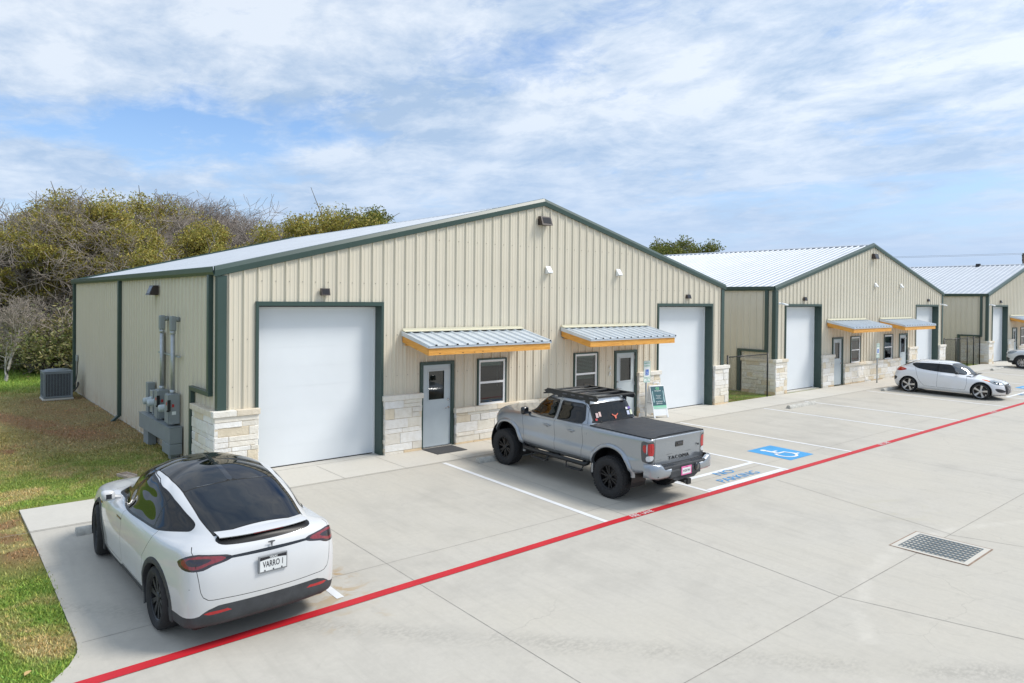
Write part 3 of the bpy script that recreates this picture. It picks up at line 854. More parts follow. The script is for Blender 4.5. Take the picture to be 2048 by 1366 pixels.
        mb.build('window_blind', M('blind_slats', (.55, .68, .60), .5), w)
    # awnings
    for (x0, x1) in ((4.37, 8.24), (9.80, 13.65)):
        dp = 1.22; zt, zf = 2.90, 2.668; h = .205
        sl_ = (zt - zf) / dp
        mb = MB()
        mb.box(x0, x1, -dp, -dp + .04, zf - h, zf)
        o = mb.build('fascia_board', MAT['cedar'], None)
        aw = empty('awning'); aw.parent = b
        o.parent = aw
        for xa in (x0, x1 - .04):
            mb = MB(); v = []
            for xx in (xa, xa + .04): v += [(xx, -.036, zt - h + .02), (xx, -dp + .042, zf - h), (xx, -dp + .042, zf), (xx, -.036, zt + .02)]
            mb.faces(v, [(0, 1, 2, 3), (7, 6, 5, 4), (0, 4, 5, 1), (1, 5, 6, 2), (2, 6, 7, 3), (3, 7, 4, 0)]); mb.build('fascia_board', MAT['cedar'], aw)
        mb = MB()   # ribbed sheet
        br = {x0 - .02, x1 + .02}; q = x0 + .18
        while q < x1:
            for e in (-.046, -.016, .016, .046): br.add(q + e)
            q += RIB
        br = sorted(br)
        def rp(x):
            t = (x - x0 - .18) % RIB; d = min(t, RIB - t)
            return .036 if d < .0165 else 0.0
        for a, c in zip(br, br[1:]):
            za, zb = zt + .055, zf + .028
            mb.poly([(a, -dp - .05, zb - .05 * sl_ + rp(a)), (c, -dp - .05, zb - .05 * sl_ + rp(c)), (c, -.03, za + rp(c)), (a, -.03, za + rp(a))])
        mb.build('metal_roof', MAT['awn'], aw, fixn=False)
        mb = MB()   # rib closures
        q = x0 + .18
        while q < x1 + .01:
            mb.box(q - .024, q + .024, -dp - .046, -dp - .03, zf + .018, zf + .05); q += RIB
        q = x0 + .18
        while q < x1 - RIB * .5:
            mb.box(q + .055, q + RIB - .055, -.10, -.045, zt + .045, zt + .085); q += RIB
        mb.build('rib_closure', MAT['black'], aw)
        mb = MB()   # drip edge and side trims
        mb.box(x0 - .028, x1 + .028, -dp - .03, -dp - .002, zf - .035, zf + .022)
        for xa in (x0 - .03, x1 + .002):
            v = []
            for xx in (xa, xa + .028): v += [(xx, -.036, zt - .02), (xx, -dp - .03, zf - .035), (xx, -dp - .03, zf + .045), (xx, -.036, zt + .085)]
            mb.faces(v, [(0, 1, 2, 3), (7, 6, 5, 4), (0, 4, 5, 1), (1, 5, 6, 2), (2, 6, 7, 3), (3, 7, 4, 0)])
        mb.build('edge_trim', MAT['awn'], aw)
        mb = MB(); mb.prism([(-.034, zt + .16), (-.05, zt + .16), (-.055, zt + .115), (-.15, zt + .09), (-.15, zt + .075), (-.034, zt + .07)], 'x', x0, x1); mb.build('wall_flashing', MAT['flash'], aw)
        mb = MB(); mb.box(x0 + .05, x1 - .05, -dp + .05, -.04, zf - .03, zf - .01, 0); mb.build('awning_ceiling', MAT['cedar'], aw)
    # wall lights
    def wallpack(T, w, h, d):
        mb = MB(); v = [(-w / 2, 0, -h / 2), (w / 2, 0, -h / 2), (w / 2, 0, h / 2), (-w / 2, 0, h / 2), (-w / 2, -d, -h / 2), (w / 2, -d, -h / 2), (w / 2, -d * .55, h / 2), (-w / 2, -d * .55, h / 2)]
        mb.faces([T @ Vector(p) for p in v], [(0, 3, 2, 1), (4, 5, 6, 7), (0, 1, 5, 4), (1, 2, 6, 5), (2, 3, 7, 6), (3, 0, 4, 7)])
        o = mb.build('wall_light', MAT['bronze'], b)
        mb = MB(); sl_ = .45 * d / h
        def fp(x, z): return T @ Vector((x, -d + (z + h / 2) * sl_ - .006, z))
        mb.poly([fp(-w * .36, -h * .30), fp(w * .40, -h * .30), fp(w * .40, h * .38), fp(-w * .36, h * .38)]); mb.build('light_lens', MAT['lens'], o, fixn=False)
    wallpack(Matrix.Translation((2.31, -.034, 3.93)), .21, .16, .09)
    wallpack(Matrix.Translation((15.93, -.034, 3.95)), .21, .14, .09)
    wallpack(Matrix.Translation((9.03, -.034, 6.06)), .40, .25, .20)
    wallpack(Matrix.Translation((-.034, 4.95, 3.95)) @ Matrix.Rotation(R(-90), 4, 'Z'), .40, .25, .22)
    # vent hoods
    for (x, z) in ((9.22, 4.66), (12.25, 4.68)):
        mb = MB(); mb.prism([(-.034, .11), (-.05, .11), (-.17, -.06), (-.17, -.09), (-.034, -.11)], 'x', x - .085, x + .085, 0, Matrix.Translation((0, 0, z)))
        o = mb.build('vent_hood', MAT['white_vinyl'], b)
        mb = MB(); mb.box(x - .07, x + .07, -.165, -.05, z - .101, z - .097); mb.build('vent_opening', MAT['black'], o)
    return b
B1 = make_building()
tag(B1, 'nearest cream metal building with electric meters on its left wall and unit 4A door', 'building', 'gabled cream metal buildings in a row')
B2 = copy_tree(B1); B2.location = (22.10, .156, 0)
tag(B2, 'middle cream metal building behind the white coupe, fence at its left corner', 'building', 'gabled cream metal buildings in a row')
B3 = copy_tree(B1); B3.location = (46.76, -.22, 0)
tag(B3, 'farthest cream metal building, cut off by the right edge, with two small roof vents', 'building', 'gabled cream metal buildings in a row')
# unit letters
MAT['letter'] = M('brushed_letters', (.70, .72, .70), .4, .2)
text_obj('unit_letter', '4', .19, MAT['letter'], B1, (11.93, -.046, 1.665), (R(90), 0, 0), .008, bold=.004)
text_obj('unit_letter', 'A', .19, MAT['letter'], B1, (11.93, -.046, 1.475), (R(90), 0, 0), .008, bold=.004)
# cameras on the middle and far buildings
def security_camera(parent, x, z, s=1):
    mb = MB(); mb.lathe([(.001, -.03), (.05, -.03), (.055, 0)], 'y', 12, (x, -.036, z)); mb.tube([(x, -.05, z), (x + s * .05, -.12, z - .01)], .018, 6)
    mb.tube([(x + s * .0, -.10, z + .01), (x + s * .22, -.30, z - .06)], .042, 10)
    mb.build('security_camera', MAT['white_vinyl'], parent)
security_camera(B2, .25, 3.72); security_camera(B2, 17.75, 3.72); security_camera(B3, .12, 3.72)
mbv = MB()
for y in (3.2, 12.0):
    mbv.prism([(-.16, 0), (.16, 0), (.05, .2), (-.05, .2)], 'y', -.14, .14, 0, Matrix.Translation((W / 2 - .3, y, ZE + .09 + SLOPE * (W / 2 - .3))))
    mbv.build('roof_vent', MAT['black'], B3); mbv = MB()
# ------------------------------------------------------------------ car kit
def carpaint(name, col, metal=0.0, rough=.32, dirt=None):
    m, nt, b, out = new_mat(name)
    v = coords(nt, 'Object')
    c = ramp(nt, noise(nt, v, 2.2, 4), [(.3, tuple(x * .97 for x in col)), (.7, col)])
    if dirt:
        sp = nt.nodes.new('ShaderNodeSeparateXYZ'); nt.links.new(v, sp.inputs[0])
        f = mth(nt, 'MULTIPLY', mapr(nt, sp.outputs[2], .75, .3, 0, 1), mapr(nt, noise(nt, v, 3.5, 6, .65), .35, .7, .1, .6))
        c = mixc(nt, f, c, dirt)
    if metal:
        fl = noise(nt, v, 900, 1); c = mixc(nt, mapr(nt, fl, .4, .7, 0, .18), c, (1, 1, 1), 'MIX')
    g = nt.nodes.new('ShaderNodeNewGeometry')
    c = mixc(nt, g.outputs['Backfacing'], c, (.015, .015, .016))
    nt.links.new(c, b.inputs['Base Color']); b.inputs['Metallic'].default_value = metal; b.inputs['Roughness'].default_value = rough
    b.inputs['Coat Weight'].default_value = .9; b.inputs['Coat Roughness'].default_value = .04
    return m
MAT['pearl'] = carpaint('pearl_white_paint', (.60, .61, .62), 0, .4, (.52, .48, .40))
MAT['white2'] = carpaint('plain_white_paint', (.76, .77, .79), 0, .35, (.66, .64, .58))
MAT['silver'] = carpaint('grey_metallic_paint', (.295, .325, .36), .66, .28, (.26, .25, .23))
MAT['clad'] = M('unpainted_cladding', (.042, .045, .05), .62, 0, .25, 6, .2, 80)
MAT['gap'] = M('panel_gap_shadow', (.012, .012, .012), .9)
MAT['gloss'] = M('gloss_black', (.010, .011, .013), .08, 0, .1, coat=.5)
MAT['tyre'] = M('tyre_rubber', (.022, .022, .023), .85, 0, .25, 20)
MAT['rimdark'] = M('dark_alloy', (.035, .037, .04), .38, .5, .1)
MAT['rimblack'] = M('black_alloy', (.022, .022, .024), .28, .5, .1)
MAT['rimsilver'] = M('silver_alloy', (.56, .55, .54), .28, .75, .06)
MAT['rotor'] = M('brake_rotor', (.10, .09, .085), .5, .6, .1)
MAT['glass_dark'] = glass_mat('privacy_glass', (.6, .7, .8), .05, .01, 1.27)
MAT['satin'] = M('satin_black_trim', (.010, .010, .011), .38, spec=.3)
MAT['glass_clear'] = glass_mat('clear_car_glass', (.72, .88, .86), .45)
MAT['glass_roof'] = glass_mat('black_roof_glass', (.3, .4, .5), .04)
MAT['lamp_red'] = M('red_lamp_lens', (.42, .008, .012), .12, 0, .15, 20, coat=.6)
MAT['lamp_dim'] = M('smoked_red_lens', (.22, .03, .035), .15, 0, .25, 30, coat=.6)
MAT['lamp_dark'] = M('smoked_lens', (.035, .025, .028), .1, 0, .2, 20, coat=.6)
MAT['lamp_clear'] = M('clear_lamp_lens', (.62, .65, .68), .12, .2, .2, 40, coat=.6)
MAT['lamp_grey'] = M('grey_lamp_lens', (.25, .28, .30), .1, .3, .5, 30, coat=.6)
MAT['lamp_amber'] = M('amber_lens', (.75, .18, .02), .15, coat=.5)
MAT['seat'] = M('seat_cloth', (.03, .03, .032), .8)
MAT['plate'] = M('plate_white', (.72, .74, .74), .4)
MAT['platetxt'] = M('plate_black', (.015, .015, .02), .5)

NCOL = 15
def wl(xr, xf, yr, yw, yf, z, br=.10, bf=.18, fr=(.03, .16, .34, .5, .64, .78, .94)):
    """one waterline of the body: 15 points from rear centre along the left side to front centre"""
    zi = sorted(z.items())
    def zz(i): return float(np.interp(i, [k for k, _ in zi], [q for _, q in zi]))
    p = [(xr, 0), (xr + br * .22, yr * .50), (xr + br * .75, yr * .82), (xr + br * 1.7, yr * .985)]
    a, b = xr + br * 2.0, xf - bf * 1.9
    for t in fr:
        y = float(np.interp(t, [0, .16, .34, .64, .8, 1], [yr * 1.01, yr + (yw - yr) * .75, yw, yw, yf + (yw - yf) * .75, yf * 1.01]))
        p.append((a + (b - a) * t, y))
    p += [(xf - bf * 1.6, yf * .985), (xf - bf * .75, yf * .80), (xf - bf * .2, yf * .45), (xf, 0)]
    return [(x, y, zz(i)) for i, (x, y) in enumerate(p)]

def pchip(t, Y, q):
    """monotone cubic through rows of Y (n, k) at knots t, sampled at q"""
    t = np.asarray(t, float); Y = np.asarray(Y, float); h = np.diff(t)[:, None]; d = np.diff(Y, axis=0) / h
    m = np.zeros_like(Y)
    a, b = d[:-1], d[1:]; h0, h1 = h[:-1], h[1:]
    s = (h1 * a + h0 * b) / (h0 + h1)
    lim = 3.0 * np.minimum(np.abs(a), np.abs(b))
    m[1:-1] = np.where(a * b > 0, np.sign(s) * np.minimum(np.abs(s), lim), s * .5)
    m[0] = d[0]; m[-1] = d[-1]
    i = np.clip(np.searchsorted(t, q) - 1, 0, len(t) - 2)
    hh = (t[i + 1] - t[i])[:, None]; u = ((q - t[i]))[:, None] / hh
    return (2 * u**3 - 3 * u**2 + 1) * Y[i] + (u**3 - 2 * u**2 + u) * hh * m[i] + (-2 * u**3 + 3 * u**2) * Y[i + 1] + (u**3 - u**2) * hh * m[i + 1]

def resample_knots(t, n):
    """about n samples, each knot kept, more on long spans"""
    tot = t[-1] - t[0]; out = []
    for a, b in zip(t, t[1:]):
        k = max(2, int(round(n * (b - a) / tot)))
        out += [a + (b - a) * i / k for i in range(k)]
    return np.array(out + [t[-1]])

class Shell:
    def __init__(s, rows, nu=190, nv=70):
        A = np.array(rows, float)                       # rows x 15 x 3
        full = np.concatenate([A, (A[:, -2:0:-1, :] * [1, -1, 1])], axis=1)     # closed loop of 28
        ext = np.concatenate([full[:, -3:], full, full[:, :4]], axis=1)
        ch = np.linalg.norm(np.diff(ext, axis=1), axis=2)[:8].mean(0)
        t = np.concatenate([[0], np.cumsum(ch)])
        q = resample_knots(t[3:3 + 29], nu)[:-1]
        # C2 periodic spline round the car keeps reflections smooth
        tp = t[3:3 + 29]; n = 28; h = np.diff(tp); Mx = np.zeros((n, n))
        for i in range(n): Mx[i, (i - 1) % n] += h[i - 1]; Mx[i, i] += 2 * (h[i - 1] + h[i]); Mx[i, (i + 1) % n] += h[i]
        ii = np.clip(np.searchsorted(tp, q, side='right') - 1, 0, n - 1); uu = (q - tp[ii])[:, None]; hh = h[ii][:, None]
        U = []
        for r in range(len(A)):
            Y = full[r]; Yn = np.roll(Y, -1, axis=0); dl = (Yn - Y) / h[:, None]; rhs = 6 * (dl - np.roll(dl, 1, axis=0)); m2 = np.linalg.solve(Mx, rhs); m2n = np.roll(m2, -1, axis=0)
            U.append(Y[ii] + uu * (dl[ii] - hh * (2 * m2[ii] + m2n[ii]) / 6) + uu**2 * m2[ii] / 2 + uu**3 * (m2n[ii] - m2[ii]) / (6 * hh))
        U = np.stack(U)              # rows x nu x 3
        cv = np.linalg.norm(np.diff(U, axis=0), axis=2).mean(1) + .02
        tv = np.concatenate([[0], np.cumsum(cv)]); qv = resample_knots(tv, nv)
        V = np.stack([pchip(tv, U[:, k], qv) for k in range(U.shape[1])], axis=1)
        nvv, nuu = V.shape[:2]
        s.bm = bm = bmesh.new()
        vs = [[bm.verts.new(V[j, i]) for i in range(nuu)] for j in range(nvv)]
        for j in range(nvv - 1):
            for i in range(nuu):
                k = (i + 1) % nuu
                try: bm.faces.new((vs[j][i], vs[j][k], vs[j + 1][k], vs[j + 1][i]))
                except Exception: pass
        bmesh.ops.remove_doubles(bm, verts=bm.verts, dist=.0015)
        bmesh.ops.dissolve_degenerate(bm, dist=.0005, edges=bm.edges)
        bmesh.ops.recalc_face_normals(bm, faces=bm.faces)
        cz = sum((f.normal.z for f in bm.faces if f.calc_center_median().z > 1.2), 0.0)
        if cz < 0: bmesh.ops.reverse_faces(bm, faces=bm.faces)
        s.lay = bm.faces.layers.int.new('region'); s.names = ['body']
        s.V = V.reshape(-1, 3)
    def rid(s, name):
        if name not in s.names: s.names.append(name)
        return s.names.index(name)
    def arr(s):
        bm = s.bm; bm.verts.ensure_lookup_table(); bm.verts.index_update(); bm.faces.ensure_lookup_table(); bm.faces.index_update()
        return np.array([v.co[:] for v in bm.verts])
    def paint(s, name, f, elig=None, only=None, skip=None):
        """cut the shell along f=0 and give everything inside (f<0) to the region"""
        bm = s.bm; X = s.arr(); val = f(X); val[np.abs(val) < 4e-4] = 0.0
        fc = np.array([q.calc_center_median()[:] for q in bm.faces]); fn = np.array([q.normal[:] for q in bm.faces])
        ok = np.ones(len(fc), bool) if elig is None else elig(fc, fn)
        if only is not None or skip is not None:
            rg = np.array([q[s.lay] for q in bm.faces])
            if only is not None: ok &= np.isin(rg, [s.rid(x) for x in only])
            if skip is not None: ok &= ~np.isin(rg, [s.rid(x) for x in skip])
        faces = list(bm.faces); okf = {faces[i] for i in np.nonzero(ok)[0]}
        vd = {v: val[v.index] for v in bm.verts}
        edges = set()
        for q in okf:
            for e in q.edges:
                a, b = e.verts
                if vd[a] * vd[b] < 0: edges.add(e)
        for e in edges:
            a, b = e.verts; t = vd[a] / (vd[a] - vd[b])
            ne, nv = bmesh.utils.edge_split(e, a, t); vd[nv] = 0.0
        for q in list(okf):
            vs = list(q.verts); sg = [vd[v] for v in vs]
            if min(sg) < 0 < max(sg):
                z = [v for v in vs if vd[v] == 0.0]
                for i in range(len(z)):
                    done = False
                    for j in range(i + 1, len(z)):
                        try:
                            nf, _ = bmesh.utils.face_split(q, z[i], z[j])
                            nf[s.lay] = q[s.lay]; okf.add(nf); done = True; break
                        except Exception: pass
                    if done: break
        k = s.rid(name)
        for q in okf:
            m = sum(vd[v] for v in q.verts)
            if m < 0: q[s.lay] = k
    def ybody(s, x, z, side=1):
        X = s.V; d = (X[:, 0] - x) ** 2 + (X[:, 2] - z) ** 2 + (X[:, 1] * side < .3) * 10
        return abs(X[np.argmin(d), 1])
    def drop(s, name):
        k = s.rid(name); bmesh.ops.delete(s.bm, geom=[q for q in s.bm.faces if q[s.lay] == k], context='FACES')
    def out(s, spec, root):
        """spec: region -> (object name, material, parent key or None, label)"""
        bm = s.bm; bm.normal_update(); bm.verts.index_update()
        res = {}
        groups = {}
        for q in bm.faces: groups.setdefault(s.names[q[s.lay]], []).append(q)
        for rg, fs in sorted(groups.items(), key=lambda kv: 0 if len(spec[kv[0]]) < 3 or spec[kv[0]][2] is None else 1):
            name, mat, par, lab = (list(spec[rg]) + [None, None])[:4]
            idx = {}; vs = []; nn = []; ff = []
            for q in fs:
                l = []
                for v in q.verts:
                    if v not in idx: idx[v] = len(vs); vs.append(v.co[:]); nn.append(v.normal[:])
                    l.append(idx[v])
                ff.append(l)
            me = bpy.data.meshes.new(name); me.from_pydata(vs, [], ff); me.materials.append(mat)
            me.polygons.foreach_set('use_smooth', [True] * len(ff)); me.update()
            me.normals_split_custom_set_from_vertices(nn)
            o = bpy.data.objects.new(name, me); COL.objects.link(o); o.parent = res.get(par, root) if par else root
            if lab: o['label'] = lab
            res[rg] = o
        bm.free()
        return res

# signed distances (vectorised); polygons may be smoothed first
def smooth_poly(pts, n=6, closed=True):
    P = np.array(pts, float); N = len(P); out = []
    for i in range(N):
        p0, p1, p2, p3 = P[i - 1], P[i], P[(i + 1) % N], P[(i + 2) % N]
        for k in range(n):
            t = k / n; out.append(.5 * ((2 * p1) + (-p0 + p2) * t + (2 * p0 - 5 * p1 + 4 * p2 - p3) * t * t + (-p0 + 3 * p1 - 3 * p2 + p3) * t**3))
    return np.array(out)
def sd_poly(Q, pts, r=0.0):
    P = np.asarray(pts, float); d = np.full(len(Q), 1e9); ins = np.zeros(len(Q), bool); j = len(P) - 1
    for i in range(len(P)):
        a, b = P[j], P[i]; e = b - a; w = Q - a
        t = np.clip((w @ e) / max(e @ e, 1e-12), 0, 1); d = np.minimum(d, np.linalg.norm(w - t[:, None] * e, axis=1))
        c = ((a[1] > Q[:, 1]) != (b[1] > Q[:, 1]))
        with np.errstate(divide='ignore', invalid='ignore'):
            xx = (b[0] - a[0]) * (Q[:, 1] - a[1]) / (b[1] - a[1]) + a[0]
        ins ^= (c & (Q[:, 0] < xx)); j = i
    return np.where(ins, -d, d) - r
def fxz(pts, r=0.0): return lambda X: sd_poly(X[:, [0, 2]], pts, r)
def fyz(pts, r=0.0): return lambda X: sd_poly(X[:, [1, 2]], pts, r)
def fxy(pts, r=0.0): return lambda X: sd_poly(X[:, [0, 1]], pts, r)
def band(f, w): return lambda X: np.abs(f(X)) - w
def circ(cx, cz, r): return lambda X: np.hypot(X[:, 0] - cx, X[:, 2] - cz) - r
def both(*fs): return lambda X: np.max([f(X) for f in fs], axis=0)
def side_of(s, lo=.35): return lambda c, n: (c[:, 1] * s > lo)
def sideN(s, k=.35): return lambda c, n: (n[:, 1] * s > k)
def rearN(k=.25, xmax=0): return lambda c, n: (n[:, 0] < -k) & (c[:, 0] < xmax)
def frontN(k=.2, xmin=0): return lambda c, n: (n[:, 0] > k) & (c[:, 0] > xmin)

def wheel(root, x, y, r, w, rim_r, style, rim_mat, lugs=0, steer=0.0, name='wheel'):
    """tyre mesh with rim and rotor as sub-parts; local wheel axis along y, outer face towards sign(y)"""
    s = 1 if y > 0 else -1
    mb = MB(); b = w / 2
    prof = [(rim_r - .012, -b * .80), (rim_r + .012, -b * .92), ((r + rim_r) / 2, -b), (r - .035, -b * .96), (r - .010, -b * .82), (r, -b * .55), (r, b * .55), (r - .010, b * .82), (r - .035, b * .96), ((r + rim_r) / 2, b), (rim_r + .012, b * .92), (rim_r - .012, b * .80)]
    mb.lathe(prof, 'y', 48)
    if lugs:
        for k in range(lugs):
            for j, (u0, u1, off) in enumerate(((-.98, -.52, 0), (.52, .98, .5), (-.46, -.05, .3), (.05, .46, .8))):
                a = 2 * math.pi * (k + off) / lugs; T = Matrix.Rotation(a, 4, 'Y')
                wd = math.pi * r / lugs * (.62 if abs(u0) > .5 or abs(u1) > .5 else .7); dz = -.012 if max(abs(u0), abs(u1)) > .9 else 0
                mb.box(-wd, wd, b * u0, b * u1, r - .03 + dz, r + .008 + dz, 0, T @ Matrix.Rotation(.12 * (1 if j % 2 else -1), 4, 'Z'))
    else:
        for g in (-.33, .0, .33): pass
    o = mb.build(name, MAT['tyre'], root); o.location = (x, y, r); o.rotation_euler = (0, 0, steer)
    mb = MB(); mb.lathe([(rim_r - .03, -b * .8), (rim_r - .02, b * .70), (rim_r - .004, b * .84), (rim_r + .006, b * .88), (rim_r + .004, b * .80), (rim_r - .02, b * .66)] if s > 0 else [(rim_r - .03, b * .8), (rim_r - .02, -b * .70), (rim_r - .004, -b * .84), (rim_r + .006, -b * .88), (rim_r + .004, -b * .80), (rim_r - .02, -b * .66)], 'y', 40)
    face = b * .62
    def spoke(a, w0, w1, r0, r1, d0, d1, th=.03):
        T = Matrix.Rotation(a, 4, 'Y')
        v = []
        for (rr, ww, dd) in ((r0, w0, d0), (r1, w1, d1)):
            v += [(-ww, s * dd, rr), (ww, s * dd, rr), (ww * .75, s * (dd - th), rr), (-ww * .75, s * (dd - th), rr)]
        # raised chamfer
        mb.faces([tuple(T @ Vector(p)) for p in v], [(0, 1, 2, 3), (4, 7, 6, 5), (0, 4, 5, 1), (1, 5, 6, 2), (2, 6, 7, 3), (3, 7, 4, 0)])
    hub = rim_r * .26
    n = {'turbine': 10, 'six': 6, 'five': 5, 'multi': 10}[style]
    for k in range(n):
        a = 2 * math.pi * k / n + .2
        if style == 'turbine': spoke(a, .016, .036, hub * .6, rim_r - .012, face, face + .01)
        elif style == 'six':
            spoke(a - .17, .012, .016, hub * .6, rim_r - .012, face - .005, face + .006); spoke(a + .17, .012, .016, hub * .6, rim_r - .012, face - .005, face + .006)
        elif style == 'five': spoke(a, .022, .044, hub * .5, rim_r - .01, face - .01, face + .012)
        else: spoke(a, .016, .018, hub * .6, rim_r - .01, face - .005, face + .01)
    mb.lathe([(.001, s * (face + .012)), (hub * .75, s * (face + .010)), (hub, s * (face - .004)), (hub, s * (face - .04))], 'y', 24)
    if style == 'six':
        for k in range(24):
            a = 2 * math.pi * k / 24; c = Vector((math.cos(a) * (rim_r - .004), s * (b * .86), math.sin(a) * (rim_r - .004))); mb.tube([c, c + Vector((0, s * .012, 0))], .008, 5)
    q = mb.build('rim', rim_mat, o, autosmooth=35)
    mb = MB(); mb.lathe([(.001, s * b * .05), (rim_r * .78, s * b * .05), (rim_r * .78, s * b * -.05), (.001, s * b * -.05)], 'y', 24); mb.build('brake_disc', MAT['rotor'], o)
    return o

def wheel_well(root, x, yo, yi, r, side):
    mb = MB(); n = 20; z0 = .0
    pts = [(x + r * math.cos(math.pi * i / n * 1.16 - .25), z0 + r * math.sin(math.pi * i / n * 1.16 - .25)) for i in range(n + 1)]
    return mb, pts
def well(root, x, zc, r, y0, y1, s):
    mb = MB(); n = 22; a0, a1 = R(-22), R(202)
    P = [(x + r * math.cos(a0 + (a1 - a0) * i / n), zc + r * math.sin(a0 + (a1 - a0) * i / n)) for i in range(n + 1)]
    for (xa, za), (xb, zb) in zip(P, P[1:]): mb.poly([(xa, s * y0, za), (xb, s * y0, zb), (xb, s * y1, zb), (xa, s * y1, za)])
    mb.poly([(p[0], s * y0, p[1]) for p in P])
    return mb.build('wheel_well', MAT['black'], root, fixn=False)
def flare(root, sh, x, zc, r, s, mat, wid=.07, out=.03, a0=-12, a1=192, name='wheel_arch', tail=.0):
    mb = MB(); mb.smooth = True; n = 36; rings = []
    for i in range(n + 1):
        a = R(a0 + (a1 - a0) * i / n); c, sn = math.cos(a), math.sin(a)
        def pt(rr, dy):
            px, pz = x + rr * c, zc + rr * sn
            return (px, s * (yb + dy), pz)
        yb = sh.ybody(x + (r + wid) * c, max(.3, zc + (r + wid) * sn), s)
        yin = sh.ybody(x + (r + .0) * c, max(.3, zc + r * sn), s)
        yb2 = max(yb, yin)
        ring = [(x + (r - .005) * c, s * (yb2 - .06), zc + (r - .005) * sn), (x + (r - .006) * c, s * (yb2 + out * .7), zc + (r - .006) * sn), (x + (r + wid * .18) * c, s * (yb2 + out), zc + (r + wid * .18) * sn),
                (x + (r + wid * .75) * c, s * (yb + out * .9), zc + (r + wid * .75) * sn), (x + (r + wid) * c, s * (yb + out * .35), zc + (r + wid) * sn), (x + (r + wid * 1.06) * c, s * (yb - .012), zc + (r + wid * 1.06) * sn)]
        rings.append(ring)
    k = len(rings[0]); v = [p for g in rings for p in g]; f = []
    for i in range(n):
        for j in range(k - 1): f.append((i * k + j, i * k + j + 1, (i + 1) * k + j + 1, (i + 1) * k + j))
    mb.faces(v, f)
    return mb.build(name, mat, root, autosmooth=45)
def seat(root, x, y, z):
    mb = MB(); mb.bbox(x - .25, x + .25, y - .24, y + .24, z, z + .16, .05)
    T = Matrix.Translation((x - .24, y, z + .1)) @ Matrix.Rotation(R(-14), 4, 'Y'); mb.bbox(-.07, .07, -.23, .23, 0, .58, .05, 0, T); mb.bbox(-.05, .05, -.13, .13, .60, .78, .04, 0, T)
    mb.build('seat', MAT['seat'], root)
def mirror_part(root, x, y, z, s, mat, w=.20, h=.15, d=.12):
    mb = MB(); mb.bbox(x - d * .5, x + d * .5, y, y + w, z, z + h, .045) if s > 0 else mb.bbox(x - d * .5, x + d * .5, y - w, y, z, z + h, .045)
    mb.tube([(x + .02, y - s * .10, z + .01), (x, y + s * .04, z + .05)], .03, 6)
    o = mb.build('side_mirror', mat, root, autosmooth=50, smooth=True)
    mb = MB(); a, b = sorted((y + s * .02, y + s * (w - .02))); mb.poly([(x - d * .5 - .002, a + .03, z + .035), (x - d * .5 - .002, b - .03, z + .035), (x - d * .5 - .002, b - .03, z + h - .04), (x - d * .5 - .002, a + .03, z + h - .04)]); mb.build('mirror_glass', MAT['gloss'], o, fixn=False)
    return o
def warp_children(root, fn):
    """adjust finished proportions: fn maps an (n,3) array of root-space points"""
    for c in root.children:
        if c.name.startswith(('wheel', 'arch_trim')) and not c.name.startswith('wheel_arch'): continue
        if c.type == 'MESH':
            if c.rotation_euler.x or c.rotation_euler.z: c.location = fn(np.array([c.location[:]]))[0]
            elif c.data.users == 1:
                n = len(c.data.vertices); a = np.empty(n * 3); c.data.vertices.foreach_get('co', a)
                c.data.vertices.foreach_set('co', fn(a.reshape(-1, 3)).reshape(-1)); c.data.update()
        warp_children(c, fn)
def place_car(root, x, y, rz, zoff=0.0):
    root.location = (x, y, lotz(y) + zoff)
    p = math.atan(.0185) * math.sin(rz)
    root.rotation_euler = (0, -p, rz)
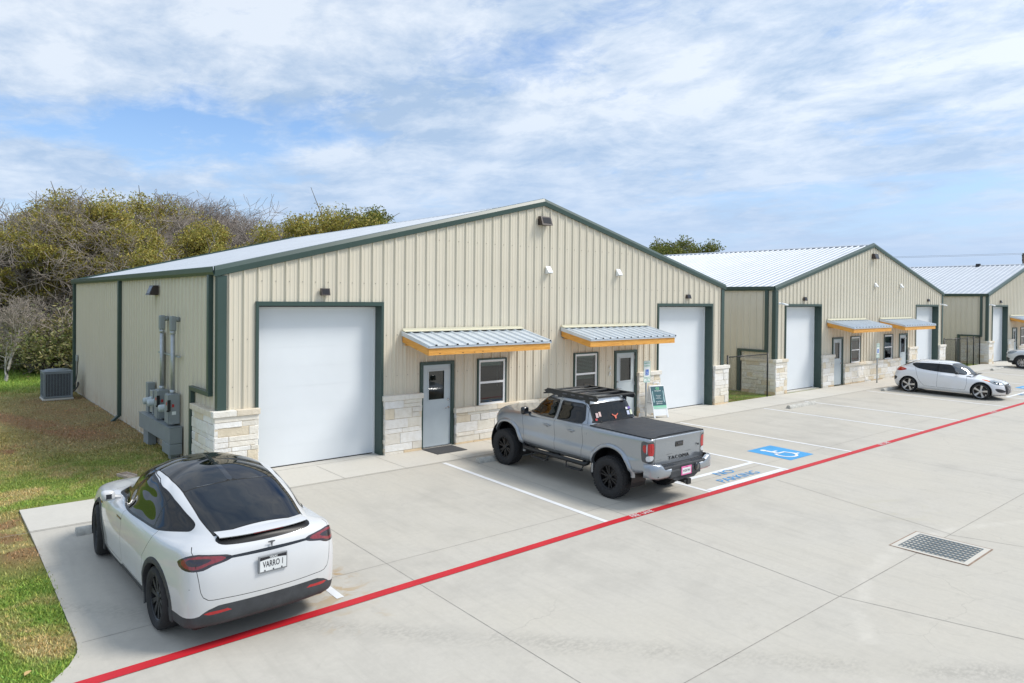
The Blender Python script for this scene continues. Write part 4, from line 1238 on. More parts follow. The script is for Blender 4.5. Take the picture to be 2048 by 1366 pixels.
def white_electric():
    root = empty('electric_car', (0, 0, 0), 0, 'white electric crossover with a black glass roof parked nearest the camera', 'car')
    rows = [
        wl(-2.28, 2.34, .80, .90, .76, {0: .22, 14: .18}, .10, .22),
        wl(-2.44, 2.46, .87, .955, .82, {0: .29, 4: .26, 10: .26, 14: .26}, .11, .24),
        wl(-2.50, 2.52, .885, .985, .85, {0: .47, 14: .46}, .12, .26),
        wl(-2.505, 2.53, .895, 1.0, .87, {0: .72, 14: .66}, .13, .28),
        wl(-2.47, 2.46, .885, .985, .83, {0: .93, 4: .93, 10: .88, 14: .80}, .14, .30),
        wl(-2.42, 1.95, .85, .955, .78, {0: 1.06, 4: 1.04, 10: .985, 14: .95}, .15, .30),
        wl(-2.33, 1.30, .775, .915, .74, {0: 1.145, 4: 1.10, 7: 1.06, 10: 1.04, 14: 1.08}, .17, .30),
        wl(-2.27, 1.20, .745, .895, .72, {0: 1.165, 4: 1.13, 7: 1.09, 10: 1.08, 14: 1.12}, .17, .30),
        wl(-1.80, .76, .695, .795, .665, {0: 1.36, 4: 1.35, 7: 1.33, 10: 1.33, 14: 1.37}, .17, .24),
        wl(-1.22, .28, .60, .685, .58, {0: 1.535, 4: 1.52, 7: 1.52, 10: 1.525, 14: 1.57}, .15, .2),
        wl(-.85, .02, .33, .40, .32, {0: 1.625, 4: 1.62, 7: 1.635, 10: 1.635, 14: 1.65}, .09, .1),
        [(x, 0, z) for x, z in zip(np.linspace(-.6, -.15, 15), np.interp(np.linspace(0, 1, 15), [0, .6, 1], [1.655, 1.675, 1.675]))],
    ]
    sh = Shell(rows, 230, 90)
    AX = (-1.483, 1.483); RW = .365
    for s in (1, -1):
        el = side_of(s)
        k = 'L' if s > 0 else 'R'
        sh.paint('sill', lambda X: X[:, 2] - (.345 - .03 * (X[:, 0] > 0)), lambda c, n, s=s: (c[:, 1] * s > .3) & (c[:, 0] > -1.6) & (c[:, 0] < 2.0))
        dl = smooth_poly([(1.02, 1.05), (.6, 1.05), (-.2, 1.06), (-1.0, 1.10), (-1.68, 1.15), (-1.83, 1.185), (-1.70, 1.26), (-1.25, 1.395), (-.7, 1.485), (-.1, 1.525), (.3, 1.51), (.60, 1.41), (.86, 1.22)], 5)
        # doors, then their gaps
        fd = [(1.06, .36), (1.10, .80), (1.22, 1.04), (.9, 1.28), (.5, 1.5), (-.02, 1.56), (-.02, 1.05), (-.04, .36)]
        rd = [(-.04, .36), (-.02, 1.05), (-.02, 1.56), (-.6, 1.53), (-1.1, 1.44), (-1.42, 1.34), (-1.34, 1.12), (-1.25, .98), (-1.04, .75), (-.98, .36)]
        for nm, pg in (('door_a' + k, fd), ('door_b' + k, rd)):
            sh.paint(nm, fxz(pg), el, skip=['sill'])
        for pg in (fd, rd): sh.paint('gap', band(fxz(pg), .003), el, skip=['sill'])
        sh.paint('wtrim' + k, fxz(dl, .022), lambda c, n, s=s: (c[:, 1] * s > .4) & (c[:, 2] > .98))
        dlq = [p for p in dl]
        for nm, x0, x1 in (('wf' + k, .02, 2), ('wr' + k, -1.14, -.02), ('wq' + k, -2, -1.17)):
            sh.paint(nm, both(fxz(dl), lambda X, x0=x0: x0 - X[:, 0], lambda X, x1=x1: X[:, 0] - x1), lambda c, n, s=s: (c[:, 1] * s > .4) & (c[:, 2] > .98))
        for ax in AX:
            sh.paint('hole', circ(ax, RW, .415), side_of(s, .4))
        # tail lamps
        tl = [(.92 * s, .90), (.90 * s, 1.0), (.70 * s, 1.035), (.50 * s, 1.02), (.42 * s, .955), (.44 * s, .93), (.58 * s, .90), (.70 * s, .865)]
    # roof and rear glass
    yr = lambda x: np.interp(x, [-2.4, -2.2, -1.8, -1.22, -.6, .3, .8, 1.25], [.60, .615, .622, .575, .595, .585, .63, .68])
    top = lambda c, n: (n[:, 2] > .25) & (c[:, 2] > 1.10)
    sh.paint('gap', both(lambda X: np.abs(X[:, 1]) - yr(X[:, 0]) - .012, lambda X: -2.175 - X[:, 0], lambda X: X[:, 0] - 1.2), top)
    sh.paint('rglass', both(lambda X: np.abs(X[:, 1]) - yr(X[:, 0]), lambda X: -2.16 - X[:, 0], lambda X: X[:, 0] + 1.235), top)
    sh.paint('roofL', both(lambda X: np.abs(X[:, 1]) - yr(X[:, 0]), lambda X: .035 - X[:, 1], lambda X: -1.215 - X[:, 0], lambda X: X[:, 0] + .06), top)
    sh.paint('roofR', both(lambda X: np.abs(X[:, 1]) - yr(X[:, 0]), lambda X: .035 + X[:, 1], lambda X: -1.215 - X[:, 0], lambda X: X[:, 0] + .06), top)
    sh.paint('spine', both(lambda X: np.abs(X[:, 1]) - .033, lambda X: -1.21 - X[:, 0], lambda X: X[:, 0] + .06), top)
    sh.paint('wind', both(lambda X: np.abs(X[:, 1]) - yr(X[:, 0]), lambda X: -.04 - X[:, 0], lambda X: X[:, 0] - 1.19), top)
    # rear end
    re = rearN(.18, -1.75)
    hatch = smooth_poly([(.80, 1.10), (.80, .98), (.775, .75), (.72, .585), (.5, .565), (0, .56), (-.5, .565), (-.72, .585), (-.775, .75), (-.80, .98), (-.80, 1.10), (-.6, 1.13), (.6, 1.13)], 4)
    sh.paint('hatch', fyz(hatch), re, only=['body', 'gap'])
    sh.paint('hgap', band(fyz(hatch), .003), lambda c, n: (n[:, 0] < -.18) & (c[:, 0] < -1.75) & (c[:, 2] < 1.06))
    # bumper seam
    sh.paint('hgap', band(lambda X: X[:, 2] - (.66 + .05 * np.clip((np.abs(X[:, 1]) - .8) * 5, 0, 1)), .0028), lambda c, n: (c[:, 0] < -1.95) & (np.abs(c[:, 1]) > .79) & (c[:, 2] > .5))
    # black band under the lip, the shadow in its recess put into the colour
    sh.paint('recess', fyz(smooth_poly([(.60, 1.095), (.61, 1.13), (.5, 1.135), (0, 1.14), (-.5, 1.135), (-.61, 1.13), (-.60, 1.095), (-.45, 1.070), (0, 1.062), (.45, 1.070)], 4)), re)
    # lamps with dark surround
    for s in (1, -1):
        k = 'L' if s > 0 else 'R'
        rl = lambda c, n, s=s: (c[:, 0] < -1.9) & (c[:, 1] * s > .2)
        # lamp outline measured along the wrapped surface
        u = lambda X: np.abs(X[:, 1]) + np.clip(X[:, 0] + 2.36, 0, 1) * 1.0
        F = lambda pts: (lambda X: sd_poly(np.stack([u(X), X[:, 2]], 1), pts))
        outl = smooth_poly([(.43, .945), (.48, .985), (.80, 1.012), (1.02, .98), (1.19, .905), (1.12, .86), (.93, .835), (.74, .842), (.64, .885), (.50, .915)], 2)
        inn = smooth_poly([(.49, .950), (.55, .978), (.80, .995), (1.0, .965), (1.10, .92), (1.06, .885), (.92, .858), (.77, .862), (.68, .90), (.56, .925)], 2)
        core = smooth_poly([(.63, .945), (.70, .968), (.96, .958), (1.0, .925), (.94, .893), (.78, .893), (.71, .92)], 2)
        sh.paint('lamp' + k, F(outl), rl); sh.paint('lred' + k, F(inn), rl); sh.paint('lcore' + k, F(core), rl)
        sh.paint('lseam', both(band(lambda X: u(X) - .815, .005), F(outl)), rl)
    # gloss strip between the lamps
    sh.paint('strip', fyz([(.50, .938), (.50, .965), (0, .975), (-.50, .965), (-.50, .938), (0, .935)]), re)
    # lower cladding with the raised centre
    lo = lambda X: X[:, 2] - np.interp(np.abs(X[:, 1]), [0, .58, .70, .78, 1.0], [.515, .51, .47, .405, .37])
    sh.paint('lower', lo, lambda c, n: (c[:, 0] < -1.72))
    for s in (1, -1): sh.paint('refl' + ('L' if s > 0 else 'R'), fyz([(.44 * s, .435), (.47 * s, .47), (.70 * s, .445), (.77 * s, .415), (.75 * s, .405)]), lambda c, n: c[:, 0] < -2.1)
    # plate recess
    sh.paint('prec', band(fyz(smooth_poly([(.42, .90), (.40, .74), (.30, .70), (0, .695), (-.30, .70), (-.40, .74), (-.42, .90), (0, .915)], 4)), .004), re, only=['hatch'])
    sh.paint('rseam', both(lambda X: np.abs(X[:, 1]) - yr(X[:, 0]), lambda X: np.abs(X[:, 0] + 1.225 - .10 * X[:, 1] ** 2) - .006), top)
    sh.drop('hole')
    P = MAT
    spec = {'body': ('body', P['pearl']), 'sill': ('sill_cladding', P['clad']), 'gap': ('panel_gap', P['gap']), 'hgap': ('panel_gap', P['gap']), 'hatch': ('tailgate', P['pearl']), 'prec': ('tailgate_crease', M('crease_shade', (.60, .61, .62), .4), 'hatch'), 'recess': ('spoiler_recess', P['satin'], 'hatch'),
            'rglass': ('rear_window', P['glass_roof']), 'roofL': ('roof_glass', P['glass_roof']), 'roofR': ('roof_glass', P['glass_roof']), 'rseam': ('glass_seam', M('seam_grey', (.10, .11, .12), .5)), 'spine': ('roof_spine', P['gloss']), 'wind': ('windshield', P['glass_clear']),
            'strip': ('lamp_strip', P['gloss'], 'hatch'), 'lower': ('bumper_cladding', P['clad']), 'reflL': ('reflector', P['lamp_red'], 'lower'), 'reflR': ('reflector', P['lamp_red'], 'lower'), 'lseam': ('lamp_seam', P['gap'], 'lampL')}
    for k in 'LR':
        spec.update({'door_a' + k: ('door', P['pearl']), 'door_b' + k: ('door', P['pearl']), 'wtrim' + k: ('window_trim', P['satin']), 'wf' + k: ('side_window', P['glass_clear']), 'wr' + k: ('side_window', P['glass_dark']), 'wq' + k: ('quarter_window', P['glass_dark']),
                     'lamp' + k: ('tail_lamp', P['lamp_dark']), 'lred' + k: ('lamp_lens', P['lamp_dim'], 'lamp' + k), 'lcore' + k: ('lamp_core', P['lamp_dark'], 'lamp' + k)})
    shf = sh
    wheels = []
    for s in (1, -1):
        for i, ax in enumerate(AX):
            flare(root, sh, ax, RW, .412, s, P['clad'], .062, .012, -20 if i else -26, 196 if i == 0 else 200, 'arch_trim')
            well(root, ax, RW, .43, .55, .93, s)
            wheel(root, ax, s * .845, RW, .275 if i == 0 else .255, .262, 'turbine', P['rimdark'], 0, R(-7) if i else 0)
    parts = sh.out(spec, root)
    # spoiler lip
    mb = MB(); mb.smooth = True
    n = 24; ring = []
    for i in range(n + 1):
        t = -1 + 2 * i / n; y = .60 * t; xb = -2.31 + .10 * abs(t) ** 2.4
        zt = 1.172 - .012 * t * t
        ring.append([(xb + .10, y, zt + .012), (xb - .06, y, zt + .004), (xb - .085, y, zt - .008), (xb - .075, y, zt - .022), (xb + .06, y, zt - .022)])
    k = 5; mb.faces([p for g in ring for p in g], [(i * k + j, i * k + j + 1, (i + 1) * k + j + 1, (i + 1) * k + j) for i in range(n) for j in range(k - 1)])
    sp = mb.build('spoiler', P['pearl'], root, autosmooth=40)
    mb = MB(); mb.box(-2.392, -2.388, -.20, .20, 1.150, 1.158); mb.build('brake_light', P['lamp_dim'], sp)
    # underbody
    mb = MB(); mb.bbox(-2.25, 2.2, -.80, .80, .19, .34, .05); mb.build('underbody', P['black'], root)
    mb = MB(); mb.bbox(-1.9, 1.9, -.52, .52, .3, .62, .05); mb.build('cabin_floor', P['seat'], root)
    for y in (.4, -.4):
        seat(root, .25, y, .55); seat(root, -.65, y, .58)
    mb = MB(); mb.bbox(.75, 1.25, -.72, .72, .80, .98, .06); mb.build('dashboard', P['seat'], root)
    for s in (1, -1): mirror_part(root, .70, s * .90, 1.0, s, P['pearl'], .17, .14, .16)
    # handles
    for s in (1, -1):
        for nm, x0, x1 in (('door_a', -.02, .24), ('door_b', -.40, -.16)):
            if nm == 'door_b': continue
            y = sh.ybody(.1, .93, s); mb = MB(); mb.bbox(-.01, .20, min(s * (y - .012), s * (y + .006)), max(s * (y - .012), s * (y + .006)), .905, .935, .006); mb.build('door_handle', P['gloss'], parts.get(nm + ('L' if s > 0 else 'R'), root))
        y = sh.ybody(1.26, .85, s); mb = MB(); mb.bbox(1.20, 1.30, min(s * (y - .01), s * (y + .006)), max(s * (y - .01), s * (y + .006)), .82, .86, .005); mb.build('side_camera', P['gloss'], root)
    # number plate
    xr = -2.512
    pl = empty('number_plate', (0, 0, 0)); pl.parent = root
    mb = MB(); mb.bbox(-2.53, -2.505, -.17, .17, .725, .905, .006); fr = mb.build('plate_frame', M('grey_plate_frame', (.22, .23, .24), .4), pl)
    mb = MB(); mb.poly([(-2.532, .155, .74), (-2.532, -.155, .74), (-2.532, -.155, .893), (-2.532, .155, .893)]); mb.build('plate_face', P['plate'], pl, fixn=False)
    mb = MB(); n = 12
    for i in range(n):
        a, b = -.155 + .31 * i / n, -.155 + .31 * (i + 1) / n; za = .868 - .012 * math.cos(a * 10); zb = .868 - .012 * math.cos(b * 10)
        za = .858 + .5 * a * a * -1 + .012; zb = .858 - .5 * b * b + .012
        mb.poly([(-2.5335, b, zb - .004), (-2.5335, a, za - .004), (-2.5335, a, .893), (-2.5335, b, .893)])
    mb.build('plate_header', P['platetxt'], pl, fixn=False)
    rot = (R(90), 0, R(-90))
    text_obj('plate_lettering', 'TEXAS', .032, P['plate'], pl, (-2.5345, 0, .879), rot, bold=.0008)
    text_obj('plate_lettering', 'VARRO 1', .098, P['platetxt'], pl, (-2.5335, 0, .802), rot, sx=.62, bold=.0012)
    mb = MB()
    for y in (-.1, 0, .1):
        mb.poly([(-2.5335, y + .011 * math.cos(R(90 + 144 * q)), .748 + .011 * math.sin(R(90 + 144 * q))) for q in range(5)])
    mb.build('plate_star', P['platetxt'], pl, fixn=False)
    # emblem: a broad-armed letter with a swallow-tail top
    mb = MB(); xe = -2.478
    def pe(y, z): return (xe - (1.03 - z) * .2, y, z)
    mb.poly([pe(.045, 1.046), pe(.04, 1.034), pe(.014, 1.030), pe(.0, .965), pe(-.014, 1.030), pe(-.04, 1.034), pe(-.045, 1.046), pe(0, 1.052)]); mb.build('emblem', M('emblem_grey', (.12, .12, .125), .3, .6), root, fixn=False)
    def fn(a):
        wx = np.clip((-1.25 - a[:, 0]) / .85, 0, 1); b = a.copy()
        b[:, 2] += wx * (np.interp(a[:, 2], [.50, .80, 1.12, 1.18, 1.45], [0, .062, .055, .045, 0]))
        b[:, 1] *= 1 - .125 * wx * np.clip((a[:, 2] - 1.03) / .10, 0, 1)
        return b
    warp_children(root, fn)
    return root
T1 = white_electric()
place_car(T1, -1.74, -4.66, R(92.2))
def grey_pickup():
    root = empty('pickup_truck', (0, 0, 0), 0, 'grey lifted pickup truck with black roof rack and black bed cover', 'pickup truck')
    LIFT = .07
    ZB = 1.36           # bed rail
    def rowz(zr, zs, zf): return {0: zr, 3: zr, 5: zs, 9: zs, 11: zf, 14: zf}
    rows = [
        wl(-2.60, 2.32, .86, .86, .74, {0: .72, 3: .70, 5: .60, 9: .58, 11: .58, 14: .56}, .03, .30),
        wl(-2.66, 2.42, .905, .925, .80, {0: .76, 3: .74, 5: .66, 9: .64, 11: .64, 14: .62}, .03, .30),
        wl(-2.68, 2.46, .912, .958, .84, {0: .92, 3: .89, 5: .82, 9: .82, 11: .80, 14: .78}, .03, .30),
        wl(-2.68, 2.46, .915, .955, .84, {0: .97, 3: .94, 5: .86, 9: .86, 11: .84, 14: .82}, .03, .30),
        wl(-2.683, 2.46, .915, .928, .845, {0: 1.01, 3: .98, 5: .92, 9: .92, 11: .89, 14: .87}, .03, .30),
        wl(-2.685, 2.46, .915, .935, .85, {0: 1.12, 3: 1.12, 9: 1.06, 11: 1.02, 14: 1.0}, .03, .30),
        wl(-2.69, 2.40, .91, .94, .82, {0: 1.28, 3: 1.28, 5: 1.27, 8: 1.24, 11: 1.18, 14: 1.16}, .03, .30),
        wl(-2.70, 2.33, .90, .925, .78, {0: ZB, 3: ZB - .01, 5: ZB - .015, 7: ZB - .02, 9: 1.31, 10: 1.27, 11: 1.24, 14: 1.25}, .03, .28),
        wl(-2.66, 2.24, .865, .895, .72, {0: ZB + .012, 3: ZB + .004, 5: ZB, 7: ZB + .0, 9: 1.335, 10: 1.31, 11: 1.29, 14: 1.30}, .03, .26),
    ]
    # greenhouse rows: rear wall of the cab at x ~ -.80
    def gh(xr, xf, yr, yw, yf, z, bow=.015, bf=.10):
        r = wl(xr, xf, yr, yw, yf, z, .02 + bow, bf, (.02, .10, .26, .46, .66, .82, .95)); return r
    rows += [
        gh(-.83, 1.30, .73, .885, .74, {0: ZB + .012, 3: ZB + .004, 7: ZB + .01, 9: ZB + .0, 10: 1.33, 14: 1.36}, .02, .16),
        gh(-.82, 1.14, .72, .862, .72, {0: ZB + .05, 3: ZB + .05, 7: ZB + .04, 9: ZB + .035, 10: 1.37, 14: 1.43}, .02, .15),
        gh(-.745, .93, .665, .775, .655, {0: 1.62, 7: 1.60, 10: 1.60, 14: 1.64}, .03, .13),
        gh(-.66, .70, .60, .685, .59, {0: 1.83, 3: 1.815, 7: 1.80, 10: 1.79, 14: 1.82}, .03, .10),
        gh(-.62, .60, .555, .635, .54, {0: 1.868, 3: 1.855, 7: 1.85, 10: 1.845, 14: 1.865}, .03, .09),
        gh(-.50, .42, .32, .36, .30, {0: 1.892, 7: 1.905, 14: 1.90}, .02, .05),
        [(x, 0, 1.91) for x in np.linspace(-.38, .05, 15)],
    ]
    sh = Shell(rows, 250, 100)
    AX = (-1.618, 1.618); RW = .405
    P = MAT
    for s in (1, -1):
        k = 'L' if s > 0 else 'R'; el = side_of(s)
        fd = [(.98, .66), (1.03, 1.0), (1.08, 1.32), (.78, 1.70), (.55, 1.80), (.12, 1.86), (.10, 1.30), (.06, .66)]
        rd = [(.06, .66), (.10, 1.30), (.12, 1.86), (-.45, 1.86), (-.63, 1.70), (-.70, 1.36), (-.725, 1.05), (-.72, .86), (-.70, .66)]
        for nm, pg in (('door_a' + k, fd), ('door_b' + k, rd)): sh.paint(nm, fxz(pg), el)
        for pg in (fd, rd): sh.paint('gap', band(fxz(pg), .0035), el)
        # gap between cab and bed
        sh.paint('gap', both(lambda X: np.abs(X[:, 0] + .845) - .007, lambda X: X[:, 2] - 1.37), lambda c, n, s=s: (c[:, 1] * s > .7))
        # side glass
        fw_ = smooth_poly([(1.00, 1.385), (.5, 1.385), (.17, 1.385), (.16, 1.5), (.17, 1.765), (.50, 1.765), (.66, 1.735), (.86, 1.57)], 1)
        rw_ = smooth_poly([(.05, 1.385), (-.2, 1.385), (-.56, 1.385), (-.60, 1.45), (-.53, 1.74), (-.45, 1.765), (.05, 1.765)], 1)
        gl = lambda c, n, s=s: (c[:, 1] * s > .5) & (c[:, 2] > 1.36) & (n[:, 1] * s > .25)
        sh.paint('wtrim' + k, lambda X: np.minimum(sd_poly(X[:, [0, 2]], fw_, .03), sd_poly(X[:, [0, 2]], rw_, .03)), gl)
        sh.paint('wf' + k, fxz(fw_), gl); sh.paint('wr' + k, fxz(rw_), gl)
        for ax in AX: sh.paint('hole', circ(ax, RW + .10, .515), side_of(s, .5))
        # fuel flap
        if s > 0: sh.paint('gap', band(fxz(smooth_poly([(-1.03, 1.17), (-1.03, 1.02), (-.90, 1.02), (-.90, 1.17)], 3)), .003), el)
        # tail lamps wrap the rear corner
        tl = lambda c, n, s=s: (c[:, 0] < -2.3) & (c[:, 1] * s > .66)
        u = lambda X: np.abs(X[:, 1]) + np.clip(X[:, 0] + 2.62, 0, 1)
        F = lambda pts: (lambda X: sd_poly(np.stack([u(X), X[:, 2]], 1), pts))
        sh.paint('lamp' + k, F(smooth_poly([(.755, 1.275), (.755, .90), (.80, .865), (1.00, .88), (1.09, .93), (1.10, 1.28), (.93, 1.30)], 3)), tl)
        sh.paint('lred' + k, F(smooth_poly([(.77, 1.245), (.77, 1.02), (.90, 1.02), (.92, 1.25), (.84, 1.265)], 3)), tl)
        sh.paint('lred' + k, F(smooth_poly([(.965, 1.23), (.965, 1.06), (1.04, 1.09), (1.06, 1.21)], 3)), tl)
        sh.paint('lwht' + k, F(smooth_poly([(.785, 1.0), (.785, .92), (.95, .91), (.95, 1.0)], 3)), tl)
        sh.paint('lwht' + k, F([(.915, 1.03), (.93, 1.26), (.955, 1.26), (.95, 1.03)]), tl)
        # head lamp
        hl = lambda c, n, s=s: (c[:, 0] > 1.9) & (c[:, 1] * s > .4)
        sh.paint('head' + k, fxz(smooth_poly([(2.12, 1.19), (2.2, 1.05), (2.5, 1.02), (2.5, 1.20)], 3)), hl)
        sh.paint('amb' + k, fxz([(2.12, 1.14), (2.17, 1.06), (2.26, 1.07), (2.24, 1.15)]), hl)
    # bed cover and cab back glass
    dk = lambda c, n: (n[:, 2] > .5) & (c[:, 0] < -.8) & (c[:, 2] > ZB - .05)
    sh.paint('gap', both(lambda X: np.abs(X[:, 1]) - .845, lambda X: -2.625 - X[:, 0], lambda X: X[:, 0] + .87), dk)
    rw = smooth_poly([(.645, 1.44), (.60, 1.70), (.54, 1.775), (0, 1.79), (-.54, 1.775), (-.60, 1.70), (-.645, 1.44), (-.62, 1.415), (0, 1.415), (.62, 1.415)], 4)
    rr = lambda c, n: (n[:, 0] < -.4) & (c[:, 0] > -1.2) & (c[:, 0] < -.3) & (c[:, 2] > 1.36)
    sh.paint('btrim', fyz(rw, .022), rr); sh.paint('bglass', fyz(rw), rr)
    sh.paint('bbar', both(lambda X: np.abs(np.abs(X[:, 1]) - .20) - .014, fyz(rw)), rr)
    sh.paint('brake', fyz([(.17, 1.822), (-.17, 1.822), (-.16, 1.862), (.16, 1.862)]), lambda c, n: (c[:, 0] < -.5) & (c[:, 0] > -.9) & (c[:, 2] > 1.8) & (n[:, 0] < -.2))
    # windshield
    ws = lambda c, n: (n[:, 0] > .3) & (c[:, 0] > .2) & (c[:, 2] > 1.40)
    sh.paint('wind', fyz(smooth_poly([(.68, 1.44), (.56, 1.80), (0, 1.82), (-.56, 1.80), (-.68, 1.44), (0, 1.43)], 3)), ws)
    # tailgate
    re = lambda c, n: (n[:, 0] < -.3) & (c[:, 0] < -2.5)
    tg = [(.735, 1.37), (.735, .80), (-.735, .80), (-.735, 1.37)]
    sh.paint('tailgate', fyz(tg), lambda c, n: (c[:, 0] < -2.5) & (n[:, 0] < -.3))
    sh.paint('gap', band(fyz(tg), .004), re)
    # swoosh line under the lettering band, its crease shade painted as a dark stripe
    def swoosh(X):
        y = np.abs(X[:, 1]); zc = np.interp(y, [0, .40, .52, .74], [.985, .985, .905, .895]); return np.abs(X[:, 2] - zc) - .005
    sh.paint('crease', swoosh, re, only=['tailgate'])
    sh.drop('hole')
    cre = M('tailgate_crease', (.10, .105, .11), .4, .5)
    spec = {'body': ('body', P['silver']), 'gap': ('panel_gap', P['gap']), 'btrim': ('window_trim', P['black']), 'bglass': ('rear_window', P['glass_dark']), 'bbar': ('window_divider', P['gap']), 'brake': ('brake_light', P['lamp_clear']), 'wind': ('windshield', P['glass_clear']),
            'tailgate': ('tailgate', P['silver']), 'crease': ('tailgate_crease', cre, 'tailgate')}
    for k in 'LR':
        spec.update({'door_a' + k: ('door', P['silver']), 'door_b' + k: ('door', P['silver']), 'wtrim' + k: ('window_trim', P['black']), 'wf' + k: ('side_window', P['glass_mid']), 'wr' + k: ('side_window', P['glass_dark']),
                     'lamp' + k: ('tail_lamp', M('lamp_housing', (.10, .105, .11), .3, .3)), 'lred' + k: ('lamp_lens', P['lamp_red'], 'lamp' + k), 'lwht' + k: ('reverse_lens', P['lamp_clear'], 'lamp' + k), 'head' + k: ('headlight', P['lamp_clear']), 'amb' + k: ('turn_signal', P['lamp_amber'], 'head' + k)})
    for s in (1, -1):
        for i, ax in enumerate(AX):
            flare(root, sh, ax, RW + .10, .512, s, P['silver'], .075, .038, -12, 179 if i == 0 else 190, 'wheel_arch')
            well(root, ax, RW + .10, .545, .45, .90, s)
            wheel(root, ax, s * .805, RW, .285, .235, 'six', P['rimblack'], 46, 0)
    parts = sh.out(spec, root)
    # bed cover: soft roll-up sheet with a slack rim
    mb = MB(); mb.smooth = True; nx, ny = 30, 12; g = []
    for i in range(nx + 1):
        x = -2.63 + 1.76 * i / nx
        for j in range(ny + 1):
            y = -.84 + 1.68 * j / ny; e = min(1, min(j, ny - j) / 2.0)
            z = ZB + .022 + .022 * e - .004 * math.cos(i * math.pi / 2.5) * (1 - abs(j / ny * 2 - 1) ** 3)
            g.append((x, y, z))
    mb.faces(g, [(i * (ny + 1) + j, (i + 1) * (ny + 1) + j, (i + 1) * (ny + 1) + j + 1, i * (ny + 1) + j + 1) for i in range(nx) for j in range(ny)])
    mb.smooth = False
    mb.box(-2.64, -.87, -.855, -.835, ZB - .01, ZB + .026); mb.box(-2.64, -.87, .835, .855, ZB - .01, ZB + .026); mb.box(-2.655, -2.63, -.855, .855, ZB - .01, ZB + .03)
    mb.build('bed_cover', M('black_vinyl_cover', (.030, .032, .036), .55, 0, .15, 6, .15, 200), root, fixn=False)
    for y in (-.5, .5):
        mb = MB(); mb.bbox(-.90, -.86, y - .03, y + .03, ZB + .03, ZB + .07, .008); mb.build('cover_clamp', P['black'], root)
    # doors' handles
    for s in (1, -1):
        for nm, x in (('door_a', .20), ('door_b', -.50)):
            y = sh.ybody(x, 1.17, s); mb = MB(); mb.bbox(x, x + .20, min(s * (y - .004), s * (y + .03)), max(s * (y - .004), s * (y + .03)), 1.165, 1.20, .014); mb.lathe([(.001, s * (y + .004)), (.045, s * (y + .003)), (.05, s * (y - .01))], 'y', 14, (x + .09, 0, 1.18))
            mb.build('door_handle', M('handle_paint', (.33, .345, .36), .3, .5), parts[nm + ('L' if s > 0 else 'R')])
        mirror_part(root, .90, s * .90, 1.335, s, P['silver'] if False else P['gloss'], .20, .19, .10)
        # rain visors
        for a, b in ((.14, .62), (-.52, .06)):
            mb = MB()
            pts = [(x, s * (sh.ybody(x, 1.765 - max(0, (x - .3)) * .35, s) + .012), 1.765 - max(0, x - .3) * .35) for x in np.linspace(a, b, 8)]
            for p, q in zip(pts, pts[1:]): mb.poly([p, q, (q[0], q[1] + s * .022, q[2] - .055), (p[0], p[1] + s * .022, p[2] - .055)])
            mb.build('rain_visor', P['gloss'], root, fixn=False)
    # step bars
    for s in (1, -1):
        mb = MB(); y = s * .93; z = .53
        mb.tube([(1.02, s * .86, z + .06), (.95, y, z), (-.80, y, z), (-.90, s * .86, z + .04)], .045, 10)
        for x in (.85, .05, -.70): mb.tube([(x, y, z), (x, s * .6, z + .08)], .025, 6)
        b = mb.build('step_bar', P['blackmet'], root)
        for x in (.45, -.55):
            mb = MB(); mb.tube([(x + .26, y, z), (x + .22, y + s * .06, z - .13), (x - .2, y + s * .06, z - .13), (x - .24, y, z)], .018, 6); mb.bbox(x - .20, x + .21, min(y - s * .02, y + s * .09), max(y - s * .02, y + s * .09), z - .15, z - .125, .006); mb.build('step_plate', P['blackmet'], b)
    # roof rack: two deep side rails, wind deflector and cross slats
    zr = 1.945; rk = empty('roof_rack', (0, 0, 0)); rk.parent = root
    for s in (1, -1):
        mb = MB(); y = s * .62
        mb.prism([(-.86, zr), (-.80, zr - .075), (.38, zr - .075), (.66, zr - .03), (.70, zr), (.60, zr + .045), (-.80, zr + .045)], 'y', min(y, y - s * .025), max(y, y - s * .025))
        mb.prism([(-.80, zr + .043), (.60, zr + .043), (.60, zr + .06), (-.80, zr + .06)], 'y', min(y + s * .01, y - s * .05), max(y + s * .01, y - s * .05))
        r_ = mb.build('rack_rail', P['blackmet'], rk)
        mb = MB()
        for x in (-.66, -.38, -.14, .10): mb.box(x - .06, x + .06, min(y + s * .001, y + s * .003), max(y + s * .001, y + s * .003), zr - .02, zr + .008)
        mb.build('rail_slot', M('rail_slot', (.10, .10, .11), .6), r_)
        for x in (-.55, .25):
            mb = MB(); mb.bbox(x - .05, x + .05, min(y, y - s * .04), max(y, y - s * .04), zr - .17, zr - .07, .01); mb.build('rack_foot', P['blackmet'], rk)
    for x in (-.78, -.42, -.06, .20, .46):
        mb = MB(); mb.bbox(x - .035, x + .035, -.60, .60, zr + .012, zr + .05, .01); mb.build('cross_slat', P['blackmet'], rk)
    mb = MB(); mb.prism([(.50, zr - .06), (.72, zr - .10), (.74, zr - .08), (.55, zr + .02)], 'y', -.60, .60); mb.build('wind_deflector', P['blackmet'], rk)
    # rear bumper: painted corners, black step, plate, hitch
    bp = empty('rear_bumper', (0, 0, 0)); bp.parent = root
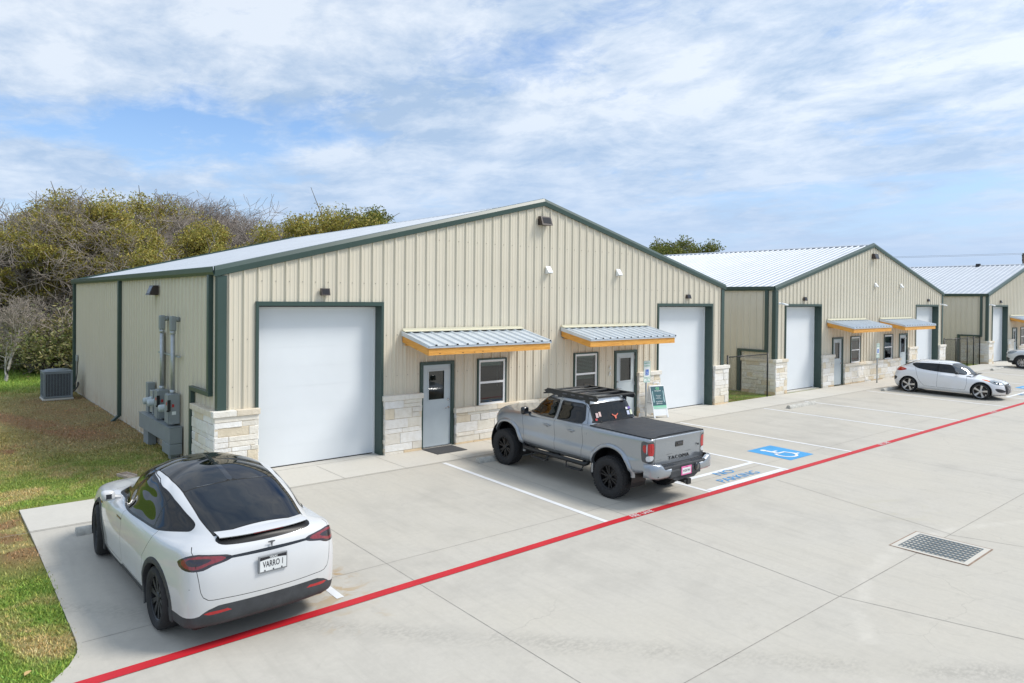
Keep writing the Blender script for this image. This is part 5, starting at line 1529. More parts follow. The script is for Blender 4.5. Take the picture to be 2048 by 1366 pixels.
    for s in (1, -1):
        mb = MB(); mb.smooth = True
        pr = [(.60, .0), (.62, .04), (.70, .055), (.84, .05), (.865, .03), (.865, -.03)]
        path = [(-2.56, .955), (-2.72, .96), (-2.80, .93), (-2.865, .86), (-2.885, .78), (-2.89, .62), (-2.90, .45)]
        rings = []
        for i, (x, y) in enumerate(path):
            top = .865 if y > .70 else (.79 if y > .66 else .77); t2 = top if i < 5 else .76
            if i == 0: t2 = .85
            rings.append([(x + .05, s * (y - .03), .59), (x + .015, s * (y), .61), (x, s * (y + .012), .66), (x, s * (y + .012), t2 - .03), (x + .015, s * y, t2 - .005), (x + .07, s * (y - .05), t2)])
        kk = 6; mb.faces([p for g in rings for p in g], [(i * kk + j, i * kk + j + 1, (i + 1) * kk + j + 1, (i + 1) * kk + j) for i in range(len(rings) - 1) for j in range(kk - 1)])
        mb.build('bumper_corner', P['silver'], bp, autosmooth=55)
    mb = MB(); mb.bbox(-2.88, -2.66, -.80, .80, .70, .80, .02); mb.bbox(-2.905, -2.66, -.50, .50, .56, .72, .03); mb.bbox(-2.87, -2.62, -.86, .86, .62, .70, .02)
    mb.prism([(-.42, .56), (-.30, .50), (.30, .50), (.42, .56)], 'x', -2.88, -2.66)
    mb.build('bumper_step', P['clad'], bp)
    mb = MB()
    for i in range(30):
        for j in range(3):
            y = -.72 + 1.44 * i / 29
            if abs(y) < .24: continue
            mb.box(-2.86 + .05 * j, -2.835 + .05 * j, y - .014, y + .014, .80, .806)
    mb.build('step_tread', P['gloss'], bp)
    mb = MB(); mb.lathe([(.001, 0), (.07, 0), (.075, .01), (.06, .03)], 'x', 16, (-2.925, -.34, .70)); mb.build('socket_cover', P['gloss'], bp)
    mb = MB(); mb.bbox(-2.98, -2.6, -.045, .045, .42, .51, .008); mb.bbox(-3.0, -2.93, -.06, .06, .41, .52, .008); mb.bbox(-2.98, -2.95, .06, .14, .44, .50, .008); mb.build('hitch_receiver', P['blackmet'], bp)
    pl = empty('number_plate', (0, 0, 0)); pl.parent = root
    mb = MB(); mb.bbox(-2.915, -2.907, -.165, .165, .585, .755, .004); mb.build('plate_frame', M('pink_plate_frame', (.75, .16, .38), .5), pl)
    mb = MB(); mb.poly([(-2.9165, .135, .61), (-2.9165, -.135, .61), (-2.9165, -.135, .725), (-2.9165, .135, .725)]); mb.build('plate_face', P['plate'], pl, fixn=False)
    rot = (R(90), 0, R(-90))
    text_obj('plate_lettering', 'WGB·7941', .062, P['platetxt'], pl, (-2.918, 0, .665), rot, sx=.80, bold=.001)
    text_obj('plate_lettering', 'TEXAS', .022, M('dark_red_print', (.25, .01, .04), .5), pl, (-2.918, 0, .738), rot)
    # tailgate handle and lettering
    tgx = -2.70
    mb = MB(); mb.bbox(-2.70, -2.68, -.125, .125, 1.12, 1.235, .02); h = mb.build('tailgate_handle', P['gloss'], parts['tailgate'])
    mb = MB(); mb.bbox(-2.712, -2.695, -.07, .07, 1.165, 1.20, .006); mb.build('handle_lever', M('lever_grey', (.05, .05, .055), .3), h)
    text_obj('tailgate_lettering', 'TACOMA', .095, P['platetxt'], parts['tailgate'], (-2.692, 0, .905), rot, .004, sx=1.35, bold=.0, spacing=1.3)
    text_obj('engine_badge', 'V6', .05, P['platetxt'], parts['tailgate'], (-2.694, -.63, 1.08), rot, .002, sx=1.2, bold=.003)
    # stickers on the back glass
    def stick(y, z, w, h, mat, name='window_sticker'):
        def xq(zz): return np.interp(zz, [1.41, 1.62, 1.83], [-.823, -.748, -.665]) - .012 - .0
        b_ = lambda yy: -.0 + .09 * yy * yy
        mb = MB(); mb.poly([(xq(z) + b_(y + w), y + w, z), (xq(z) + b_(y), y, z), (xq(z + h) + b_(y), y, z + h), (xq(z + h) + b_(y + w), y + w, z + h)]); return mb.build(name, mat, parts['bglass'], fixn=False)
    wht = P['plate']; stick(.50, 1.50, .07, .10, M('pale_pink_sticker', (.6, .45, .45), .5)); stick(.42, 1.52, .06, .10, M('peach_sticker', (.75, .55, .50), .5)); stick(.55, 1.44, .06, .045, P['redtxt'])
    stick(-.48, 1.60, .07, .05, wht); stick(-.58, 1.605, .09, .045, M('violet_sticker', (.18, .12, .45), .5)); stick(-.51, 1.48, .09, .09, M('bluish_sticker', (.5, .55, .7), .5)); stick(-.61, 1.475, .075, .105, M('cream_sticker', (.62, .66, .5), .5))
    def xg(zz): return np.interp(zz, [1.41, 1.62, 1.83], [-.823, -.748, -.665]) - .014
    mb = MB()
    def pv(y, z): return (xg(z), y, z)
    mb.poly([pv(-.018, 1.44), pv(.018, 1.44), pv(.03, 1.48), pv(.045, 1.515), pv(-.045, 1.515), pv(-.03, 1.48)])
    for s in (1, -1): mb.poly([pv(s * .04, 1.50), pv(s * .075, 1.515), pv(s * .105, 1.545), pv(s * .085, 1.55), pv(s * .06, 1.53), pv(s * .035, 1.517)])
    mb.build('horned_sticker', M('coral_sticker', (.72, .16, .10), .5), parts['bglass'], fixn=False)
    # underbody, cabin
    mb = MB(); mb.bbox(-2.55, 2.2, -.55, .55, .45, .66, .05); mb.bbox(-.9, 1.1, -.82, .82, .55, .68, .04); mb.build('chassis', P['black'], root)
    mb = MB(); mb.tube([(-1.618, -.75, RW), (-1.618, .75, RW)], .06, 8); mb.lathe([(.16, -.1), (.16, .1)], 'y', 14, (-1.618, 0, RW)); mb.tube([(1.618, -.75, RW), (1.618, .75, RW)], .05, 8); mb.build('axle', P['black'], root)
    mb = MB(); mb.bbox(-.75, 1.1, -.76, .76, .68, .95, .05); mb.build('cabin_floor', P['seat'], root)
    for y in (.38, -.38): seat(root, .12, y, .92)
    mb = MB(); mb.bbox(-.62, -.2, -.65, .65, .92, 1.08, .05); mb.bbox(-.70, -.58, -.65, .65, 1.0, 1.52, .05); mb.build('rear_bench', P['seat'], root)
    mb = MB(); mb.bbox(.70, 1.15, -.7, .7, 1.1, 1.33, .06); mb.tube([(.62, .38 + .17 * math.cos(a), 1.30 + .17 * math.sin(a)) for a in np.linspace(0, 6.28, 17)], .015, 6); mb.build('dashboard', P['seat'], root)
    # final proportions: fit the drawn shell to the measured length, belt and roof heights
    bpy.context.view_layer.update()
    def warp(p):
        return Vector((np.interp(p[0], [-3.0, -2.7, -2.17, -1.07, -.83, .06, 1.03, 1.1, 2.13, 2.5], [-2.86, -2.61, -2.17, -1.09, -.975, -.06, 1.02, 1.1, 2.13, 2.54]), p[1] * .957, np.interp(p[2], [0, 1.02, 1.36, 1.80, 1.91, 2.05], [0, 1.0, 1.30, 1.70, 1.795, 1.92])))
    def walk_(o):
        for c in o.children:
            if c.name.startswith('wheel') and 'arch' not in c.name and 'well' not in c.name: continue
            if c.type == 'MESH':
                if c.rotation_euler.x or c.rotation_euler.z: c.location = warp(c.location)
                else:
                    n = len(c.data.vertices); a = np.empty(n * 3); c.data.vertices.foreach_get('co', a); a = a.reshape(-1, 3)
                    a[:, 0] = np.interp(a[:, 0], [-3.0, -2.7, -2.17, -1.07, -.83, .06, 1.03, 1.1, 2.13, 2.5], [-2.86, -2.61, -2.17, -1.09, -.975, -.06, 1.02, 1.1, 2.13, 2.54]); a[:, 1] *= .957
                    a[:, 2] = np.interp(a[:, 2], [0, 1.02, 1.36, 1.80, 1.91, 2.05], [0, 1.0, 1.30, 1.70, 1.795, 1.92])
                    c.data.vertices.foreach_set('co', a.reshape(-1)); c.data.update()
            walk_(c)
    walk_(root)
    return root
MAT['glass_mid'] = glass_mat('tinted_car_glass', (.6, .85, .8), .42)
T2 = grey_pickup()
place_car(T2, 6.53, -4.12, R(90.0))
def small_car(kind):
    coupe = kind == 'coupe'
    P = MAT
    if coupe:
        root = empty('hatchback_coupe', (0, 0, 0), 0, 'white hatchback coupe parked nose out, side on to the camera', 'car')
        rows = [
            wl(-1.95, 2.02, .74, .82, .70, {0: .24, 4: .20, 10: .18, 14: .17}, .14, .30),
            wl(-2.02, 2.12, .79, .865, .77, {0: .33, 4: .26, 10: .25, 14: .25}, .16, .34),
            wl(-2.06, 2.16, .82, .89, .80, {0: .52, 14: .42}, .17, .36),
            wl(-2.04, 2.13, .83, .895, .80, {0: .72, 5: .70, 9: .66, 14: .58}, .18, .40),
            wl(-1.98, 2.02, .80, .875, .74, {0: .90, 4: .90, 7: .84, 9: .80, 11: .76, 14: .68}, .20, .42),
            wl(-1.92, 1.55, .74, .845, .68, {0: 1.00, 4: 1.0, 7: .90, 9: .86, 11: .84, 14: .80}, .22, .40),
            wl(-1.84, 1.06, .68, .81, .66, {0: 1.06, 4: 1.05, 7: .955, 9: .92, 11: .90, 14: .92}, .22, .34),
            wl(-1.78, .98, .665, .80, .65, {0: 1.085, 4: 1.07, 7: .975, 9: .94, 11: .925, 14: .95}, .22, .32),
            wl(-1.55, .70, .63, .70, .59, {0: 1.20, 4: 1.19, 7: 1.165, 10: 1.15, 14: 1.18}, .20, .26),
            wl(-1.25, .40, .55, .60, .51, {0: 1.315, 4: 1.31, 7: 1.325, 10: 1.31, 14: 1.33}, .18, .2),
            wl(-.95, .15, .32, .34, .28, {0: 1.37, 7: 1.39, 14: 1.385}, .10, .1),
            [(x, 0, z) for x, z in zip(np.linspace(-.75, -.0, 15), np.linspace(1.395, 1.405, 15))]]
        AX = (-1.325, 1.325); RW = .325; holeR = .372; wy = .765
    else:
        root = empty('parked_suv', (0, 0, 0), 0, 'pale silver suv at the right edge, only its front corner in view', 'car')
        rows = [
            wl(-2.1, 2.2, .78, .86, .74, {0: .30, 14: .28}, .14, .28), wl(-2.2, 2.28, .84, .91, .80, {0: .42, 14: .38}, .15, .30), wl(-2.24, 2.31, .86, .93, .83, {0: .62, 14: .58}, .15, .32),
            wl(-2.22, 2.30, .86, .93, .83, {0: .86, 14: .80}, .16, .34), wl(-2.16, 2.22, .83, .91, .79, {0: 1.04, 7: 1.0, 14: .95}, .17, .34), wl(-2.10, 1.7, .79, .89, .74, {0: 1.12, 7: 1.06, 14: 1.08}, .18, .34),
            wl(-2.05, 1.12, .74, .86, .70, {0: 1.18, 7: 1.11, 14: 1.15}, .18, .3), wl(-2.0, 1.05, .72, .84, .69, {0: 1.20, 7: 1.13, 14: 1.18}, .18, .3),
            wl(-1.85, .65, .66, .75, .62, {0: 1.42, 14: 1.42}, .16, .24), wl(-1.7, .3, .60, .67, .55, {0: 1.60, 7: 1.61, 14: 1.61}, .14, .2),
            wl(-1.4, .05, .33, .36, .30, {0: 1.665, 14: 1.67}, .10, .1), [(x, 0, 1.69) for x in np.linspace(-1.1, -.15, 15)]]
        AX = (-1.35, 1.35); RW = .36; holeR = .41; wy = .80
    paint_ = P['white2'] if coupe else carpaint('pale_silver_paint', (.62, .65, .68), .25, .34)
    sh = Shell(rows, 200, 80)
    for s in (1, -1):
        k = 'L' if s > 0 else 'R'; el = side_of(s)
        if coupe:
            fd = [(.78, .33), (.84, .62), (.80, .93), (.50, 1.20), (.20, 1.33), (-.25, 1.35), (-.22, .9), (-.24, .33)]
            rd = [(-.24, .33), (-.22, .9), (-.25, 1.35), (-.8, 1.34), (-1.18, 1.27), (-1.05, .95), (-.95, .60), (-.80, .42), (-.70, .34)]
            dl = smooth_poly([(.74, .945), (.3, .955), (-.25, .985), (-.8, 1.035), (-1.05, 1.085), (-1.24, 1.185), (-1.20, 1.225), (-.95, 1.26), (-.5, 1.28), (-.05, 1.28), (.26, 1.235)], 4)
            b1 = -.25
        else:
            fd = [(.85, .42), (.92, .8), (.90, 1.1), (.5, 1.45), (.15, 1.6), (-.05, 1.62), (-.03, 1.1), (-.05, .42)]
            rd = [(-.05, .42), (-.03, 1.1), (-.05, 1.62), (-.8, 1.62), (-1.05, 1.5), (-1.0, 1.1), (-.95, .8), (-.85, .42)]
            dl = smooth_poly([(.88, 1.14), (0, 1.16), (-1, 1.19), (-1.6, 1.25), (-1.55, 1.4), (-1.2, 1.52), (-.3, 1.565), (.15, 1.54), (.5, 1.36)], 4); b1 = -.05
        for nm, pg in (('door_a' + k, fd), ('door_b' + k, rd)): sh.paint(nm, fxz(pg), el)
        for pg in (fd, rd): sh.paint('gap', band(fxz(pg), .0035), el)
        gl = lambda c, n, s=s: (c[:, 1] * s > .4) & (c[:, 2] > .88)
        sh.paint('wtrim' + k, fxz(dl, .016), gl)
        for nm, x0, x1 in (('wf' + k, b1 + .035, 3), ('wr' + k, -3, b1 - .035)): sh.paint(nm, both(fxz(dl), lambda X, x0=x0: x0 - X[:, 0], lambda X, x1=x1: X[:, 0] - x1), gl)
        for ax in AX: sh.paint('hole', circ(ax, RW, holeR), side_of(s, .4))
        fr = lambda c, n, s=s: (c[:, 0] > 1.2) & (c[:, 1] * s > .3)
        if coupe:
            sh.paint('head' + k, fxz(smooth_poly([(1.52, .76), (1.72, .775), (1.98, .70), (2.08, .635), (1.95, .61), (1.76, .64)], 4)), fr)
            sh.paint('amb' + k, fxz(smooth_poly([(1.30, .80), (1.50, .785), (1.62, .735), (1.50, .745)], 3)), fr)
            sh.paint('fogp' + k, fxz(smooth_poly([(1.80, .47), (1.98, .46), (2.10, .36), (1.98, .32), (1.86, .36)], 3)), fr)
            tl = lambda c, n, s=s: (c[:, 0] < -1.3) & (c[:, 1] * s > .3)
            sh.paint('tail' + k, fxz(smooth_poly([(-1.42, .965), (-1.62, 1.035), (-1.80, 1.03), (-1.95, .955), (-2.2, .93), (-2.0, .90), (-1.70, .885)], 4)), tl)
            sh.paint('vent' + k, fxz(smooth_poly([(-1.78, .62), (-2.2, .66), (-2.2, .46), (-1.92, .46)], 2)), tl)
        else:
            sh.paint('head' + k, fxz(smooth_poly([(1.62, 1.0), (1.85, 1.02), (2.18, .92), (2.35, .84), (2.1, .82), (1.85, .86)], 4)), fr)
            sh.paint('fogp' + k, fxz(smooth_poly([(2.0, .56), (2.4, .62), (2.4, .44), (2.05, .44)], 3)), fr)
            sh.paint('low', lambda X: X[:, 2] - .44, lambda c, n: np.ones(len(c), bool))
    fo = lambda c, n: (c[:, 0] > 1.85) & (n[:, 0] > .2)
    if coupe:
        sh.paint('grille', fyz(smooth_poly([(.34, .64), (.40, .58), (.36, .34), (.24, .245), (-.24, .245), (-.36, .34), (-.40, .58), (-.34, .64), (0, .66)], 3)), fo)
        sh.paint('plate', fyz([(.13, .42), (.13, .52), (-.13, .52), (-.13, .42)]), fo)
        sh.paint('chin', lambda X: X[:, 2] - .215, lambda c, n: (c[:, 0] > 1.7))
    else: sh.paint('grille', fyz([(.5, .82), (.45, .5), (-.45, .5), (-.5, .82)]), fo)
    wsb = (1.0, .955, .55, 1.315) if coupe else (1.0, 1.2, .5, 1.58)
    sh.paint('wind', fyz(smooth_poly([(.60, wsb[1]), (.47, wsb[3]), (0, wsb[3] + .02), (-.47, wsb[3]), (-.60, wsb[1]), (0, wsb[1] - .01)], 3)), lambda c, n: (n[:, 0] > .25) & (c[:, 0] > .0) & (c[:, 2] > wsb[1] - .05))
    sh.paint('rwin', fyz(smooth_poly([(.50, wsb[1] + .16), (.36, wsb[3]), (-.36, wsb[3]), (-.50, wsb[1] + .16), (0, wsb[1] + .14)], 3)), lambda c, n: (n[:, 0] < -.25) & (c[:, 0] < -.9) & (c[:, 2] > wsb[1]))
    sh.drop('hole')
    spec = {'body': ('body', paint_), 'gap': ('panel_gap', P['gap']), 'wind': ('windshield', glass_mat('bright_windshield', (.75, .9, .9), .5, .03, 2.5)), 'rwin': ('rear_window', P['glass_dark']), 'grille': ('grille', P['clad']), 'plate': ('front_plate', M('dull_plate', (.14, .13, .13), .5), 'grille'), 'chin': ('front_lip', M('grey_lip', (.30, .31, .32), .4)), 'low': ('sill_cladding', P['clad'])}
    for k in 'LR':
        spec.update({'door_a' + k: ('door', paint_), 'door_b' + k: ('door', paint_), 'wtrim' + k: ('window_trim', P['satin']), 'wf' + k: ('side_window', P['glass_dark']), 'wr' + k: ('side_window', P['glass_dark']), 'head' + k: ('headlight', P['lamp_grey']), 'amb' + k: ('turn_signal', P['lamp_amber']),
                     'fogp' + k: ('fog_pocket', P['clad']), 'tail' + k: ('tail_lamp', P['lamp_red']), 'vent' + k: ('bumper_vent', P['clad'])})
    for s in (1, -1):
        for ax in AX:
            well(root, ax, RW, holeR + .012, .5, .84, s)
            if not coupe: flare(root, sh, ax, RW, holeR - .004, s, P['clad'], .05, .008, -15, 195, 'arch_trim')
            wheel(root, ax, s * wy, RW, .225, .262 if coupe else .235, 'five' if coupe else 'multi', P['rimsilver'])
    parts = sh.out(spec, root)
    for s in (1, -1):
        k = 'L' if s > 0 else 'R'
        mirror_part(root, (.48 if coupe else .75), s * (.80 if coupe else .86), (.93 if coupe else 1.12), s, P['clad'] if coupe else paint_, .17, .12, .13)
        if coupe:
            y = sh.ybody(-.05, .80, s); mb = MB(); mb.bbox(-.16, .02, min(s * (y - .01), s * (y + .022)), max(s * (y - .01), s * (y + .022)), .785, .81, .008); mb.build('door_handle', P['white2'], parts['door_a' + k])
            # fog lamp and lamp details
            y = sh.ybody(1.98, .40, s); mb = MB(); mb.lathe([(.001, 2.02), (.04, 2.02), (.045, 1.98)], 'x', 14, (0, s * (y - .10), .395)); mb.build('fog_lamp', P['lamp_clear'], parts['fogp' + k])
            y = sh.ybody(1.78, .69, s); mb = MB()
            for xx, zz in ((1.74, .70), (1.86, .67)): mb.lathe([(.001, s * .012), (.035, s * .012), (.042, -s * .004)], 'y', 12, (xx, s * sh.ybody(xx, zz, s), zz))
            mb.build('lamp_projector', P['gloss'], parts['head' + k])
    if coupe:
        mb = MB()
        for i in range(7):
            z = .29 + .05 * i; w = np.interp(z, [.25, .34, .58, .66], [.24, .34, .38, .30]); xx = np.interp(z, [.24, .42, .62], [2.135, 2.168, 2.125])
            mb.bbox(xx - .02, xx + .006, -w, w, z - .006, z + .006, .003)
        mb.build('grille_bar', P['rimsilver'], parts['grille'])
        mb = MB(); mb.lathe([(.001, .012), (.05, .008), (.055, -.01)], 'x', 16, (2.135, 0, .585)); mb.build('badge', P['lamp_clear'], root)
        mb = MB(); mb.bbox(-1.2, -.55, -.5, .5, 1.385, 1.392, .003)
        # panoramic roof ends in a small lip spoiler
        mb = MB(); mb.prism([(-1.30, 1.335), (-1.52, 1.31), (-1.55, 1.295), (-1.50, 1.285), (-1.28, 1.31)], 'y', -.52, .52); mb.build('spoiler', paint_, root)
        mb = MB(); mb.poly([(-1.46, .50, 1.305), (-1.0, .555, 1.358), (-1.0, .50, 1.372), (-1.42, .46, 1.322)]); mb.poly([(-1.46, -.50, 1.305), (-1.42, -.46, 1.322), (-1.0, -.50, 1.372), (-1.0, -.555, 1.358)]); mb.build('spoiler_gap', P['gloss'], root, fixn=False)
        mb = MB(); mb.bbox(.98, 1.05, -.6, .6, .935, .95, .004); mb.tube([(1.02, .3, .955), (.86, -.1, 1.02)], .008, 5); mb.tube([(1.02, -.2, .955), (.86, -.55, 1.02)], .008, 5); mb.build('wiper', P['black'], root)
    H = 1.15 if coupe else 1.35
    mb = MB(); mb.bbox(-1.9, 1.95, -.48, .48, .17, .32, .04); mb.bbox(-.9, .9, -.78, .78, .19, .3, .03); mb.build('underbody', P['black'], root)
    mb = MB(); mb.bbox(-1.3, .9, -.64, .64, .3, .55, .05); mb.build('cabin_floor', P['seat'], root)
    for y in (.34, -.34): seat(root, .0, y, .42 if coupe else .62)
    mb = MB(); mb.bbox(.55, .95, -.66, .66, .70 if coupe else .9, .88 if coupe else 1.08, .05); mb.build('dashboard', P['seat'], root)
    return root
V1 = small_car('coupe'); place_car(V1, 28.78, -4.05, R(-86.5))
V2 = small_car('suv'); place_car(V2, 45.98, -3.80, R(92))
# ---- electric meter bank on the left wall
def meter_bank():
    t = empty('electric_meter_bank', (0, 2.47, 0), 0, 'grey electric meter bank with three round meters and two tall conduits', 'electric meters')
    Y = lambda y: y - 2.47
    mb = MB(); mb.bbox(-.33, -.045, Y(2.47), Y(5.43), .36, .74, .012); mb.bbox(-.33, -.045, Y(2.47), Y(3.12), .10, .355, .012); mb.box(-.345, -.043, Y(2.46), Y(5.44), .741, .752)
    tr = mb.build('wire_trough', MAT['meter'], t)
    mb = MB(); mb.bbox(-.27, -.07, Y(4.75), Y(5.22), -.06, .359, .008); mb.build('support_box', MAT['meter'], t)
    mb = MB(); mb.bbox(-.25, -.1, Y(2.7), Y(2.9), -.08, .099, .008); mb.build('conduit_stub', MAT['galv'], t)
    for y in (2.62, 3.60):
        mb = MB(); mb.bbox(-.30, -.06, Y(y), Y(y) + .36, .80, 1.50, .012); mb.bbox(-.318, -.301, Y(y) + .02, Y(y) + .34, .82, 1.48, .008)
        d = mb.build('disconnect_switch', MAT['meter'], t)
        mb = MB(); mb.bbox(-.36, -.30, Y(y) - .035, Y(y) - .002, 1.10, 1.14, .006); mb.bbox(-.35, -.28, Y(y) - .06, Y(y) - .036, 1.12, 1.38, .008); mb.build('switch_lever', MAT['black'], d)
        mb = MB(); mb.box(-.321, -.319, Y(y) + .12, Y(y) + .19, 1.24, 1.31); mb.box(-.24, -.19, Y(y) - .003, Y(y) - .001, 1.20, 1.27); mb.build('warning_sticker', MAT['redtxt'], d)
        mb = MB(); mb.box(-.24, -.15, Y(y) - .003, Y(y) - .001, 1.02, 1.10); mb.build('paper_sticker', MAT['signface'], d)
        mb = MB(); mb.tube([(-.18, Y(y) + .18, 1.50), (-.18, Y(y) + .18, 2.98)], .048, 12); mb.lathe([(.05, 1.49), (.065, 1.5), (.065, 1.58), (.05, 1.59)], 'z', 12, (-.18, Y(y) + .18, 0)); mb.lathe([(.05, 2.9), (.062, 2.91), (.062, 2.97), (.05, 2.98)], 'z', 12, (-.18, Y(y) + .18, 0))
        c = mb.build('conduit', MAT['galv'], t)
        mb = MB(); mb.bbox(-.25, -.11, Y(y) + .11, Y(y) + .25, 2.97, 3.33, .035); mb.tube([(-.15, Y(y) + .18, 3.25), (-.03, Y(y) + .18, 3.25)], .06, 12); mb.build('conduit_elbow', MAT['meter'], c)
        mb = MB(); mb.tube([(-.18, Y(y) + .18, .74), (-.18, Y(y) + .18, .81)], .05, 10); mb.build('conduit_stub', MAT['galv'], t)
    mb = MB(); mb.bbox(-.22, -.05, Y(4.98), Y(5.22), .78, 1.55, .01); mb.build('junction_box', MAT['meter'], t)
    mb = MB(); mb.tube([(-.15, Y(5.1), .74), (-.15, Y(5.1), .79)], .05, 8); mb.build('conduit_stub', MAT['galv'], t)
    for y, z in ((4.62, .86), (4.18, .86), (3.10, .86)):
        mb = MB(); mb.bbox(-.20, -.06, Y(y), Y(y) + .26, z - .05, z + .52, .01)
        s = mb.build('meter_socket', MAT['galv'], t)
        mb = MB(); mb.lathe([(.105, -.20), (.105, -.235), (.09, -.245), (.088, -.36), (.07, -.385), (.001, -.39)], 'x', 20, (0, Y(y) + .13, z + .25)); mb.build('meter_dial', MAT['meterlight'], s)
        mb = MB(); mb.tube([(-.13, Y(y) + .13, .74), (-.13, Y(y) + .13, z - .04)], .04, 8); mb.build('conduit_stub', MAT['galv'], t)
    mb = MB(); mb.box(-.12, -.08, Y(2.5), Y(4.4), 2.36, 2.40); mb.build('strut_channel', MAT['galv'], t)
    mb = MB(); mb.bbox(-.11, -.045, Y(4.1), Y(4.2), 1.5, 2.9, .008); mb.tube([(-.08, Y(3.28), .75), (-.08, Y(3.28), 2.85)], .018, 8); mb.build('cable_raceway', MAT['meter'], t)
meter_bank()

# ---- condenser
def condenser():
    t = empty('air_conditioner', (-.90, 15.65, -.03), R(0), 'grey outdoor air conditioner unit on a pad beside the left wall', 'air conditioner')
    mb = MB(); mb.bbox(-.48, .48, -.48, .48, 0, .07, .015); mb.build('pad', MAT['walk'], t)
    w = .42; h0, h1 = .08, 1.02
    mb = MB()
    for x in (-w, w):
        for y in (-w, w): mb.bbox(x - .035, x + .035, y - .035, y + .035, h0, h1, .012)
    for z in (h0, h1 - .06): mb.bbox(-w - .03, w + .03, -w - .03, w + .03, z, z + .06, .012)
    n = 26
    for i in range(1, n):
        z = h0 + (h1 - h0) * i / n
        mb.box(-w - .02, w + .02, -w - .022, -w - .008, z - .006, z + .006); mb.box(-w - .02, w + .02, w + .008, w + .022, z - .006, z + .006)
        mb.box(-w - .022, -w - .008, -w, w, z - .006, z + .006); mb.box(w + .008, w + .022, -w, w, z - .006, z + .006)
    for i in range(1, 9):
        x = -w + 2 * w * i / 9
        mb.box(x - .005, x + .005, -w - .024, -w - .012, h0, h1); mb.box(-w - .024, -w - .012, x - .005, x + .005, h0, h1)
    mb.build('louvred_case', MAT['ac'], t)
    mb = MB(); mb.box(-w + .03, w - .03, -w + .03, w - .03, h0 + .02, h1 - .03); mb.build('coil', MAT['dark'], t)
    mb = MB(); mb.bbox(-w - .04, w + .04, -w - .04, w + .04, h1, h1 + .035, .015); mb.lathe([(.40, h1 + .035), (.37, h1 + .08), (.12, h1 + .10), (.001, h1 + .10)], 'z', 24); mb.build('fan_top', MAT['ac'], t)
    mb = MB(); mb.tube([(.45, .2, .4), (.6, .3, .42), (.72, .7, .55), (.83, 1.2, .8), (.84, 1.3, 1.3)], .018, 6); mb.tube([(.45, .1, .2), (.6, .3, .22), (.8, .9, .3), (.85, 1.1, .45)], .03, 6); mb.build('refrigerant_line', MAT['black'], t)
    mb = MB(); mb.bbox(.80, .86, 1.22, 1.38, 1.25, 1.5, .01); mb.build('service_box', MAT['galv'], t)
condenser()
# ---- splash block near the corner
mb = MB(); mb.bbox(-.16, .16, -.35, .35, 0, .05, .01); mb.bbox(-.16, -.12, -.35, .35, .05, .09, .008); mb.bbox(.12, .16, -.35, .35, .05, .09, .008); mb.bbox(-.12, .12, .3, .35, .05, .09, .008)
o = mb.build('splash_block', M('terracotta_block', (.50, .40, .32), .9, 0, .15, 10)); o.location = (-1.40, 1.5, -.035); o.rotation_euler = (0, 0, .3); o.scale = (.7, .6, .8)
tag(o, 'small tan splash block lying in the grass behind the white electric car', 'splash block')
# ---- door mat
mb = MB(); mb.bbox(-.45, .45, -.35, .35, 0, .012, .004)
n = 14
o = mb.build('door_mat', MAT['mat']); o.location = (5.36, -.47, .001); tag(o, 'dark ribbed door mat on the sidewalk before the left entry door', 'door mat')

# ---- wheel stops
def wheel_stop():
    mb = MB()
    prof = [(-.085, 0), (.085, 0), (.08, .05), (.055, .095), (.03, .115), (-.03, .115), (-.055, .095), (-.08, .05)]
    prof = prof[::-1]
    mb.prism(prof, 'x', -.93, .93)
    o = mb.build('wheel_stop', MAT['curbstop'], autosmooth=50, smooth=True)
    return o
first = wheel_stop()
for i, (x, y, rz, lab) in enumerate([(-1.92, -2.10, 0, 'concrete wheel stop at the front of the white electric car'), (6.13, -2.05, 0, 'concrete wheel stop under the nose of the grey pickup truck'),
                                     (19.95, -2.15, .0, 'concrete wheel stop in the empty stall between pickup and coupe'), (28.0, -2.06, 0, 'concrete wheel stop behind the white coupe'), (42.9, -1.85, 0, 'farthest wheel stop, on empty concrete left of the far suv')]):
    o = first if i == 0 else first.copy()
    if i: COL.objects.link(o)
    o.location = (x, y, lotz(y) - .002); o.rotation_euler = (math.atan(.0185), 0, rz)
    tag(o, lab, 'wheel stop', 'concrete wheel stops at the stall heads')

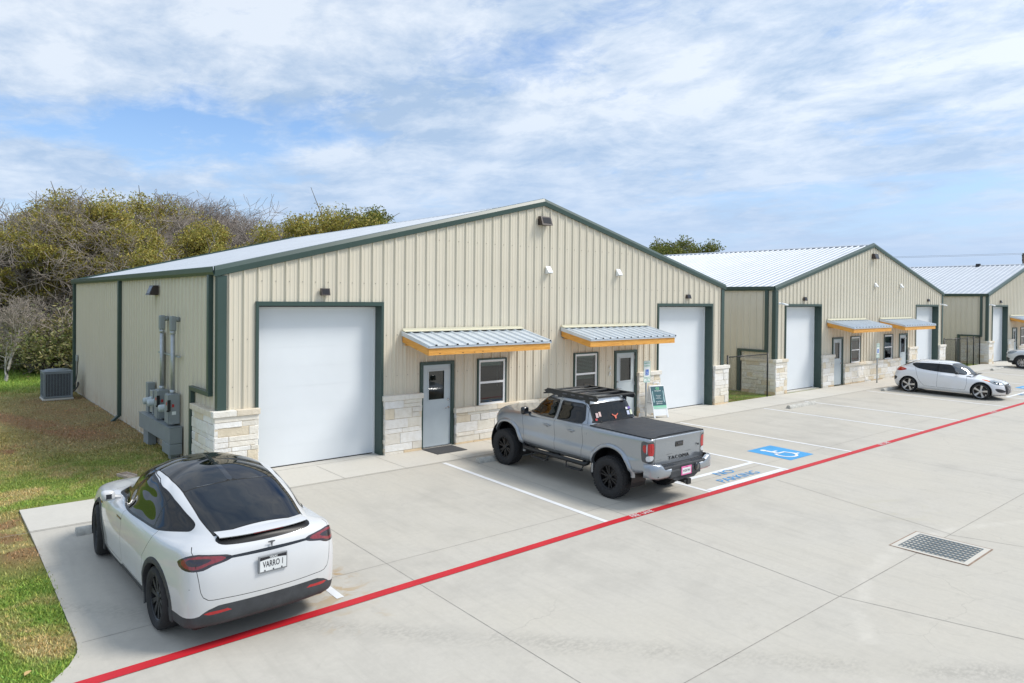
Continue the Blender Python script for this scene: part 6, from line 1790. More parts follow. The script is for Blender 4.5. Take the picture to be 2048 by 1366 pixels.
# ---- accessible parking signs
def parking_sign():
    t = empty('parking_sign', (0, 0, 0))
    mb = MB(); mb.tube([(0, 0, -.05), (0, 0, 1.86)], .03, 10); mb.build('post', MAT['galv'], t)
    def plate(z0, z1, w):
        r = .03; pts = []
        for cx, cz, a0 in ((w / 2 - r, z1 - r, 0), (-w / 2 + r, z1 - r, 90), (-w / 2 + r, z0 + r, 180), (w / 2 - r, z0 + r, 270)):
            pts += [(cx + r * math.cos(R(a0 + k * 30)), cz + r * math.sin(R(a0 + k * 30))) for k in range(4)]
        return pts
    for (z0, z1, up) in ((1.34, 1.88, True), (1.19, 1.33, False)):
        mb = MB(); mb.prism(plate(z0, z1, .335), 'y', -.034, -.031); s = mb.build('sign_panel', MAT['signface'], t)
        mb = MB(); a = plate(z0 + .008, z1 - .008, .319); b = plate(z0 + .018, z1 - .018, .299)
        for i in range(len(a)):
            j = (i + 1) % len(a); mb.poly([(a[i][0], -.0355, a[i][1]), (a[j][0], -.0355, a[j][1]), (b[j][0], -.0355, b[j][1]), (b[i][0], -.0355, b[i][1])])
        mb.build('sign_border', MAT['greentxt'], s, fixn=False)
        if up:
            text_obj('sign_lettering', 'RESERVED', .062, MAT['greentxt'], s, (0, -.036, 1.80), (R(90), 0, 0), bold=.001); text_obj('sign_lettering', 'PARKING', .062, MAT['greentxt'], s, (0, -.036, 1.715), (R(90), 0, 0), bold=.001)
            mb = MB(); mb.poly([(-.078, -.0358, 1.415), (.078, -.0358, 1.415), (.078, -.0358, 1.60), (-.078, -.0358, 1.60)]); q = mb.build('symbol_panel', MAT['blue'], s, fixn=False)
            isa_symbol(lambda u, v, d: (-.075 + u * .15, -.0364 - d, 1.425 + v * .165), MAT['signface'], 'wheelchair_symbol', s, lift=.0002)
        else:
            text_obj('sign_lettering', 'VAN', .045, MAT['greentxt'], s, (0, -.036, 1.285), (R(90), 0, 0)); text_obj('sign_lettering', 'ACCESSIBLE', .042, MAT['greentxt'], s, (0, -.036, 1.232), (R(90), 0, 0))
    return t
s1 = parking_sign(); s1.location = (13.02, -.6, 0); tag(s1, 'reserved accessible parking sign on a post beside the sandwich board', 'parking sign', 'accessible parking signs before the buildings')
s2 = copy_tree(s1); s2.location = (29.95, -.6, 0); s2['label'] = 'accessible parking sign on a post behind the roof of the white coupe'

# ---- sandwich board
def sandwich_board():
    t = empty('sandwich_board', (13.75, -.42, 0), R(-15), 'white folding sandwich board with a slate green poster, by the right overhead door', 'sandwich board')
    H, Wd, lean = 1.06, .58, .30
    for s in (-1, 1):
        Tm = Matrix.Translation((0, s * lean, 0)) @ Matrix.Rotation(s * math.atan(lean / H), 4, 'X')
        mb = MB()
        mb.bbox(-Wd / 2, -Wd / 2 + .06, -.018, .018, 0, H, .008, 0, Tm); mb.bbox(Wd / 2 - .06, Wd / 2, -.018, .018, 0, H, .008, 0, Tm)
        mb.bbox(-Wd / 2 + .06, Wd / 2 - .06, -.018, .018, H - .06, H, .008, 0, Tm); mb.bbox(-Wd / 2 + .06, Wd / 2 - .06, -.014, .014, .07, .36, .006, 0, Tm)
        for k in range(3): mb.box(-Wd / 2 + .05, Wd / 2 - .05, -.017, .017, .13 + .07 * k, .14 + .07 * k, 0, Tm)
        mb.box(-Wd / 2 + .06, Wd / 2 - .06, -.008, .008, .36, H - .06, 0, Tm)
        if s > 0:
            for k in range(9): mb.box(-.22 + .055 * k, -.2 + .055 * k, -.013, -.007, .08, .62, 0, Tm)
        mb.build('folding_panel', MAT['white_vinyl'], t)
    mb = MB(); mb.tube([(-.12, 0, H - .01), (-.11, 0, H + .05), (.11, 0, H + .05), (.12, 0, H - .01)], .02, 8); mb.build('carry_handle', MAT['white_vinyl'], t)
    mb = MB(); mb.box(-Wd / 2 - .004, -Wd / 2 + .0, -.17, .17, .46, .475); mb.box(Wd / 2, Wd / 2 + .004, -.17, .17, .46, .475); mb.build('hinge_bar', MAT['galv'], t)
    ang = math.atan(lean / H)
    base = Matrix.Translation((0, -lean, 0)) @ Matrix.Rotation(-ang, 4, 'X')
    mb = MB(); T = base; z0, z1 = .40, H - .035
    mb.box(-Wd / 2 + .03, Wd / 2 - .03, -.0225, -.0195, z0, z1, 0, T); p = mb.build('poster', M('slate_green', (.045, .12, .14), .45), t)
    mb = MB(); mb.box(-Wd / 2 + .03, Wd / 2 - .03, -.0225, -.0195, z0 - .055, z0 - .002, 0, T); mb.box(-Wd / 2 + .03, Wd / 2 - .03, -.0225, -.0195, z0 - .10, z0 - .075, 0, T); mb.build('poster_stripe', M('mint_stripe', (.28, .66, .45), .45), t)
    rot = Matrix.Rotation(-ang, 4, 'X') @ Matrix.Rotation(R(90), 4, 'X')
    def tx(body, z, size, mat, bold=.0):
        q = T @ Vector((0, -.0235, z)); o = text_obj('poster_lettering', body, size, mat, p, q, rot.to_euler(), bold=bold); return o
    tx('G2', z1 - .07, .11, M('mint_lettering', (.25, .75, .35), .5), .002)
    wl = MAT['signface']
    tx('Chiropractic', z1 - .145, .05, wl, .001)
    tx('Chiropractic', z1 - .30, .042, wl); tx('Massage', z1 - .345, .042, wl); tx('Acupuncture', z1 - .39, .042, wl)
    tx('512-707-9819', z1 - .50, .048, wl, .001); tx('g2chiro.com', z1 - .555, .045, wl, .001)
    mb = MB()
    for s in (-1, 1):
        mb.box(s * .21 - .012, s * .21 + .012, -.0232, -.0227, z0 + .1, z0 + .48, 0, T); mb.box(s * .185 - .006, s * .185 + .006, -.0232, -.0227, z0 + .12, z0 + .26, 0, T)
    mb.build('poster_ornament', M('pale_ornament', (.42, .60, .62), .5), p)
sandwich_board()

# ---- chain link fences between the buildings
def chain_fence(name, x0, x1, y, h, posts, label):
    t = empty(name, (x0, y, 0), 0, label, 'chain link fence', 'black chain link fences between buildings')
    Lx = x1 - x0
    for px in posts:
        mb = MB(); mb.tube([(px - x0, 0, -.1), (px - x0, 0, h + .03)], .032, 8); mb.lathe([(.036, h + .03), (.03, h + .055), (.001, h + .06)], 'z', 8, (px - x0, 0, 0)); mb.build('post', MAT['blackmet'], t)
    mb = MB(); mb.tube([(0, 0, h - .02), (Lx, 0, h - .02)], .021, 6); mb.build('top_rail', MAT['blackmet'], t)
    mb = MB(); st = .068; r = .0026
    def wire(a, b):
        d = Vector(b) - Vector(a); n = Vector((0, 1, 0)).cross(d.normalized()) * r
        p = [Vector(a) + n, Vector(a) + Vector((0, r, 0)), Vector(a) - n, Vector(a) - Vector((0, r, 0))]; q = [v + d for v in p]
        mb.faces(p + q, [(0, 1, 5, 4), (1, 2, 6, 5), (2, 3, 7, 6), (3, 0, 4, 7)])
    hh = h - .05; k = -hh
    while k < Lx:
        a0, a1 = max(0, k), min(Lx, k + hh)
        if a1 - a0 > .02:
            wire((a0, .025, .03 + (a0 - k)), (a1, .025, .03 + (a1 - k))); wire((a0, .028, .03 + hh - (a0 - k)), (a1, .028, .03 + hh - (a1 - k)))
        k += st
    mb.build('mesh_fabric', MAT['blackmet'], t, fixn=False)
chain_fence('chain_link_fence', 18.40, 21.27, -.03, 1.72, (18.44, 21.24), 'black chain link fence between the nearest and middle buildings')
chain_fence('chain_link_fence', 40.45, 46.55, .12, 1.72, (40.5, 42.4, 44.3, 45.4, 46.5), 'longer black chain link fence between the middle and far buildings')

# ---- storm drain grate set in the drive
def storm_drain():
    x0, x1, y0, y1 = 7.42, 8.50, -11.40, -10.29
    cx, cy = (x0 + x1) / 2, (y0 + y1) / 2; zc = max(lotz(y0), lotz(y1)) + .004
    t = empty('storm_drain', (cx, cy, zc), 0, 'square steel storm drain grate set in pale concrete', 'storm drain')
    w, h = (x1 - x0) / 2, (y1 - y0) / 2
    mb = MB(); e = .075
    mb.box(-w, w, -h, -h + e, -.04, 0); mb.box(-w, w, h - e, h, -.04, 0); mb.box(-w, -w + e, -h + e, h - e, -.04, 0); mb.box(w - e, w, -h + e, h - e, -.04, 0)
    mb.build('concrete_collar', MAT['walk'], t)
    mb = MB()
    for a, b, c, d in ((-w - .02, w + .02, -h - .02, -h - .0), (-w - .02, w + .02, h, h + .02), (-w - .02, -w, -h, h), (w, w + .02, -h, h)): mb.box(a, b, c, d, -.04, .001)
    mb.build('rust_edge', M('rust_stain', (.28, .20, .15), .95, 0, .3, 20), t)
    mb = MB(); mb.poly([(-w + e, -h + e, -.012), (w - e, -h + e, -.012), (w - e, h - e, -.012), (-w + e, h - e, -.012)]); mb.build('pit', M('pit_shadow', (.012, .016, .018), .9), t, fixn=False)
    mb = MB(); n = 8; gx, gy = w - e - .004, h - e - .004
    for i in range(n + 1):
        x = -gx + 2 * gx * i / n; mb.box(x - .022, x + .022, -gy, gy, -.0115, -.001)
    for i in range(15):
        y = -gy + 2 * gy * i / 14; mb.box(-gx, gx, y - .011, y + .011, -.0115, -.002)
    mb.build('grate', M('weathered_steel', (.13, .155, .165), .55, .2, .25, 12), t)
storm_drain()
# ---- fallen leaf
mb = MB(); mb.smooth = True
pts = [(-.11, 0, .0), (-.05, .035, .02), (.03, .04, .015), (.10, 0, .0), (.03, -.03, .02), (-.05, -.03, .012)]
mb.poly(pts); mb.poly([(p[0], p[1], p[2] + .004) for p in pts[::-1]])
o = mb.build('fallen_leaf', M('tan_leaf', (.55, .38, .16), .8)); o.location = (-3.9, -6.45, groundz(-4.0, -6.45) + .03); o.rotation_euler = (.1, .1, 1.0); o.scale = (.65, .65, .65)
tag(o, 'curled tan leaf on the grass near the slab corner', 'leaf')
# ---- power pole and lines
def pole(p, name='utility_pole', label=''):
    t = empty(name, p, R(20), label, 'utility pole', 'wooden utility poles carrying the wires'); z = p[2]
    mb = MB(); mb.tube([(0, 0, -p[2] - .5), (0, 0, .15)], [.16, .11], 8); mb.build('pole_shaft', M('weathered_pole', (.12, .09, .07), .9), t)
    mb = MB(); mb.box(-1.3, 1.3, -.06, .06, -.12, .0); mb.tube([(-.8, .05, -.1), (0, .12, -.9)], .03, 5); mb.tube([(.8, .05, -.1), (0, .12, -.9)], .03, 5); mb.build('crossarm', M('grey_arm', (.10, .09, .09), .9), t)
    return t
A = Vector((103.6, 12.4, 10.15)); B = Vector((64, 97, 11.5))
pole(A, 'utility_pole', 'wooden utility pole with crossarm at the right edge, beyond the far roof')
mb = MB()
for off, dz in ((-1.2, .08), (1.2, .06), (0, -1.3)):
    o2 = Vector((off * .9, off * .3, dz)); pts = []
    for i in range(25):
        t_ = i / 24; q = (A + o2).lerp(B + o2, t_); q.z -= 1.6 * 4 * t_ * (1 - t_) * .5; pts.append(q)
    mb.tube(pts, .012, 4)
o = mb.build('power_lines', M('wire', (.06, .06, .07), .6)); tag(o, 'thin power lines sagging across the sky beyond the far roof', 'power lines')
# ------------------------------------------------------------------ trees
MAT['bark'] = M('grey_bark', (.20, .175, .15), .95, 0, .35, 5)
MAT['palebark'] = M('pale_lichened_bark', (.42, .39, .35), .95, 0, .35, 6)
MAT['twig'] = M('bare_twigs', (.30, .255, .22), .95, 0, .35, 1.2)
MAT['twigpale'] = M('pale_twigs', (.33, .285, .245), .95, 0, .3, 1.2)
def leafmat(name, col):
    m, nt, b, out = new_mat(name)
    a = nt.nodes.new('ShaderNodeVertexColor'); a.layer_name = 'col'
    c = mixc(nt, 1.0, (*col, 1), a.outputs['Color'], 'MULTIPLY')
    nt.links.new(c, b.inputs['Base Color']); b.inputs['Roughness'].default_value = .55; b.inputs['Specular IOR Level'].default_value = .3
    t = nt.nodes.new('ShaderNodeBsdfTranslucent'); nt.links.new(c, t.inputs[0])
    mx = nt.nodes.new('ShaderNodeMixShader'); mx.inputs[0].default_value = .22
    nt.links.new(b.outputs[0], mx.inputs[1]); nt.links.new(t.outputs[0], mx.inputs[2]); nt.links.new(mx.outputs[0], out.inputs['Surface'])
    return m
MAT['oakleaf'] = leafmat('olive_oak_leaves', (.33, .295, .075))
MAT['cedarleaf'] = leafmat('green_cedar_leaves', (.15, .17, .035))
MAT['shrubleaf'] = leafmat('dull_green_leaves', (.24, .225, .11))
MAT['darkleaf'] = leafmat('dark_green_leaves', (.17, .185, .07))

class Tree:
    def __init__(s, seed): s.r = np.random.default_rng(seed); s.seg = []; s.tips = []
    def grow(s, p, d, L, r, depth, spread=.6, up=.15, nchild=(2, 3), minr=.006, wig=.18, droop=0.0, taper=.62):
        n = 4 if depth > 2 else 3; pts = [p]; rs = [r]; q = p.copy(); dd = d.copy()
        for i in range(n):
            dd = dd + s.r.normal(0, wig, 3) + np.array([0, 0, up * (.5 if depth > 1 else .2) - droop]); dd /= np.linalg.norm(dd)
            q = q + dd * L / n; pts.append(q.copy()); rs.append(max(minr, r * (1 - (1 - taper) * (i + 1) / n)))
        s.seg.append((pts, rs, depth))
        if depth == 0: s.tips.append((q.copy(), dd.copy())); return
        k = s.r.integers(nchild[0], nchild[1] + 1)
        for i in range(k + (1 if depth > 1 else 0)):
            t = 1.0 if i < k - 0 else s.r.uniform(.45, .8)
            j = min(n, max(1, int(round(t * n)))) if i < k else max(1, int(t * n))
            nd = dd + s.r.normal(0, spread, 3); nd[2] += up * .5; nd /= np.linalg.norm(nd)
            s.grow(pts[j].copy(), nd, L * s.r.uniform(.62, .86), max(minr, rs[j] * s.r.uniform(.6, .78)), depth - 1, spread, up, nchild, minr, wig, droop, taper)
    def mesh(s, sides=(6, 3), mind=0, maxd=99):
        V = []; F = []; n0 = 0
        for pts, rs, depth in s.seg:
            if depth < mind or depth > maxd: continue
            k = sides[0] if depth >= 3 else sides[1]
            P = np.array(pts); D = np.gradient(P, axis=0); D /= np.linalg.norm(D, axis=1)[:, None] + 1e-9
            ref = np.where(np.abs(D[:, 2:3]) > .9, [[1., 0, 0]], [[0, 0, 1.]]); A = np.cross(D, ref); A /= np.linalg.norm(A, axis=1)[:, None] + 1e-9; B = np.cross(D, A)
            ang = np.arange(k) * 2 * np.pi / k
            ring = P[:, None] + (A[:, None] * np.cos(ang)[None, :, None] + B[:, None] * np.sin(ang)[None, :, None]) * np.array(rs)[:, None, None]
            V.append(ring.reshape(-1, 3)); m = len(P)
            for i in range(m - 1):
                for j in range(k): F.append((n0 + i * k + j, n0 + i * k + (j + 1) % k, n0 + (i + 1) * k + (j + 1) % k, n0 + (i + 1) * k + j))
            n0 += m * k
        return np.concatenate(V) if V else np.zeros((0, 3)), F
def np_mesh(name, V, F, mat, col=None, smooth=False):
    me = bpy.data.meshes.new(name)
    V = np.asarray(V, float); F = np.asarray(F, int); n, k = F.shape
    me.vertices.add(len(V)); me.vertices.foreach_set('co', V.reshape(-1)); me.loops.add(n * k); me.loops.foreach_set('vertex_index', F.reshape(-1))
    me.polygons.add(n); me.polygons.foreach_set('loop_start', np.arange(n) * k); me.update()
    if col is not None:
        at = me.color_attributes.new('col', 'FLOAT_COLOR', 'CORNER'); c = np.ones((n, k, 4)); c[:, :, :3] = col[:, None, :]; at.data.foreach_set('color', c.reshape(-1))
    me.materials.append(mat); me.validate(); return me
def leaf_cloud(rg, centres, radii, per, size, squash=.75):
    """many small leaf-clump faces scattered through irregular lobes"""
    P = []; 
    for c, r in zip(centres, radii):
        m = int(per * r ** 1.6); v = rg.normal(0, 1, (m, 3)); v /= np.linalg.norm(v, axis=1)[:, None]
        rad = r * (rg.random(m) ** .45) * (1 + .28 * np.sin(v[:, 0] * 5 + c[0] * 3) * np.cos(v[:, 1] * 4 + c[1]) + .18 * np.sin(v[:, 2] * 7 + c[2]))
        P.append(c + v * rad[:, None] * [1, 1, squash])
    P = np.concatenate(P); n = len(P)
    a = rg.normal(0, 1, (n, 3)); a /= np.linalg.norm(a, axis=1)[:, None]; b = np.cross(a, rg.normal(0, 1, (n, 3))); b /= np.linalg.norm(b, axis=1)[:, None]
    s = size * rg.uniform(.55, 1.35, n)[:, None]; w = .5
    V = np.stack([P - a * s, P + b * s * w, P + a * s, P - b * s * w], 1).reshape(-1, 3); F = np.arange(4 * n).reshape(n, 4)
    g = rg.uniform(.62, 1.45, n); col = np.stack([g * rg.uniform(.85, 1.2, n), g, g * rg.uniform(.7, 1.2, n)], 1)
    return V, F, col
def bare_proto(seed, H, bark, twig, depth=6, spread=.55, up=.12, minr=.009, trunk=.16, dense=(2, 3)):
    t = Tree(seed); n = 1 + seed % 2
    for i in range(n):
        d = np.array([t.r.normal(0, .18), t.r.normal(0, .18), 1.0]); d /= np.linalg.norm(d)
        t.grow(np.array([t.r.normal(0, .15), t.r.normal(0, .15), -.3]), d, H * .235, trunk, depth, spread, up, dense, minr)
    tops = np.array([max(q[2] for q in sg[0]) for sg in t.seg]); lim = np.percentile(tops, 99.0)
    t.seg = [sg for sg, z in zip(t.seg, tops) if z <= (lim if sg[2] < 3 else lim * .72)]
    V, F = t.mesh((6, 3), 3); W_, G = t.mesh((6, 3), 0, 2); k = H / lim
    return np_mesh('trunk', V * k, F, bark), np_mesh('crown', W_ * k, G, twig)
def oak_proto(seed, H, leaf, per=300, size=.13, n=26, rx=.36, rz=.27, zc=.62, bare_limbs=0):
    """spreading crown of leafy lobes carried on limbs, with holes between the lobes"""
    t = Tree(seed); rg = t.r; C_ = []; rad = []
    for i in range(n):
        v = rg.normal(0, 1, 3); v /= np.linalg.norm(v); q = rg.uniform(.45, 1.0)
        C_.append(np.array([v[0] * rx * q, v[1] * rx * q, zc + v[2] * rz * q]) * H); rad.append(rg.uniform(.085, .16) * H)
    C_ = np.array(C_); rad = np.array(rad); C_[:, 2] += H - (C_[:, 2] + rad * .75).max()
    segs = [([np.array([0, 0, -.3]), np.array([.05, .02, .12 * H]), np.array([.0, .1, .26 * H])], [.028 * H, .024 * H, .02 * H], 4)]
    for c in C_:
        p0 = np.array([0, .1, .26 * H]) * rg.uniform(.7, 1.0); mid = (p0 + c) / 2 + rg.normal(0, .04 * H, 3); segs.append(([p0, p0 * .5 + mid * .5 + rg.normal(0, .015 * H, 3), mid, c], [.013 * H, .010 * H, .007 * H, .003 * H], 3))
        for q in range(3): e = c + rg.normal(0, .09 * H, 3); segs.append(([mid * .4 + c * .6, (c + e) / 2, e], [.004 * H, .003 * H, .0015 * H], 3))
    t.seg = segs; V, F = t.mesh((6, 4))
    LV, LF, lc = leaf_cloud(rg, C_, rad, per, size)
    return np_mesh('trunk', V, F, MAT['bark']), np_mesh('crown', LV, LF, leaf, lc)
BARE = [bare_proto(3, 9.0, MAT['bark'], MAT['twig'], 7, .62, .07, .0055), bare_proto(8, 9.0, MAT['palebark'], MAT['twigpale'], 7, .66, .04, .0055), bare_proto(21, 9.0, MAT['bark'], MAT['twig'], 7, .58, .10, .0055), bare_proto(14, 6.0, MAT['palebark'], MAT['twigpale'], 7, .75, .0, .005)]
OAK = [oak_proto(5, 8.0, MAT['oakleaf'], 1500, .062), oak_proto(12, 8.0, MAT['oakleaf'], 1400, .062, 20), oak_proto(31, 8.0, MAT['oakleaf'], 1400, .062, 30, .42)]
CEDAR = [oak_proto(17, 8.0, MAT['cedarleaf'], 1300, .075, 30, .30, .30)]
def tree(protos, i, x, y, s, rz, name, label, cat, group=None, sz=1.0):
    r = empty(name, (x, y, -.05), rz, label, cat, group); r.scale = (s, s, s * sz)
    for nm, me in zip(('trunk', 'crown'), protos[i % len(protos)]):
        o = bpy.data.objects.new(nm, me); COL.objects.link(o); o.parent = r
    return r
def at(px, d):
    """ground point seen under column px of the photograph at distance d (metres along the view axis)"""
    r_ = (px - 1024) / 1413.8; f = Vector((.6414, .7671)); q = Vector((.7672, -.6413)); p = Vector((-4.743, -15.136)) + (f + q * r_) * d
    return p.x, p.y
rt_ = random.Random(11)
HORIZ = 612
def hgt(py, d): return 3.8 + (HORIZ - py) / 1413.8 * d
GB, GO = 'bare grey trees of the wood behind the left wall', 'olive leaved oaks standing in the bare wood'
LB = 'bare grey brown tree with tangled twigs in the wood behind the building'
LO = 'olive yellow live oak among the bare trees behind the building'
# (column, top row, depth, kind)
row = [(-40, 430, 50, 'b1'), (30, 412, 42, 'o0'), (95, 386, 43, 'b0'), (150, 398, 43, 'o2'), (205, 440, 43, 'b1'), (245, 402, 54, 'o2'), (195, 462, 40.5, 'o1'), (300, 398, 62, 'b0'), (350, 394, 64, 'b2'), (405, 398, 60, 'b0'),
       (440, 420, 60, 'b2'), (485, 414, 60, 'b2'), (520, 432, 58, 'b1'), (555, 444, 60, 'b0'), (595, 450, 62, 'b2'), (300, 452, 42, 'o0'), (362, 478, 40, 'o2'), (464, 446, 44, 'o0'), (65, 452, 38.5, 'o1'), (-10, 470, 42, 'b3'),
       (100, 500, 42, 'b3'), (230, 495, 40, 'b3'), (150, 520, 43, 'b3'), (40, 515, 41, 'b3'), (265, 470, 41, 'b1'), (200, 408, 58, 'b0'), (250, 440, 50, 'b1'), (390, 436, 56, 'b3'), (530, 458, 56, 'b3'), (0, 415, 40, 'b1'), (265, 425, 43, 'b0'), (335, 415, 48, 'b1'), (170, 425, 40, 'b0'), (325, 440, 52, 'b1'), (425, 452, 52, 'b1')]
for i, (px, top, d, k) in enumerate(row):
    x, y = at(px, d); H = hgt(top + (24 if k[0] == 'b' else 8) * (1.4 if px < 220 else 1), d)
    if k[0] == 'b':
        j = int(k[1]); base = 6.0 if j == 3 else 9.0
        tree(BARE, j, x, y, H / base, rt_.uniform(0, 6.28), 'bare_tree', LB, 'tree', GB)
    else:
        tree(OAK, int(k[1]), x, y, H / 8.0, rt_.uniform(0, 6.28), 'live_oak', LO, 'tree', GO)
LC = 'olive and green tree crown rising behind the roof of the nearest building'
for i_, (px, top, d) in enumerate(((640, 436, 50), (690, 430, 50), (738, 426, 52))):
    x, y = at(px, d); tree(CEDAR if i_ == 2 else OAK, i_, x, y, hgt(top, d) / 8.0, rt_.uniform(0, 6), 'cedar_tree', LC, 'tree', 'green cedars behind the nearest roof')
for px, top, d, lb in ((1345, 482, 50, 'round green tree showing between the nearest and middle roofs'), (1400, 490, 53, 'small green tree top right of the round one, above the middle roof')):
    x, y = at(px, d); tree(CEDAR, 0, x, y, hgt(top, d) / 8.0, rt_.uniform(0, 6), 'cedar_tree', lb, 'tree')
# small pale bare tree standing on the grass at the left edge
pt = bare_proto(44, 3.9, MAT['palebark'], MAT['twigpale'], 6, .42, .16, .004, .055)
tree([pt], 0, *(-1.95, 22.8), 1.0, .4, 'bare_tree', 'slim pale bare tree standing alone on the grass at the left edge', 'tree', None)
# thicket at the wood's foot: uncountable
def thicket():
    rg = np.random.default_rng(4); V = []; F = []; n0 = 0
    base = []
    for s_ in range(3):
        t = Tree(60 + s_)
        for q in range(7): t.grow(np.array([t.r.normal(0, .5), t.r.normal(0, .5), -.1]), np.array([t.r.normal(0, .5), t.r.normal(0, .5), 1.]), 1.0, .02, 4, .75, .02, (2, 3), .006, .25)
        v, f = t.mesh((3, 3)); base.append((v / v[:, 2].max(), np.array(f)))
    for i in range(120):
        px = rg.uniform(-80, 640); d = rg.uniform(41, 54); x, y = at(px, d); v, f = base[i % 3]; h = rg.uniform(2.2, 5.0); a = rg.uniform(0, 6.28)
        R_ = np.array([[np.cos(a), -np.sin(a), 0], [np.sin(a), np.cos(a), 0], [0, 0, 1]])
        V.append((v * [h * .9, h * .9, h]) @ R_.T + [x, y, -.1]); F.append(f + n0); n0 += len(v)
    me = np_mesh('thicket', np.concatenate(V), np.concatenate(F), MAT['twigpale']); o = bpy.data.objects.new('thicket', me); COL.objects.link(o); o['kind'] = 'stuff'; o['label'] = 'grey tangle of bare brush at the foot of the wood'; o['category'] = 'brush'
thicket()
def far_wood():
    """the unbroken wood behind the first rows"""
    rg = np.random.default_rng(9); V = []; F = []; n0 = 0
    for i in range(45):
        px = rg.uniform(-300, 700); d = rg.uniform(68, 95); x, y = at(px, d); me = BARE[i % 3][1]
        nv = len(me.vertices); v = np.empty(nv * 3); me.vertices.foreach_get('co', v); v = v.reshape(-1, 3); f = np.empty(len(me.loops), int); me.loops.foreach_get('vertex_index', f); f = f.reshape(-1, 4)
        keep = rg.random(len(f)) < .5; f = f[keep]
        h = hgt(rg.uniform(470, 520), d) / 9.0; a = rg.uniform(0, 6.28); R_ = np.array([[np.cos(a), -np.sin(a), 0], [np.sin(a), np.cos(a), 0], [0, 0, 1]])
        V.append((v * [h * 1.2, h * 1.2, h]) @ R_.T + [x, y, -.1]); F.append(f + n0); n0 += nv
    me = np_mesh('distant_wood', np.concatenate(V), np.concatenate(F), MAT['twig']); o = bpy.data.objects.new('distant_wood', me); COL.objects.link(o); o['kind'] = 'stuff'; o['label'] = 'far bare wood reading as one grey mass'; o['category'] = 'wood'
far_wood()
def shrub_mesh(seed, leaf, n=9, per=1000, size=.034, h=1.0):
    rg = np.random.default_rng(seed); c = np.stack([rg.normal(0, .55, n), rg.normal(0, .55, n), rg.uniform(.3, .95, n) * h], 1)
    V, F, col = leaf_cloud(rg, c, rg.uniform(.35, .6, n), per, size, .85); t = Tree(seed)
    for q in range(8): t.grow(np.array([0, 0, 0.]), np.array([t.r.normal(0, .5), t.r.normal(0, .5), 1.]), .5, .025, 3, .6, .05, (2, 2), .008)
    v, f = t.mesh((4, 3))
    return np_mesh('stem', v, f, MAT['twigpale']), np_mesh('foliage', V, F, leaf, col)
SH = [shrub_mesh(1, MAT['shrubleaf']), shrub_mesh(2, MAT['darkleaf']), shrub_mesh(3, MAT['shrubleaf'])]
LS = 'dull green shrub at the edge of the wood behind the air conditioner'
for i, (px, top, d) in enumerate([(35, 660, 36), (80, 652, 35.5), (125, 645, 36), (150, 650, 34.5), (100, 672, 34), (60, 678, 34.5), (165, 640, 37), (10, 672, 36), (-30, 660, 37)]):
    x, y = at(px, d); H = hgt(top, d)
    r = empty('shrub', (x, y, -.05), rt_.uniform(0, 6), LS, 'shrub', 'shrubs at the edge of the wood'); r.scale = (H * .95, H * .95, H * .85)
    for nm, me in zip(('stem', 'foliage'), SH[i % 3]):
        o = bpy.data.objects.new(nm, me); COL.objects.link(o); o.parent = r
sp_ = shrub_mesh(7, MAT['shrubleaf'], 6, 90, .04)
r = empty('shrub', (43.6, 1.6, 0), 0, 'sparse leggy shrub behind the longer chain link fence', 'shrub'); r.scale = (.75, .75, 1.1)
for nm, me in zip(('stem', 'foliage'), sp_):
    o = bpy.data.objects.new(nm, me); COL.objects.link(o); o.parent = r
SUN_EL, SUN_AZ = 48.0, 52.0      # azimuth measured from -Y (towards the viewer) to +X
sd = Vector((math.sin(R(SUN_AZ)) * math.cos(R(SUN_EL)), -math.cos(R(SUN_AZ)) * math.cos(R(SUN_EL)), math.sin(R(SUN_EL))))
w = bpy.data.worlds.new('World'); SC.world = w; w.use_nodes = True
nt = w.node_tree; bg = nt.nodes['Background']; outw = nt.nodes['World Output']
sky = nt.nodes.new('ShaderNodeTexSky'); sky.sky_type = 'NISHITA'; sky.sun_disc = False
sky.sun_elevation = R(SUN_EL); sky.sun_rotation = math.atan2(sd.x, sd.y); sky.air_density = 1.0; sky.dust_density = .6; sky.ozone_density = 1.2
# broken stratocumulus laid on a flat layer overhead, so it closes up towards the horizon
tc = nt.nodes.new('ShaderNodeTexCoord'); sp = nt.nodes.new('ShaderNodeSeparateXYZ'); nt.links.new(tc.outputs['Generated'], sp.inputs[0])
dz = mth(nt, 'ADD', mth(nt, 'MAXIMUM', sp.outputs[2], 0.0), .13)
cx = mth(nt, 'DIVIDE', sp.outputs[0], dz); cy = mth(nt, 'DIVIDE', sp.outputs[1], dz)
cb = nt.nodes.new('ShaderNodeCombineXYZ'); nt.links.new(cx, cb.inputs[0]); nt.links.new(cy, cb.inputs[1]); cb.inputs[2].default_value = 3.7
rot = nt.nodes.new('ShaderNodeMapping'); rot.inputs['Rotation'].default_value = (0, 0, R(CLOUD_ROT if 'CLOUD_ROT' in globals() else 28)); rot.inputs['Scale'].default_value = (1.0, .8, 1); nt.links.new(cb.outputs[0], rot.inputs['Vector'])
cv = rot.outputs['Vector']
big = noise(nt, cv, .55, 3, .5); mid = noise(nt, cv, 1.9, 8, .62, .35); fine = noise(nt, cv, 6.5, 7, .65, .5)
dens = mth(nt, 'ADD', mth(nt, 'ADD', mth(nt, 'MULTIPLY', big, .42), mth(nt, 'MULTIPLY', mid, .42)), mth(nt, 'MULTIPLY', fine, .16))
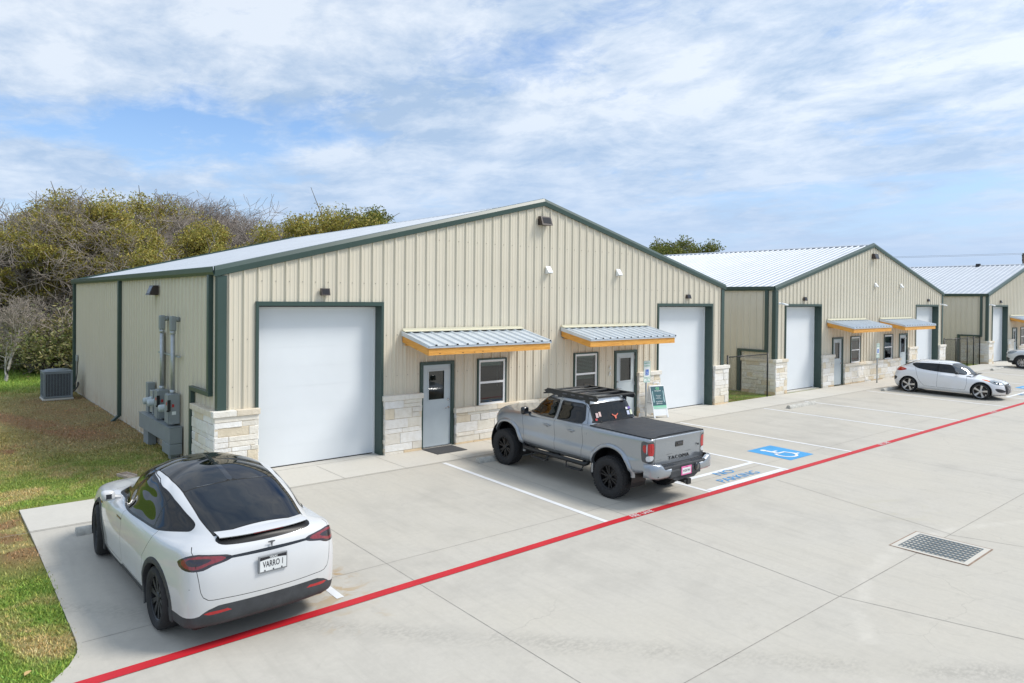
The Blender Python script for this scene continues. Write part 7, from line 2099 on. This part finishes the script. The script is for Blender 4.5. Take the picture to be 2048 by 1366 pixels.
# an opening in the deck low on the left of the view
az = nt.nodes.new('ShaderNodeMath'); az.operation = 'ARCTAN2'; nt.links.new(sp.outputs[0], az.inputs[0]); nt.links.new(sp.outputs[1], az.inputs[1])
gap = mth(nt, 'MULTIPLY', mth(nt, 'MULTIPLY', mapr(nt, sp.outputs[2], .15, .19), mapr(nt, sp.outputs[2], .27, .22)), mapr(nt, az.outputs[0], R(34), R(12)))
dens = mth(nt, 'SUBTRACT', dens, mth(nt, 'MULTIPLY', gap, .19))
cover = mapr(nt, dens, .355, .47, .0, 1)
shade = mapr(nt, mth(nt, 'ADD', mth(nt, 'MULTIPLY', noise(nt, cv, 2.3, 8, .64, .25), .75), mth(nt, 'MULTIPLY', fine, .25)), .40, .60, 0, 1)
ccol = mixc(nt, shade, (.32, .425, .575), (.605, .66, .73))
# cloud brightness grows towards the veiled sun
dt = nt.nodes.new('ShaderNodeVectorMath'); dt.operation = 'DOT_PRODUCT'; nt.links.new(tc.outputs['Generated'], dt.inputs[0]); dt.inputs[1].default_value = sd
glow = mapr(nt, dt.outputs['Value'], -.2, 1.0, .0, 1)
ccol = mixc(nt, 1.0, ccol, mixc(nt, mth(nt, 'POWER', glow, 2.5), (1, 1, 1), (1.35, 1.32, 1.27)), 'MULTIPLY')
SKY_K, CLOUD_K = .115, 1.0
skyc = mixc(nt, 1.0, sky.outputs[0], (SKY_K * .84, SKY_K * 1.0, SKY_K * 1.2), 'MULTIPLY')
cl = mixc(nt, 1.0, ccol, (CLOUD_K,) * 3, 'MULTIPLY')
col = mixc(nt, mth(nt, 'MULTIPLY', cover, .92), skyc, cl)
hz = mth(nt, 'MULTIPLY', mapr(nt, sp.outputs[2], .0, .27, 1, 0), mapr(nt, az.outputs[0], R(5), R(45), .8, 1.25))
col = mixc(nt, mth(nt, 'MULTIPLY', mth(nt, 'MINIMUM', mth(nt, 'POWER', hz, 1.1), 1.0), .88), col, (.38, .49, .665))
# below the horizon: dull ground bounce
col = mixc(nt, mapr(nt, sp.outputs[2], -.02, .0, 1, 0), col, (.22, .21, .19))
nt.links.new(col, bg.inputs['Color']); bg.inputs['Strength'].default_value = 1.0
sun = bpy.data.lights.new('sun', 'SUN'); sun.energy = 2.4; sun.angle = R(17); sun.color = (1, .95, .88)
so = bpy.data.objects.new('sun', sun); COL.objects.link(so); so.rotation_euler = sd.to_track_quat('Z', 'Y').to_euler()
# camera
cam = bpy.data.cameras.new('camera'); co = bpy.data.objects.new('camera', cam); COL.objects.link(co)
fw = Vector((0.6414065, 0.76713922, -0.00975251)); rt = Vector((0.76720086, -0.64134215, 0.00911516)); up = Vector((-7.37903940e-04, 1.33286538e-02, 9.99910897e-01))
m = Matrix((( rt.x, up.x, -fw.x, -4.7433678), (rt.y, up.y, -fw.y, -15.13569326), (rt.z, up.z, -fw.z, 3.80298875), (0, 0, 0, 1)))
co.matrix_world = m
cam.sensor_width = 36; cam.sensor_fit = 'HORIZONTAL'; cam.lens = 1413.787 / 2048 * 36; cam.shift_y = -(683 - 612.138) / 2048
cam.clip_start = .1; cam.clip_end = 4000
SC.camera = co
SC.view_settings.view_transform = 'Standard'; SC.view_settings.look = 'None'; SC.view_settings.exposure = 0.46; SC.view_settings.gamma = 1
SC.render.engine = 'CYCLES'; SC.cycles.max_bounces = 8; SC.cycles.transparent_max_bounces = 16
